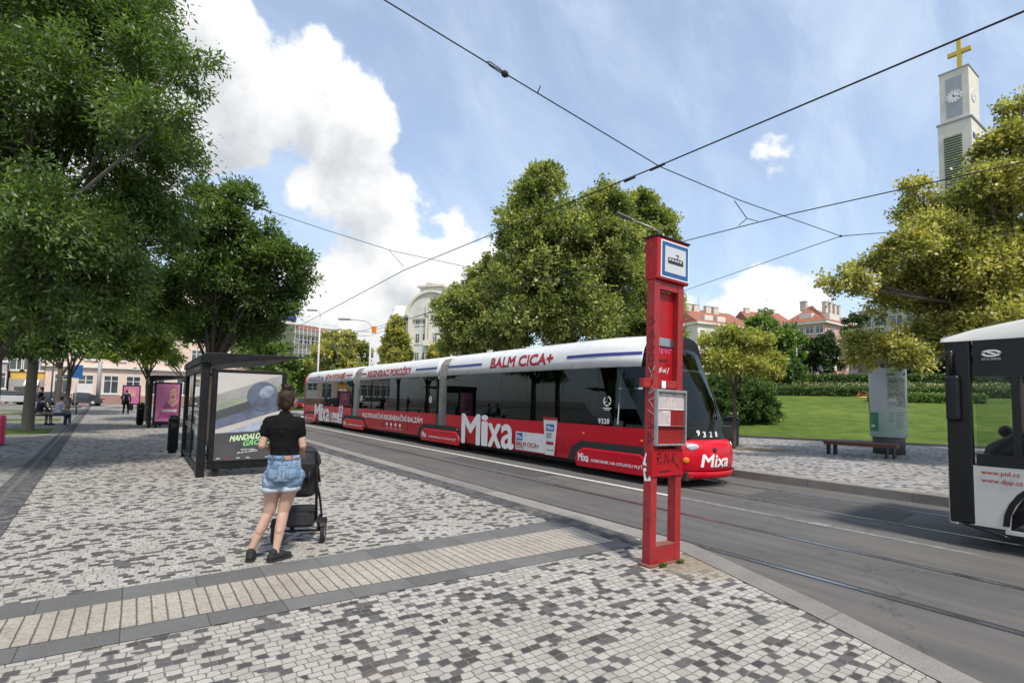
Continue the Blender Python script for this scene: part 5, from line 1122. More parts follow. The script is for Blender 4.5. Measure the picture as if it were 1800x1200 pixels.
# ------------------------------------------------------------------ shelters
MT['posterbg'] = pm('poster_pale', (.46, .43, .40), .3, 0, .12, 1.6, coat=.6); MT['posterdk'] = pm('poster_dark', (.055, .055, .06), .3, 0, .3, 2, coat=.6)
MT['steelblue'] = pm('poster_blue', (.085, .10, .15), .3, 0, .6, 2.4, coat=.6); MT['steelpale'] = pm('poster_pale_blue', (.26, .30, .37), .3, 0, .5, 3, coat=.6); MT['brown_p'] = pm('poster_brown', (.16, .12, .09), .3, 0, .3, 3, coat=.6); MT['olive_p'] = pm('poster_olive', (.24, .28, .21), .3, 0, .2, 3); MT['lgreyp'] = pm('poster_grey', (.30, .29, .28), .3, 0, .2, 3)
MT['pgreen'] = pm('poster_green', (.22, .55, .18), .4); MT['pinkp'] = pm('poster_pink', (.46, .13, .28), .3, 0, .12, 1.2, coat=.5); MT['pinkdeep'] = pm('poster_deep_pink', (.30, .06, .17), .3, 0, .3, 2, coat=.5); MT['skinp'] = pm('poster_skin', (.50, .27, .22), .3, 0, .2, 4); MT['hairp'] = pm('poster_hair', (.34, .16, .13), .3, 0, .4, 8)
MT['sglass'] = glassmat('shelter_glass', (.86, .9, .88), .9, .01, 1.42)
MT['frost'] = pm('frosted_stripe', (.5, .52, .52), .6)
def shelter(label, loc, wad):
    """posts, roof, glass back wall along the kerb, advert case across its end; x towards the road, y away"""
    t = thing('bus_shelter', label, 'bus shelter', loc, 0, 'glass and black steel shelters of the tram stop')
    B = lambda name, mat, *bx, bevel=.006, p=t: (lambda m: m.build(name, MT[mat], p, bevel, world=False))([m for m in [MB()] if [m.box(*q) for q in bx]][0])
    B('post', 'blacksat', (-.07, .07, -.09, .05, 0, 2.2), bevel=.02); B('post', 'blacksat', (-.07, .03, 3.86, 3.98, 0, 2.2), bevel=.02)
    m = MB(); prof = [(-.10, 2.16), (-.10, 2.27), (-.07, 2.325), (-.02, 2.355), (.1, 2.365), (1.72, 2.385), (1.74, 2.37), (.55, 2.21), (.2, 2.15), (.08, 2.1), (.06, 2.16)]
    m.prism(prof, lambda u, v, d: (u, d, v), -.16, 4.1); m.build('roof', MT['blacksat'], t, .012, world=False)
    B('side_beam', 'blacksat', (-.055, .02, .051, 3.859, 2.0, 2.16)); B('bottom_rail', 'blacksat', (-.04, .01, .051, 3.859, .10, .19)); B('middle_post', 'blacksat', (-.04, .01, 1.93, 1.97, .191, 1.999))
    for y0, y1 in ((.06, 1.925), (1.975, 3.85)):
        g_ = B('glass_panel', 'sglass', (-.02, -.008, y0, y1, .192, 1.998), bevel=0); s_ = MB()
        for z in (.82, .86, .90): s_.box(-.0225, -.0205, y0+.1, y1-.1, z, z+.012)
        s_.build('frosted_stripes', MT['frost'], g_, world=False)
    B('name_board', 'dgrey', (-.062, -.056, .3, 1.6, 2.03, 2.13)); m = MB(); text(m, 'Jiřího z Poděbrad', lambda u, v: (-.0635, 1.5-u, 2.06+v), 1.0, .05); m.build('name_lettering', MT['wlet'], t, world=False)
    # advert case
    a = t; B('advert_case', 'blacksat', (.12, .12+wad, -.10, .05, .14, 2.06), bevel=.015); B('advert_foot', 'blacksat', (.2, .3, -.06, .0, -.0, .14)); B('advert_foot', 'blacksat', (wad-.06, wad+.04, -.06, .0, 0, .14))
    for z in (.42, 1.95): B('bracket', 'blacksat', (.071, .119, -.03, .0, z-.02, z+.02))
    B('bench', 'blacksat', (.28, .62, 1.0, 3.3, .42, .46)); B('bench_leg', 'blacksat', (.4, .5, 1.2, 1.26, 0, .42)); B('bench_leg', 'blacksat', (.4, .5, 3.0, 3.06, 0, .42))
    return t
def poster_part(t, name, mat, pts, lay, smooth=None):
    m = MB(); m.add([(u, -.101-.0016*lay, v) for u, v in pts], [tuple(range(len(pts)))], False); return m.build(name, MT[mat], t, world=False)
def ell(cx, cz, rx, rz, rot=0, n=28, a0=0, a1=360): return [(cx+rx*math.cos(R(a0+(a1-a0)*k/n))*math.cos(rot)-rz*math.sin(R(a0+(a1-a0)*k/n))*math.sin(rot), cz+rx*math.cos(R(a0+(a1-a0)*k/n))*math.sin(rot)+rz*math.sin(R(a0+(a1-a0)*k/n))*math.cos(rot)) for k in range(n)]
W1 = 1.33
S1 = shelter('black glass shelter with a grey-blue film poster, nearest to the woman with the pram', (1.06, 11.64, PZ), W1)
u0, u1, v0, v1 = .21, .12+W1-.09, .30, 1.99
P = lambda name, mat, pts, lay: poster_part(S1, name, mat, [(u0+(u1-u0)*a, v0+(v1-v0)*b_) for a, b_ in pts], lay)
P('poster', 'posterbg', [(0, 0), (1, 0), (1, 1), (0, 1)], 1); # generic abstract picture in the poster's colours: overlapping blue-grey and brown shapes
for k, (mt, c) in enumerate((('lgreyp', .99), ('olive_p', .88), ('posterdk', .80), ('steelblue', .70), ('steelpale', .52), ('steelblue', .42))):
    P('poster_band', mt, [(0, c-.24), (1, c+.01), (1, c-.12), (0, c-.34)], 3+k)
P('poster_disc', 'steelblue', ell(.70, .74, .25, .17), 10); P('poster_disc', 'steelpale', ell(.76, .79, .12, .07, .3), 11); P('poster_dark_field', 'posterdk', [(0, 0), (1, 0), (1, .34), (0, .31)], 12)
def ptext(body, a, b_, w, h, mat, bold=.03, shear=0, lay=14):
    m = MB(); text(m, body, lambda u, v: (u0+(u1-u0)*a+u, -.101-.0016*lay, v0+(v1-v0)*b_+v+u*.10*(shear > 0)), w, h, bold, shear); m.build('poster_lettering', MT[mat], S1, world=False)
MT['pgreenw'] = pm('poster_pale_green', (.55, .72, .42), .4)
ptext('MANDALORIAN', .22, .215, .80, .105, 'pgreenw', .045, .3); ptext('GROGU', .43, .16, .52, .10, 'pgreen', .045, .3); ptext('POUZE V KINECH', .40, .112, .25, .026, 'wlet', .02, 0); ptext('JIŽ OD 20. KVĚTNA', .34, .072, .36, .036, 'wlet', .03, .2)
for k, mt in enumerate(('lgrey', 'redlens', 'lgrey', 'lgrey', 'dgrey', 'lgrey')): P('poster_mark', mt, [(.03+k*.15, .022), (.09+k*.15, .022), (.09+k*.15, .032), (.03+k*.15, .032)], 14)
W2 = 1.05
S2 = shelter('black shelter with a pink advert, farther along the stop behind the near one', (.54, 28.7, PZ), W2)
u0, u1 = .20, .12+W2-.08
P = lambda name, mat, pts, lay: poster_part(S2, name, mat, [(u0+(u1-u0)*a, v0+(v1-v0)*b_) for a, b_ in pts], lay)
P('poster', 'pinkp', [(0, 0), (1, 0), (1, 1), (0, 1)], 1); P('poster_shape', 'pinkdeep', [(.1, .08), (1, .08), (1, .5), (.85, .56), (.6, .56), (.4, .5)], 2); P('poster_shape', 'hairp', ell(.72, .80, .2, .14), 3); P('poster_shape', 'skinp', ell(.72, .76, .14, .13), 4); P('poster_shape', 'skinp', [(.62, .66), (.82, .66), (.95, .5), (.72, .38), (.5, .5)], 4); P('poster_shape', 'hairp', ell(.66, .78, .03, .01), 5); P('poster_shape', 'hairp', ell(.78, .78, .03, .01), 5); P('poster_shape', 'pinkdeep', ell(.72, .70, .05, .012), 5)
for k in range(2): P('poster_text_line', 'wlet', [(.28, .30-k*.045), (.92, .30-k*.045), (.92, .318-k*.045), (.28, .318-k*.045)], 6)
# pink citylight beyond, litter bins
cl = gnd(229, 721); t = thing('advert_panel', 'small free-standing pink advert panel by the walking person', 'advert panel', cl, 0); m = MB(); m.box(-.65, .65, -.08, .08, .5, 2.2); m.box(-.2, .2, -.06, .06, 0, .5); m.build('case', MT['blacksat'], t, .02, world=False); m = MB(); m.box(-.56, .56, -.09, -.081, .6, 2.1); m.build('poster', MT['pinkp'], t, world=False); m = MB(); m.box(-.2, .3, -.095, -.091, 1.2, 1.9); m.build('poster_shape', MT['skinp'], t, world=False)
def bin_(label, loc, r=.17, h=1.0, mat='blacksat', group=None):
    t = thing('litter_bin', label, 'litter bin', loc, 0, group); m = MB(); m.lathe((0, 0, 0), [(r*.75, 0), (r*.8, .06), (r, .08), (r*1.04, h*.82), (r*1.06, h*.84)], 20); m.build('body', MT[mat], t, world=False)
    m = MB(); m.lathe((0, 0, 0), [(r*1.1, h*.845), (r*1.1, h*.9), (r*.95, h*.97), (r*.3, h)], 20); m.build('lid', MT['black'], t, world=False); m = MB(); m.box(-r*.5, r*.5, -r*1.12, -r*.9, h*.68, h*.78); m.build('slot', MT['groove'], t, world=False); return t
bin_('tapered black litter bin standing behind the near shelter', (.86, 16.6, PZ), .12, 1.0); bin_('black litter bin beside the far shelter with the pink advert', (.22, 31.4, PZ), .15, 1.1); bin_('dark grey litter bin beside the thin young tree across the road', gnd(1284, 784), .3, 1.15, 'dgrey')
# ------------------------------------------------------------------ advertising column, bench
ac = gnd(1563, 797); t = thing('advertising_column', 'round advertising column with pale green posters on a dark base, behind the bench', 'advertising column', ac)
dirc = math.atan2(-ac.y, -ac.x)
MT['mint'] = pm('poster_mint', (.40, .52, .46), .4, 0, .08, 1, coat=.3); MT['mintpale'] = pm('poster_lilac', (.50, .53, .56), .4, 0, .06, 1, coat=.3); MT['mapgrey'] = pm('map_grey', (.28, .31, .28), .5, 0, .5, 9); MT['cgreen'] = pm('poster_deep_green', (.05, .24, .14), .4)
m = MB(); m.lathe((0, 0, 0), [(.47, 0), (.47, .55), (.46, .57)], 36); m.build('base', MT['dgrey'], t, world=False)
m = MB(); m.lathe((0, 0, 0), [(.53, .571), (.55, .60), (.55, 2.95), (.53, 2.98)], 48); m.build('drum', MT['mint'], t, world=False)
m = MB(); m.lathe((0, 0, 0), [(.56, 2.981), (.6, 3.02), (.6, 3.1), (.5, 3.2), (.15, 3.32)], 36); m.build('cap', MT['dgrey'], t, world=False)
def cpatch(name, mat, a0, a1, z0, z1, lay):
    """patch on the drum; angles in degrees to the right of the direction to the road"""
    m = MB(); r = .55+.002*lay; n = max(2, int(abs(a1-a0)/6)); m.rings([[(r*math.cos(dirc+R(a0+(a1-a0)*k/n)), r*math.sin(dirc+R(a0+(a1-a0)*k/n)), z) for k in range(n+1)] for z in (z0, z1)], cap=False, closed=False); return m.build(name, MT[mat], t, world=False)
cpatch('poster', 'mintpale', -88, -5, 1.5, 2.93, 1); cpatch('poster_map', 'mapgrey', 0, 62, 1.62, 2.62, 1); cpatch('poster_header', 'cgreen', 4, 30, 2.46, 2.52, 2); cpatch('poster_card', 'cgreen', -72, -30, .78, 1.42, 2); cpatch('poster_label', 'wlet', -60, -44, .92, 1.0, 3)
for k in range(5): cpatch('poster_text_line', 'dgrey', 2, 18-(k % 2)*4, 1.40-k*.07, 1.415-k*.07, 2)
for k in range(8): cpatch('poster_text_line', 'dgrey', 22, 58-(k % 3)*6, 1.42-k*.075, 1.435-k*.075, 2)
cpatch('poster_patch', 'mintpale', 3, 26, 1.64, 1.92, 2)
for k in range(5): cpatch('poster_patch', 'mapgrey', 6+k*4, 8+k*4, 1.66, 1.8, 3)
cpatch('poster_heading', 'dgrey', -88, -74, 2.72, 2.86, 2); cpatch('poster_heading', 'dgrey', -2, 22, 2.70, 2.75, 2); m = MB()
cpatch('poster_silhouette', 'posterdk', -88, -72, 1.45, 1.85, 2); cpatch('poster_silhouette', 'posterdk', -88, -78, 1.85, 2.3, 2)
a, b_ = gnd(1457, 797), gnd(1572, 806); c = (a+b_)/2; L_ = (b_-a).length*1.12; t = thing('park_bench', 'long backless brown wooden bench in front of the advertising column', 'bench', c, math.atan2(b_.y-a.y, b_.x-a.x))
MT['benchwood'] = pm('bench_wood', (.14, .05, .032), .5, 0, .3, 4)
m = MB(); [m.box(-L_/2, L_/2, -.22+k*.15, -.085+k*.15, .385, .46) for k in range(3)]; m.box(-L_/2+.02, L_/2-.02, -.2, .2, .33, .384); m.build('seat', MT['benchwood'], t, .006, world=False)
for sx in (-1, 1):
    for q in (-.1, .1): m = MB(); m.box(sx*L_*.40+q-.022, sx*L_*.40+q+.022, -.15, .15, 0, .329); m.build('leg', MT['black'], t, .005, world=False)

# ------------------------------------------------------------------ lamps, poles, wires
def lamp_post(label, base, h, arm, dirv, group='street lamps along the road', double=False):
    t = thing('street_lamp', label, 'street lamp', base, 0, group); dirv = Vector(dirv).normalized()
    m = MB(); m.tube([(0, 0, 0), (0, 0, h*.35), (0, 0, h-.6)], [.13, .10, .07], 10); m.build('pole', MT['lgrey'], t, world=False)
    m = MB(); pts = [Vector((0, 0, h-.62))]+[Vector((0, 0, h-.6))+dirv*arm*(1-math.cos(R(a)))*.3+Vector((0, 0, .6*math.sin(R(a)))) for a in range(15, 91, 15)]+[Vector((0, 0, h))+dirv*arm*.95+Vector((0, 0, .1))]; m.tube(pts, .045, 8); m.build('arm', MT['lgrey'], t, world=False)
    m = MB(); e = Vector((0, 0, h+.1))+dirv*arm*.92; s_ = Vector((-dirv.y, dirv.x, 0)); m.obox(e+dirv*.35, dirv*.5, s_*.16, (0, 0, .085)); m.build('lamp_head', MT['grey'], t, .05, world=False); return t
base = at(648, 690, 44); base.z = PZ; lt = lamp_post('pale curved street lamp rising above the tail module of the tram', base, at(648, 560, 44).z-.3, 2.1, -R0)
m = MB(); z = at(648, 580, 44).z; m.box(.1, .42, -.15, .15, z-.35, z+.2); m.build('signal_box', MT['orange'], lt, .02, world=False)
base = at(557, 690, 52); base.z = PZ; lamp_post('tall thin straight street lamp left of the curved one', base, at(557, 545, 52).z-.2, .55, -R0)
pe = at(1166, 411, 22); hd = at(1103, 383, 22); t = thing('street_lamp', 'street lamp whose long arm shows just above the red stop pillar', 'street lamp', (pe.x, pe.y, PZ), 0, 'street lamps along the road')
m = MB(); m.tube([(pe.x, pe.y, PZ), (pe.x, pe.y, pe.z-.1), pe], [.1, .06, .04], 10); m.build('pole', MT['grey'], t); d = (hd-pe).normalized(); m = MB(); m.tube([pe, pe+d*.5+Vector((0, 0, .05)), hd], .03, 8); m.build('arm', MT['grey'], t)
m = MB(); m.obox(hd+d*.15, d*.36, d.cross(Vector((0, 0, 1)))*.12, (0, 0, .06)); m.build('lamp_head', MT['dgrey'], t, .04)
t = thing('pole', 'thick pale steel mast in front of the pink corner house', 'mast', gnd(171, 713)); m = MB(); m.tube([(0, 0, 0), (0, 0, 9)], [.22, .16], 12); m.build('mast', MT['lgrey'], t, world=False); m = MB(); m.cyl((0, 0, 0), .3, .55, 12); m.build('foot', MT['dgrey'], t, world=False)
t = thing('pole', 'thin dark pole between the tree trunks at the far left', 'mast', gnd(88, 716)); m = MB(); m.tube([(0, 0, 0), (0, 0, 6)], [.07, .06], 8); m.build('mast', MT['dgrey'], t, world=False)
t = thing('road_sign', 'small blue sign board on a pale post in front of the pink corner house', 'sign', gnd(131, 715)); m = MB(); m.tube([(0, 0, 0), (0, 0, 4.3)], .05, 8); m.build('post', MT['lgrey'], t, world=False); m = MB(); m.box(-.35, .45, -.06, -.052, 2.9, 4.2); m.build('sign_board', MT['sblue'], t, world=False)
b0 = at(1401, 690, 62); b0.z = terr(b0.x, b0.y); t = thing('flagpole', 'slim white flagpole standing on the park terrace', 'flagpole', b0); m = MB(); m.tube([(0, 0, -.1), (0, 0, at(1400, 588, 62).z-b0.z)], [.11, .07], 10); m.build('pole', MT['wlet'], t, world=False); m = MB(); m.cyl((0, 0, -.1), .25, .4, 12); m.build('foot', MT['lgrey'], t, world=False)
def wire(name, label, pts, r=.012, group='overhead wires of the tramway', sag=.0, mat='groove'):
    m = MB(); P = []; pts = [Vector(p) for p in pts]
    for i in range(len(pts)-1):
        for k in range(8):
            f = k/8; P.append(pts[i].lerp(pts[i+1], f)-Vector((0, 0, 4*sag*f*(1-f))))
    m.tube(P+[pts[-1]], r, 5); return tag(m.build(name, MT[mat]), label, 'wire', group)
YS = 5.22
wire('contact_wire', 'contact wire crossing the sky from the upper right corner down to the left', [plX(1990, -60, 6.4), plX(1155, 293, 6.4), plX(710, 475, 6.4), plX(530, 571, 6.4), (6.4, 80, 5.3)], .0115)
wire('contact_wire', 'contact wire over the far track, meeting the top of the red pillar from the right', [plX(2000, 232, 10.2), plX(1800, 285, 10.2), plX(1395, 375, 10.2), plX(1210, 422, 10.2), (10.2, 14, 5.5), (10.2, 80, 5.4)], .0105)
wire('span_wire', 'span wire from the top of the photo down to the right, carrying an insulator', [plY(600, -52, YS), plY(675, 0, YS), plY(880, 125, YS), plY(1160, 293, YS), plY(1300, 352, YS), plY(1478, 415, YS)], .0085)
jn = plY(1478, 415, YS); wire('span_wire', 'thin wire running right from the small ring behind the big linden', [jn, at(1820, 388, 26)], .010); wire('span_wire', 'thin wire running down left from the small ring to the pillar top', [jn, at(1208, 509, 19), at(900, 600, 34)], .009)
wire('span_wire', 'thin span wire sagging left of the lindens between tree and tram', [plY(318, 319, 14), plY(575, 405, 14), plY(690, 441, 14), plY(835, 472, 14), plY(1130, 516, 14)], .008)
wire('bridle_wire', 'short forked wire hanging from the left span wire', [plY(684, 440, 14), plY(709, 468, 14)], .007); 
wire('bridle_wire', 'short forked wire hanging from the right end of the insulated span', [plY(1291, 353, YS), plY(1313, 384, YS), plX(1332, 389, 10.2)], .008); wire('bridle_wire', 'second leg of the right fork, reaching the far contact wire', [plY(1313, 384, YS), plX(1298, 397, 10.2)], .008)
wire('feeder_wire', 'faint feeder wire low in the sky behind the street lamps', [at(520, 575, 60), at(650, 583, 52), at(770, 545, 46)], .02); wire('feeder_wire', 'second faint feeder wire below it behind the lamps', [at(540, 592, 60), at(650, 590, 52), at(680, 580, 46)], .02)
a, b_ = plY(868, 117, YS), plY(893, 134, YS); t = thing('insulator', 'dark strain insulator with a loop on the upper span wire', 'insulator', (a+b_)/2); m = MB(); m.tube([a.lerp(b_, .55), a.lerp(b_, .7), a.lerp(b_, .85), b_], [.018, .042, .042, .016], 10); m.build('body', MT['groove'], t)
d = (b_-a).normalized(); s_ = Vector((0, 0, 1)); s_ = (s_-d*s_.dot(d)).normalized(); m = MB(); c0, c1 = a.lerp(b_, -.45), a.lerp(b_, .6); m.tube([c0, c0.lerp(c1, .15)+s_*.024, c0.lerp(c1, .85)+s_*.024, c1], .007, 6); m.tube([c0, c0.lerp(c1, .15)-s_*.024, c0.lerp(c1, .85)-s_*.024, c1], .007, 6); m.build('loop', MT['groove'], t)
c = plY(945, 164, YS); t = tag(MB().tube([c, plY(950, 151, YS)], .008, 6).build('wire_hook', MT['groove']), 'small upright hook on the span wire right of the insulator', 'hook')
for (y0, y1) in ((1143, 1168), (1098, 1116)):
    c0, c1 = plX(y0, 299 if y0 > 1120 else 319, 6.4), plX(y1, 288 if y0 > 1120 else 311, 6.4)
    tag(MB().tube([c0, c1], .022, 8).build('wire_clamp', MT['groove']), 'dark clamp on the near contact wire %s' % ('where the span crosses it' if y0 > 1120 else 'left of the crossing with the span'), 'clamp')
tag(MB().ball(jn, .03, 8).build('wire_ring', MT['groove']), 'small ring joining three thin wires left of the big linden', 'ring')

# ------------------------------------------------------------------ people
MT['skin'] = pm('skin', (.52, .33, .25), .55, 0, .10, 14, .25, 60, spec=.3, dirt=((.44, .22, .16), 4, .45)); MT['hair'] = pm('brown_hair', (.034, .016, .010), .5, 0, .5, 30, .4, 60, spec=.25)
MT['hairdk'] = pm('dark_hair', (.02, .014, .011), .5, 0, .3, 30)
MT['tee'] = pm('black_cotton', (.006, .006, .007), .9, 0, .2, 5, .5, 14, spec=.15)
MT['denim'] = pm('washed_denim', (.15, .235, .35), .85, 0, .25, 9, .5, 120, dirt=((.48, .55, .62), 7, .7))
MT['seam'] = pm('denim_seam', (.09, .14, .22), .9); MT['fray'] = pm('frayed_hem', (.50, .54, .58), .9)
MT['leather'] = pm('leather_patch', (.45, .2, .07), .6); MT['canvas'] = pm('black_canvas_shoe', (.012, .012, .013), .8)
MT['navycloth'] = pm('navy_cloth', (.018, .022, .035), .9); MT['lilac'] = pm('lilac_cloth', (.55, .5, .6), .9); MT['jeans'] = pm('blue_jeans', (.08, .13, .22), .9); MT['beigecl'] = pm('beige_cloth', (.35, .28, .2), .9)
MT['whitecl'] = pm('white_cloth', (.66, .65, .63), .9); MT['redcl'] = pm('red_cloth', (.4, .05, .03), .9); MT['yellowcl'] = pm('yellow_towel', (.62, .45, .12), .9)
def solid(name, mb, mat, parent, voxel, smooth=4, sub=0):
    """melts overlapping pieces into one continuous skin"""
    o = mb.build(name, MT[mat], parent, world=False); m = o.modifiers.new('remesh', 'REMESH'); m.mode = 'VOXEL'; m.voxel_size = voxel; m.use_smooth_shade = True
    s_ = o.modifiers.new('smooth', 'SMOOTH'); s_.iterations = smooth; s_.factor = .5
    bpy.context.view_layer.update(); dg = bpy.context.evaluated_depsgraph_get(); me = bpy.data.meshes.new_from_object(o.evaluated_get(dg))
    o.modifiers.clear(); old = o.data; o.data = me; me.name = name; bpy.data.meshes.remove(old)
    if not me.materials: me.materials.append(MT[mat])
    for p in me.polygons: p.use_smooth = True
    return o
def V(*a): return Vector(a)
def hand(mb, w, d, side, up, curl, s=1.0):
    """palm and five fingers; w wrist, d forward, side towards the thumb, curl direction the fingers bend to"""
    d, side, curl = d.normalized(), side.normalized(), curl.normalized(); L = .085*s
    for k in range(4): o = side*(.03-.02*k)*s; mb.cap(w+o*.6, w+d*L+o, .0125*s, .0115*s, 8)
    for k, ln in enumerate((.068, .076, .071, .056)):
        o = side*(.031-.0205*k)*s; a = w+d*L+o; b_ = a+(d*.75+curl*.5).normalized()*ln*.45*s; c = b_+(d*.15+curl).normalized()*ln*.35*s; e = c+(curl*.8-d*.5).normalized()*ln*.28*s
        mb.cap(a, b_, .0095*s, .0088*s, 8); mb.cap(b_, c, .0088*s, .008*s, 8); mb.cap(c, e, .008*s, .007*s, 8)
    a = w+d*.025*s+side*.032*s; b_ = a+(side*.8+d*.6).normalized()*.036*s; c = b_+(d*.6+curl*.8).normalized()*.032*s; mb.cap(a, b_, .0125*s, .0105*s, 8); mb.cap(b_, c, .0105*s, .008*s, 8)
def head(mb, c, f, s=1.0, r=(.074, .094, .108)):
    """head with face; c centre, f facing (horizontal unit)"""
    f = Vector(f).normalized(); x = f.cross(V(0, 0, 1)); q = Matrix((x, f, V(0, 0, 1))).transposed(); r = [k*s for k in r]
    mb.ball(c, r, 18, q); mb.ball(c+f*.028*s-V(0, 0, .055*s), (.052*s, .056*s, .062*s), 14, q)       # skull, jaw
    mb.cap(c+f*.088*s+V(0, 0, .005*s), c+f*.108*s-V(0, 0, .026*s), .010*s, .015*s, 8)                # nose
    for k in (-1, 1):
        mb.ball(c+x*k*.074*s-f*.004*s-V(0, 0, .015*s), (.011*s, .02*s, .032*s), 8, q)                 # ears
        mb.ball(c+f*.08*s+x*k*.03*s+V(0, 0, .012*s), (.017*s, .012*s, .009*s), 8, q)                  # brows
    mb.ball(c+f*.084*s-V(0, 0, .056*s), (.022*s, .011*s, .007*s), 8, q)                               # mouth

folds_later = []
# woman with the pram, seen from behind: x to her right, y ahead of her
wb = (gnd(437, 984)+gnd(487, 986))/2
WO = thing('person', 'woman in black T-shirt and denim shorts, hair in a bun, pushing a pram', 'person', wb, -YAW*.62)
HT = 1.0
aL, aR = V(-.115, .03, .085), V(.115, -.02, .085); kL, kR = V(-.025, .06, .455), V(.105, .045, .465); hL, hR = V(-.035, .02, .79), V(.135, .02, .79)
pel = V(.05, .0, .84)
b = MB()
for a_, k_, h_ in ((aL, kL, hL), (aR, kR, hR)):
    b.cap(h_, k_, .088, .057, 16); b.cap(h_+V(0, -.02, -.06), h_.lerp(k_, .5)+V(0, -.012, 0), .087, .072, 14); b.cap(k_, k_.lerp(a_, .45), .052, .050, 16); b.cap(k_.lerp(a_, .12)+V(0, -.016, 0), k_.lerp(a_, .5)+V(0, -.018, 0), .040, .036, 14); b.cap(k_.lerp(a_, .45), a_, .048, .031, 16)
fdL, fdR = V(-.12, 1, 0).normalized(), V(.72, .7, 0).normalized()
for a_, fd in ((aL, fdL), (aR, fdR)): b.cap(a_, a_+V(0, 0, -.045)+fd*-.03, .034, .03, 12); b.cap(a_+V(0, 0, -.045), a_+V(0, 0, -.06)+fd*.14, .03, .022, 12)
b.loft([(pel+V(0, 0, -.06), .135, .10), (pel+V(0, -.01, .02), .150, .112), (pel+V(-.005, 0, .12), .125, .095), (V(.04, .01, 1.03), .112, .08), (V(.035, .01, 1.15), .125, .085), (V(.03, .0, 1.27), .138, .085), (V(.03, 0, 1.33), .115, .06), (V(.03, .005, 1.37), .06, .05)], 24)
b.cap(V(.03, .005, 1.36), V(.035, .02, 1.47), .050, .046, 14); hc = V(.035, .035, 1.525); head(b, hc, V(.1, 1, -.08), .96)
sL, sR = V(-.108, 0, 1.322), V(.168, 0, 1.322); eL, eR = V(-.158, .0, 1.09), V(.206, .01, 1.085); barL, barR = V(-.05, .235, 1.0), V(.17, .245, 1.0)
for s_, e_, w_ in ((sL, eL, barL), (sR, eR, barR)): b.cap(s_, e_, .042, .035, 14); b.cap(e_, w_.lerp(e_, .12), .037, .024, 14)
for e_, w_, sg in ((eL, barL, 1), (eR, barR, -1)): hand(b, w_.lerp(e_, .1), (w_-e_), V(sg, .2, .1), V(0, 0, 1), V(0, .3, -1), .95)
body = solid('body', b, 'skin', WO, .0055, 5)
b = MB(); b.loft([(V(.045, 0, .985), .128, .098), (V(.043, .004, 1.04), .125, .094), (V(.036, .006, 1.15), .138, .098), (V(.03, 0, 1.26), .155, .104), (V(.03, 0, 1.325), .148, .082), (V(.03, 0, 1.35), .12, .074), (V(.03, .002, 1.365), .10, .068), (V(.03, .004, 1.385), .064, .056)], 28)
b.cap(sL+V(.02, 0, -.01), sR+V(-.02, 0, -.01), .057, .057, 16); b.cap(V(.03, .003, 1.33), V(.03, .004, 1.385), .075, .056, 16)
for s_, e_ in ((sL, eL), (sR, eR)): b.ball(s_+V(0, 0, -.006), .0545, 14); b.cap(s_+V(0, 0, -.012), s_.lerp(e_, .50), .053, .052, 16)
solid('t_shirt', b, 'tee', WO, .007, 3)
b = MB(); b.loft([(pel+V(0, 0, -.085), .16, .125), (pel+V(.0, -.012, -.02), .160, .128), (pel+V(0, -.012, .04), .154, .124), (pel+V(-.004, -.002, .11), .142, .106), (V(.045, .002, 1.0), .132, .10)], 28)
b.ball(pel+V(-.07, -.05, -.02), (.084, .08, .10), 14); b.ball(pel+V(.075, -.05, -.02), (.084, .08, .10), 14)
for h_, k_ in ((hL, kL), (hR, kR)): b.cap(h_+V((h_.x-pel.x)*.15, 0, .0), h_.lerp(k_, .16), .096, .098, 20); b.cap(h_+V(0, -.022, -.04), h_.lerp(k_, .20)+V(0, -.02, 0), .098, .097, 20)
sh = solid('denim_shorts', b, 'denim', WO, .0075, 3)
for h_, k_ in ((hL, kL), (hR, kR)):
    d = (k_-h_).normalized(); c = h_.lerp(k_, .37)+V(0, -.014, 0); m = MB(); xx = V(1, 0, 0); yy = d.cross(xx).normalized()
    m.rings([[c+d*z+(xx*math.cos(2*math.pi*k/36)+yy*math.sin(2*math.pi*k/36))*(r+.003*math.sin(k*5.3)) for k in range(36)] for z, r in ((-.045, .096), (-.02, .101), (.010, .103), (.010, .093), (-.01, .090))], cap=False); m.build('frayed_hem', MT['fray'], sh, world=False)
m = MB(); m.rings([[(.0445+(.1345+o)*math.cos(2*math.pi*k/40), .001+(.1025+o)*math.sin(2*math.pi*k/40), z) for k in range(40)] for z, o in ((.958, .006), (.96, .011), (.998, .007), (1.0, .001))], cap=False); m.build('waistband', MT['denim'], sh, world=False)
m = MB(); m.rings([[(.0445+.148*math.cos(a), .001+.1165*math.sin(a), z) for a in [R(-78+k*5) for k in range(7)]] for z in (.964, .994)], cap=False, closed=False); m.build('leather_patch', MT['leather'], sh, world=False)
sh.hide_render = False
bpy.context.view_layer.update()
from mathutils.bvhtree import BVHTree
bt = BVHTree.FromPolygons([v.co for v in sh.data.vertices], [p.vertices for p in sh.data.polygons])
def on_back(x, z, off=.0025):
    r_ = bt.ray_cast(V(x, -.6, z), V(0, 1, 0)); return (r_[0]-V(0, off, 0)) if r_[0] is not None else V(x, -.13, z)
for sg in (-1, 1):
    cx_ = pel.x+sg*.082; m = MB()
    for a_, c_ in (((-.05, .065), (.05, .065)), ((.05, .065), (.046, -.03)), ((.046, -.03), (0, -.055)), ((0, -.055), (-.046, -.03)), ((-.046, -.03), (-.05, .065)), ((-.05, .05), (.05, .05))):
        m.tube([on_back(cx_+a_[0]+(c_[0]-a_[0])*k/6, pel.z-.005+a_[1]+(c_[1]-a_[1])*k/6) for k in range(7)], .0022, 5)
    m.build('back_pocket', MT['seam'], sh, world=False)
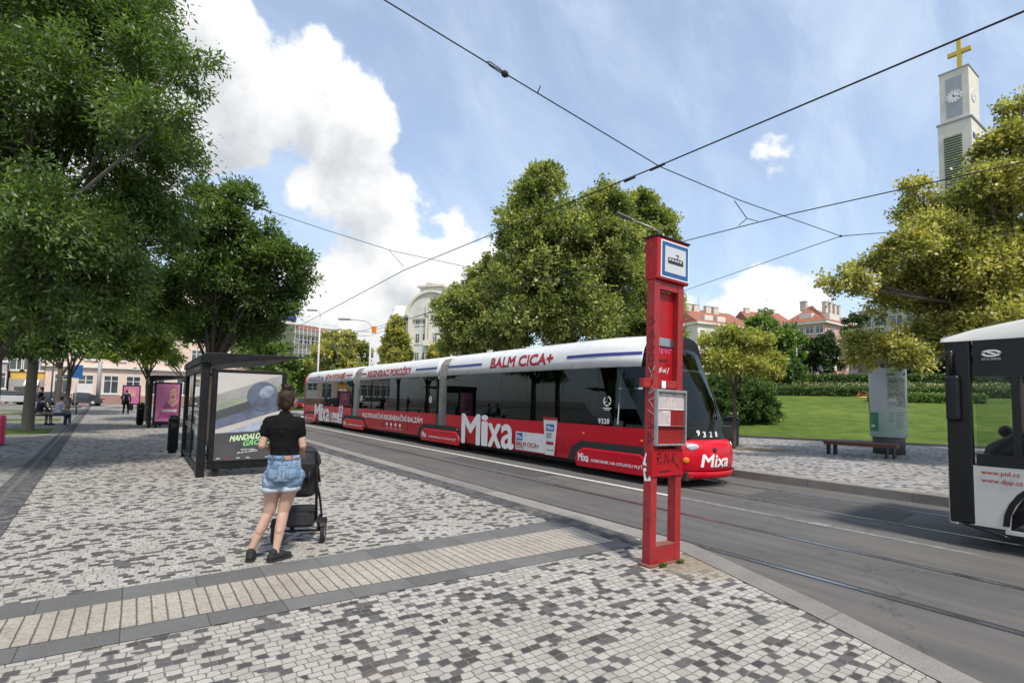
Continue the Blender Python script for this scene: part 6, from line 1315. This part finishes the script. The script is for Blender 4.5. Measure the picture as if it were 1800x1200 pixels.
m = MB(); m.tube([on_back(pel.x+.0005*k, .965-.02*k) for k in range(9)], .002, 5); m.tube([on_back(pel.x-.13+.0130*k, .925-.010*math.sin(k*math.pi/20)) for k in range(21)], .002, 5); m.build('seams', MT['seam'], sh, world=False)
for x in (-.04, .05, .13): m = MB(); m.box(x-.006, x+.006, -.122 if x < .1 else -.105, -.09, .952, 1.003); m.build('belt_loop', MT['seam'], sh, world=False)
# shoes
for a_, fd in ((aL, fdL), (aR, fdR)):
    sd_ = V(-fd.y, fd.x, 0); c = V(a_.x, a_.y, 0); b = MB(); q = Matrix((sd_, fd, V(0, 0, 1))).transposed()
    b.cap(c-fd*.045+V(0, 0, .042), c+fd*.06+V(0, 0, .045), .042, .045, 14); b.cap(c+fd*.06+V(0, 0, .038), c+fd*.135+V(0, 0, .03), .044, .032, 14); b.cap(c-fd*.035+V(0, 0, .05), c-fd*.025+V(0, 0, .082), .040, .041, 14)
    s_ = solid('shoe', b, 'canvas', WO, .006, 4); b = MB(); out = [c+fd*y+sd_*x for x, y in [(.040*math.cos(R(t_)), -.055+.034*math.sin(R(t_))) for t_ in range(180, 361, 20)]+[(.046, .06), (.042, .12)]+[(.034*math.cos(R(t_)), .145+.03*math.sin(R(t_))) for t_ in range(0, 181, 20)]+[(-.042, .12), (-.046, .06)]]
    b.rings([[p+V(0, 0, z) for p in out] for z in (0.0, .022)], smooth=False); b.build('sole', MT['rubber'], s_, world=False)
# hair and bun
b = MB(); q = None
b.ball(hc+V(-.001, -.012, .012), (.080, .094, .112), 20); b.ball(hc+V(0, -.045, -.035), (.062, .06, .07), 14); b.ball(hc+V(.0, -.03, .125), (.046, .046, .04), 14); b.ball(hc+V(.022, -.04, .132), (.03, .03, .028), 10); b.ball(hc+V(-.022, -.03, .136), (.03, .032, .028), 10); b.cap(hc+V(0, -.02, .09), hc+V(0, -.025, .125), .034, .03, 10)
h_ = solid('hair', b, 'hair', WO, .0065, 2)
b = MB(); rg = random.Random(5)
for k in range(46):
    a = rg.uniform(0, 6.28); p = hc+V(.05*math.cos(a), -.03+.05*math.sin(a)*.8, .125+rg.uniform(-.03, .035)); b.tube([p, p+V(rg.uniform(-.02, .02), rg.uniform(-.02, .01), rg.uniform(0, .025)), p+V(rg.uniform(-.035, .035), rg.uniform(-.03, .01), rg.uniform(-.01, .03))], [.003, .0022, .001], 4)
for k in range(34):
    x = rg.uniform(-.06, .06); p = hc+V(x, -.085, -.07+rg.uniform(-.01, .02)); b.tube([hc+V(x*1.2, -.1+.3*abs(x), .02), p, p+V(rg.uniform(-.01, .01), .01, -.03)], [.003, .0025, .001], 4)
for k in range(40):
    a = rg.uniform(-1.3, 1.3); z0 = rg.uniform(-.06, .06); b.tube([hc+V(.0815*math.sin(a), -.012-.0965*math.cos(a), z0), hc+V(.06*math.sin(a)*.9, -.02-.08*math.cos(a), .055), hc+V(.03*math.sin(a), -.03-.03*math.cos(a), .105)], [.0026, .003, .002], 4)
b.build('hair_strands', MT['hair'], h_, world=False)
for q in C.objects:
    if q.parent == WO and q.name.startswith('t_shirt'): folds_later.append((q, .013, 15))
    if q.parent == WO and q.name.startswith('denim_shorts'): folds_later.append((q, .008, 20))
for o in [q for q in C.objects if q.parent == WO or (q.parent is not None and q.parent.parent == WO)]:
    for v in o.data.vertices: v.co.x += .10*max(0, min(1, (v.co.z-.1)/.7))      # weight over the right leg: she leans that way
# pram in front of her (same local frame)
PR_ = thing('pram', 'black pram with hood, basket and four wheels pushed by the woman', 'pram', wb+Vector((math.cos(-YAW*.62), math.sin(-YAW*.62), 0))*.105, -YAW*.62)
MT['pramfab'] = pm('pram_fabric', (.013, .013, .016), .85, 0, .2, 6, .4, 40); MT['mesh'] = pm('basket_fabric', (.018, .018, .022), .7, 0, .2, 20)
def pp(name, mb, mat, bevel=0): return mb.build(name, MT[mat], PR_, bevel, world=False)
xl, xr = -.045, .295                             # frame sides
m = MB(); hb = [V(xl, .42, .88), V(xl-.0, .27, 1.0), V(xl+.04, .245, 1.012), V(xr-.04, .245, 1.012), V(xr, .27, 1.0), V(xr, .42, .88)]; m.tube(hb, .016, 10); pp('handlebar', m, 'rubber')
for x in (xl, xr):
    m = MB(); m.tube([V(x, .42, .88), V(x, .47, .62), V(x, .56, .34), V(x, .60, .25)], .014, 8); m.tube([V(x, .46, .66), V(x, .85, .42), V(x, 1.12, .17)], .013, 8); m.tube([V(x, .42, .88), V(x, .78, .62)], .012, 8); pp('side_frame', m, 'blacksat')
m = MB(); m.tube([V(xl-.07, .60, .13), V(xr+.07, .60, .13)], .012, 8); m.tube([V(xl, .60, .25), V(xl-.04, .60, .13)], .013, 8); m.tube([V(xr, .60, .25), V(xr+.04, .60, .13)], .013, 8); m.tube([V(xl, .56, .345), V(xr, .56, .345)], .01, 8); pp('rear_axle', m, 'blacksat')
def wheel(x, y, r, w):
    m = MB(); m.rings([[(x+w*sx, y+rr*math.cos(2*math.pi*k/28), r+rr*math.sin(2*math.pi*k/28)) for k in range(28)] for sx, rr in ((-.5, r*.72), (-.5, r*.92), (-.2, r), (.2, r), (.5, r*.92), (.5, r*.72))], cap=False); wh = pp('wheel', m, 'rubber')
    m = MB(); m.cyl((x-w*.3, y, r), .022, w*.6, 12, axis='X')
    for k in range(5): a = k*2*math.pi/5; m.tube([V(x, y, r), V(x, y+r*.74*math.cos(a), r+r*.74*math.sin(a))], .007, 6)
    m.rings([[(x+w*sx, y+r*q*math.cos(2*math.pi*k/28), r+r*q*math.sin(2*math.pi*k/28)) for k in range(28)] for sx, q in ((-.3, .73), (.3, .73), (.3, .66), (-.3, .66), (-.3, .73))], cap=False); m.build('rim', MT['grey'], wh, world=False)
for x in (xl-.075, xr+.075):
    wheel(x, .60, .125, .042); m = MB(); m.rings([[(x+sx*.026, .60+.142*math.cos(R(a)), .125+.142*math.sin(R(a))) for sx in (-1, 1)] for a in range(20, 151, 13)], cap=False, closed=False, smooth=True); pp('mudguard', m, 'blacksat')
for x in (xl+.02, xr-.02): wheel(x, 1.14, .095, .038)
m = MB(); m.loft([((.125, .72, .17), .135, .15), ((.125, .72, .20), .15, .17), ((.125, .70, .34), .158, .18), ((.125, .70, .355), .15, .17)], 24, 4.5); pp('basket', m, 'mesh')
m = MB(); m.box(xl+.02, xr-.02, .53, .545, .20, .40); m.box(xl+.01, xr-.01, .515, .528, .345, .40); pp('basket_back', m, 'mesh', .01)
m = MB(); m.loft([((.125, .74, .50), .13, .24), ((.125, .74, .56), .148, .28), ((.125, .76, .68), .155, .31), ((.125, .77, .74), .152, .31)], 24, 3.2); pp('seat', m, 'pramfab')
m = MB(); m.obox((.125, .475, .70), (.15, 0, 0), (0, .014, .01), (0, -.025, .17)); pp('seat_back', m, 'pramfab', .03)
m = MB(); rs_ = []
for k in range(13):
    a = R(-8+k*10.5); rr = []
    for j in range(17): t_ = R(180*j/16); rr.append((.125+.172*math.cos(t_), .74-.30*math.cos(a)*(.55+.45*math.sin(t_)), .72+.30*math.sin(a)*(.35+.65*math.sin(t_))*(1.0+.02*(k % 3))))
    rs_.append(rr)
m.rings(rs_, cap=False, closed=False); hd_ = pp('hood', m, 'pramfab'); sm_ = hd_.modifiers.new('thick', 'SOLIDIFY'); sm_.thickness = .012
m = MB(); m.rings([[(.125+.10*math.cos(R(a)), .452, .70+.10*math.sin(R(a))) for a in range(0, 360, 15)], [(.125+.092*math.cos(R(a)), .448, .70+.092*math.sin(R(a))) for a in range(0, 360, 15)]], cap=False); pp('hood_window_trim', m, 'seam' if False else 'blacksat')
for k in range(3): m = MB(); m.tube([V(.02+k*.1, .452, .83), V(.02+k*.1, .452, .62)], .004, 5); pp('strap', m, 'dgrey')

from mathutils import noise as mnoise
def folds(o, amp, sc, z0=-9, z1=9):
    me = o.data; ns = [v.normal.copy() for v in me.vertices]
    for v, n in zip(me.vertices, ns):
        p = v.co; w = min(1, max(0, (p.z-z0)/.05))*min(1, max(0, (z1-p.z)/.05))
        q = mnoise.fractal(Vector((p.x*sc*1.0+p.z*sc*.35, p.y*sc, p.z*sc*.45)), .9, 2.0, 4); q2 = mnoise.noise(Vector((p.x*sc*.5, p.y*sc*.5, p.z*sc*1.6+p.x*3)))
        v.co += n*amp*w*max(-.12, q-.6*abs(q2)+.1)
def simple_person(label, loc, rz, J, cols, hairmat='hairdk', voxel=.012, group=None, shorts=False):
    """J: joints in the person's own frame (x right, y ahead)"""
    t = thing('person', label, 'person', loc, rz, group); j = {k: Vector(v) for k, v in J.items()}
    b = MB()
    for s_ in 'lr':
        b.cap(j['sh'+s_], j['el'+s_], .044, .036, 10); b.cap(j['el'+s_], j['ha'+s_], .036, .026, 10); d = (j['ha'+s_]-j['el'+s_]).normalized(); hand(b, j['ha'+s_], d, V(-1 if s_ == 'r' else 1, 0, .2), V(0, 0, 1), V(0, .2, -1) if abs(d.z) < .9 else V(0, 1, 0), 1.0)
        b.cap(j['hip'+s_], j['kn'+s_], .082, .056, 12); b.cap(j['kn'+s_], j['an'+s_], .055, .034, 12); b.cap(j['an'+s_], j['an'+s_]+V(0, .12, -.045), .034, .028, 10)
    pc = (j['hipl']+j['hipr'])/2; sc = (j['shl']+j['shr'])/2
    b.cap(pc, sc, .10, .085, 14); b.cap(j['shl'], j['shr'], .055, .055, 12); b.cap(sc, j['head']-V(0, 0, .05), .05, .046, 12); f = j.get('face', V(0, 1, 0)); head(b, j['head'], f)
    solid('body', b, 'skin', t, voxel, 3)
    b = MB(); b.cap(pc+(sc-pc)*.1, sc-(sc-pc)*.12, .135, .135, 16); b.cap(j['shl'], j['shr'], .07, .07, 14); b.cap(j['hipl']+(sc-pc)*.12, j['hipr']+(sc-pc)*.12, .105, .105, 12)
    for s_ in 'lr': b.cap(j['sh'+s_], j['el'+s_].lerp(j['sh'+s_], cols.get('sleeve', .45)), .06, .052, 12)
    if cols.get('long'):
        for s_ in 'lr': b.cap(j['sh'+s_], j['el'+s_], .058, .05, 12); b.cap(j['el'+s_], j['ha'+s_].lerp(j['el'+s_], .1), .05, .04, 12)
    solid('top', b, cols['top'], t, voxel, 3)
    b = MB(); b.cap(j['hipl'], j['hipr'], .115, .115, 14)
    for s_ in 'lr':
        b.cap(j['hip'+s_], j['kn'+s_], .10, .072, 14)
        if not shorts: b.cap(j['kn'+s_], j['an'+s_].lerp(j['kn'+s_], .06), .07, .052, 12)
    solid('shorts' if shorts else 'trousers', b, cols['legs'], t, voxel, 3)
    for s_ in 'lr': b = MB(); a_ = j['an'+s_]; b.cap(a_+V(0, -.03, -.045), a_+V(0, .13, -.05), .042, .036, 12); solid('shoe', b, cols['shoe'], t, voxel, 2)
    b = MB(); b.ball(j['head']-f*.014+V(0, 0, .018), (.082, .096, .11), 14); 
    if cols.get('longhair'): b.cap(j['head']-f*.07, j['head']-f*.09-V(0, 0, .2), .07, .05, 10)
    solid('hair', b, hairmat, t, voxel, 2); return t
for q, a_, s_ in folds_later: folds(q, a_, s_)
STAND = dict(head=(0, .03, 1.62), shl=(-.18, 0, 1.42), shr=(.18, 0, 1.42), ell=(-.25, .02, 1.13), elr=(.25, .02, 1.13), hal=(-.25, .12, .90), har=(.25, .12, .90), hipl=(-.09, 0, .92), hipr=(.09, 0, .92), knl=(-.1, .03, .5), knr=(.1, .03, .5), anl=(-.11, 0, .09), anr=(.11, 0, .09))
def mod(**k): d = dict(STAND); d.update(k); return d
SIT = mod(head=(0, .16, 1.20), shl=(-.18, .08, .98), shr=(.18, .08, .98), ell=(-.24, .2, .72), elr=(.24, .2, .72), hal=(-.1, .42, .62), har=(.1, .42, .62), hipl=(-.1, 0, .53), hipr=(.1, 0, .53), knl=(-.13, .42, .52), knr=(.13, .42, .52), anl=(-.13, .40, .09), anr=(.13, .44, .09))
simple_person('person in dark clothes with a backpack walking away along the stop', gnd(220, 728), -R(8), mod(hal=(-.24, .32, 1.1), ell=(-.3, .05, 1.16), anl=(-.12, -.08, .09), anr=(.14, .14, .09), knr=(.12, .12, .5)), dict(top='navycloth', legs='tee', shoe='canvas', long=1))
bp_ = bpy.data.objects[[o.name for o in C.objects if o.get('label', '').startswith('person in dark clothes with a backpack')][0]]
b = MB(); b.cap(V(.05, -.16, 1.02), V(.05, -.16, 1.3), .12, .11, 12); solid('backpack', b, 'tee', bp_, .015, 2)
bs = gnd(80, 747); t = thing('park_bench', 'dark low bench under the plaza trees with two people sitting on it', 'bench', bs, R(8)); m = MB(); [m.box(-.85, .85, -.25+k*.17, -.1+k*.17, .42, .47) for k in range(3)]; m.build('seat', MT['black'], t, .008, world=False)
for x in (-.65, .65): m = MB(); m.box(x-.03, x+.03, -.22, .22, 0, .419); m.build('leg', MT['black'], t, world=False)
rt = lambda x, y: (bs.x+x*math.cos(R(8))-y*math.sin(R(8)), bs.y+x*math.sin(R(8))+y*math.cos(R(8)), PZ)
simple_person('person in a dark blue top sitting hunched on the left of the plaza bench', rt(-.28, -.02), R(8)-R(62), mod(**{k: tuple(v) for k, v in SIT.items()}), dict(top='navycloth', legs='beigecl', shoe='canvas', long=1))
simple_person('person in a pale lilac shirt and jeans sitting on the right of the plaza bench', rt(.38, .02), R(8)-R(70), SIT, dict(top='lilac', legs='jeans', shoe='whitecl'))
for bx, lab in ((112, 'small dark bench farther back in the plaza, behind the third tree'),):
    q = gnd(bx, 727); t = thing('park_bench', lab, 'bench', q, R(8)); m = MB(); m.box(-.9, .9, -.25, .25, .42, .48); m.build('seat', MT['black'], t, world=False)
    for x in (-.65, .65): m = MB(); m.box(x-.03, x+.03, -.22, .22, 0, .419); m.build('leg', MT['black'], t, world=False)
simple_person('dark figure standing behind the two people on the plaza bench', gnd(70, 723), R(100), mod(hal=(-.1, .4, 1.15), har=(.15, .4, 1.1), ell=(-.25, .15, 1.15), elr=(.25, .15, 1.15)), dict(top='tee', legs='navycloth', shoe='canvas', long=1))
simple_person('distant person in white top by the row of dark trees across the plaza', gnd(120, 716), R(180), STAND, dict(top='whitecl', legs='tee', shoe='canvas'))
for k, (px, py, dd, top, legs, lab) in enumerate([(1427, 664, 64, 'navycloth', 'tee', 'distant person in dark blue seen right of the flagpole in the park'), (1442, 664, 66, 'jeans', 'navycloth', 'distant person in blue, second to the right of the park flagpole'), (1469, 661, 65, 'whitecl', 'redcl', 'distant person in a white top and red shorts left of the pink portal')]):
    p = at(px, py, dd); p.z = terr(p.x, p.y); simple_person(lab, p, R(40+70*k), mod(har=(.2, .35, 1.05)), dict(top=top, legs=legs, shoe='canvas'), voxel=.03, shorts=(k == 2))
# sunbather on the lawn
p = E0+EN*28.6+ED*0; q = ray(1507, 697); 
for k in range(200, 700):
    c = CAM+q*(k*.1)
    if c.z <= terr(c.x, c.y): break
p = Vector((c.x, c.y, terr(c.x, c.y)))
LIE = dict(head=(.0, .02, .42), shl=(-.18, .12, .28), shr=(.18, .12, .28), ell=(-.28, .05, .12), elr=(.28, .05, .12), hal=(-.2, -.12, .08), har=(.2, -.12, .08), hipl=(-.1, .62, .14), hipr=(.1, .62, .14), knl=(-.1, 1.05, .12), knr=(.1, 1.05, .14), anl=(-.1, 1.42, .10), anr=(.1, 1.42, .10))
simple_person('sunbather with bare legs lying on a yellow towel on the lawn below the hedge', p, R(-150), LIE, dict(top='redcl', legs='redcl', shoe='skin'), voxel=.02, shorts=True)
t = tag(MB().obox((p.x+.3, p.y-.5, p.z+.02), (.6, -.35, .05), (.5, .9, .08), (0, 0, .015)).build('towel', MT['yellowcl']), 'yellow towel spread on the lawn under the sunbather', 'towel')
# bus driver
DRV = {k: (v[0], v[1], v[2]+.28) for k, v in SIT.items()}; DRV.update(hal=(-.16, .52, 1.20), har=(.16, .52, 1.2), ell=(-.26, .28, 1.02), elr=(.26, .28, 1.02), anl=(-.13, .75, .42), anr=(.13, .75, .42), knl=(-.13, .5, .78), knr=(.13, .5, .78))
simple_person('bus driver in a white shirt with one arm on the steering wheel', (BX0+.60, .83, 0), 0, DRV, dict(top='whitecl', legs='navycloth', shoe='canvas'))
for k, (y, X, top, lab) in enumerate(((13.1, XN+.56, 'beigecl', 'tram passenger in beige seated behind the big white letters'), (12.0, XN+.56, 'whitecl', 'tram passenger in white seated above the white advert tube'), (9.8, XF-.54, 'navycloth', 'tram passenger in dark blue seated near the round emblem'))):
    simple_person(lab, (X, y+.2, .42), math.pi, SIT, dict(top=top, legs='navycloth', shoe='canvas'), group=None)

# ------------------------------------------------------------------ cars far away
MT['carwhite'] = pm('car_white', (.42, .42, .42), .25, 0, .04, 2, coat=.5); MT['cardark'] = pm('car_dark', (.03, .032, .036), .25, 0, .1, 2, coat=.5); MT['carred'] = pm('car_red', (.30, .012, .015), .28, 0, .08, 2, coat=.5); MT['carglass'] = pm('car_glass', (.015, .018, .02), .05, 0, .2, 2, spec=.8)
def car(label, loc, rz, mat, estate=True, group='cars parked and driving beyond the plaza'):
    t = thing('parked_car', label, 'car', loc, rz, group); L_, w_ = 4.3, .88
    low = [(-2.15, .32), (-2.16, .62), (-2.08, .90), (-1.2, .98), (1.0, .96), (1.95, .80), (2.13, .58), (2.12, .32)]
    m = MB(); rs_ = []
    for y, sx in ((-w_, .97), (-w_+.06, 1), (w_-.06, 1), (w_, .97)): rs_.append([(x*sx, y, z if abs(y) < w_-.01 else .36+(z-.36)*.96) for x, z in low])
    m.rings(rs_, smooth=False); m.build('body', MT[mat], t, .03, world=False)
    top = [(-1.95, .965), (-1.55, 1.42), (-.2, 1.48), (.35, 1.42), (1.05, .962)] if estate else [(-1.7, .965), (-1.0, 1.40), (-.1, 1.45), (.35, 1.38), (1.05, .962)]
    m = MB(); m.rings([[(x*(1 if z < 1 else q), y*(1 if z < 1 else .84), z) for x, z in top] for y, q in ((-w_+.04, .97), (w_-.04, .97))], smooth=False); m.build('cabin', MT['carglass'], t, .03, world=False)
    m = MB(); m.rings([[(x*.93, y*.82, z+.012) for x, z in top[1:-1]]+[(x*.93, y*.82, z-.03) for x, z in reversed(top[1:-1])] for y in (-w_+.05, w_-.05)], smooth=False); m.build('roof', MT[mat], t, world=False)
    for x in (-1.35, 1.3):
        for y in (-w_+.0, w_-.2): m = MB(); m.cyl((x, y-.012 if y < 0 else y+.012, .32), .32, .2, 22, axis='Y'); wh = m.build('wheel', MT['rubber'], t, world=False); m = MB(); m.cyl((x, y-.02 if y < 0 else y+.02, .32), .2, .2, 16, axis='Y'); m.build('rim', MT['grey'], wh, world=False)
    for y in (-.72, .72):
        m = MB(); m.box(-2.17, -2.02, y-.14, y+.14, .66, .86); m.build('tail_light', MT['redlens'], t, .02, world=False); m = MB(); m.box(1.98, 2.11, y-.15, y+.15, .6, .74); m.build('headlight', MT['lamp'], t, .02, world=False)
    m = MB(); m.box(-2.175, -2.15, -.26, .26, .48, .60); m.build('number_plate', MT['wlet'], t, world=False); return t
def gp(px, py, z): p = gnd(px, py, z); return p
car('white car parked side-on left of the nearest plaza trunk', gp(23, 711, .18), R(5), 'carwhite'); car('white car partly hidden behind the people on the plaza bench', gp(66, 711, .18), R(175), 'carwhite', False)
car('dark grey car behind the slim plaza trees', gp(104, 712, .18), R(5), 'cardark'); car('dark hatchback parked against the pink corner house', gp(137, 713, .18), R(176), 'cardark', False)
car('red car seen from behind, waiting at the crossing beside the tram', gp(528, 719, 0), R(90), 'carred'); car('dark car ahead of the red one, half hidden by the woman', gp(511, 711, 0), R(95), 'cardark')
car('small pale car passing far behind the near shelter', gp(345, 708, 0), R(0), 'carwhite', False)
# pink rounded thing cut by the left edge of the photograph
p = gnd(-4, 783); t = thing('pink_box', 'pink rounded upright box cut off by the left edge of the photo', 'box', p, 0); MT['hotpink'] = pm('hot_pink', (.62, .03, .12), .4, 0, .06, 3)
m = MB(); m.box(-.12, .12, -.2, .2, .03, .85); m.build('body', MT['hotpink'], t, .07, world=False, seg=4); m = MB(); m.box(-.13, .13, -.21, .21, 0, .03); m.build('base', MT['dgrey'], t, world=False)
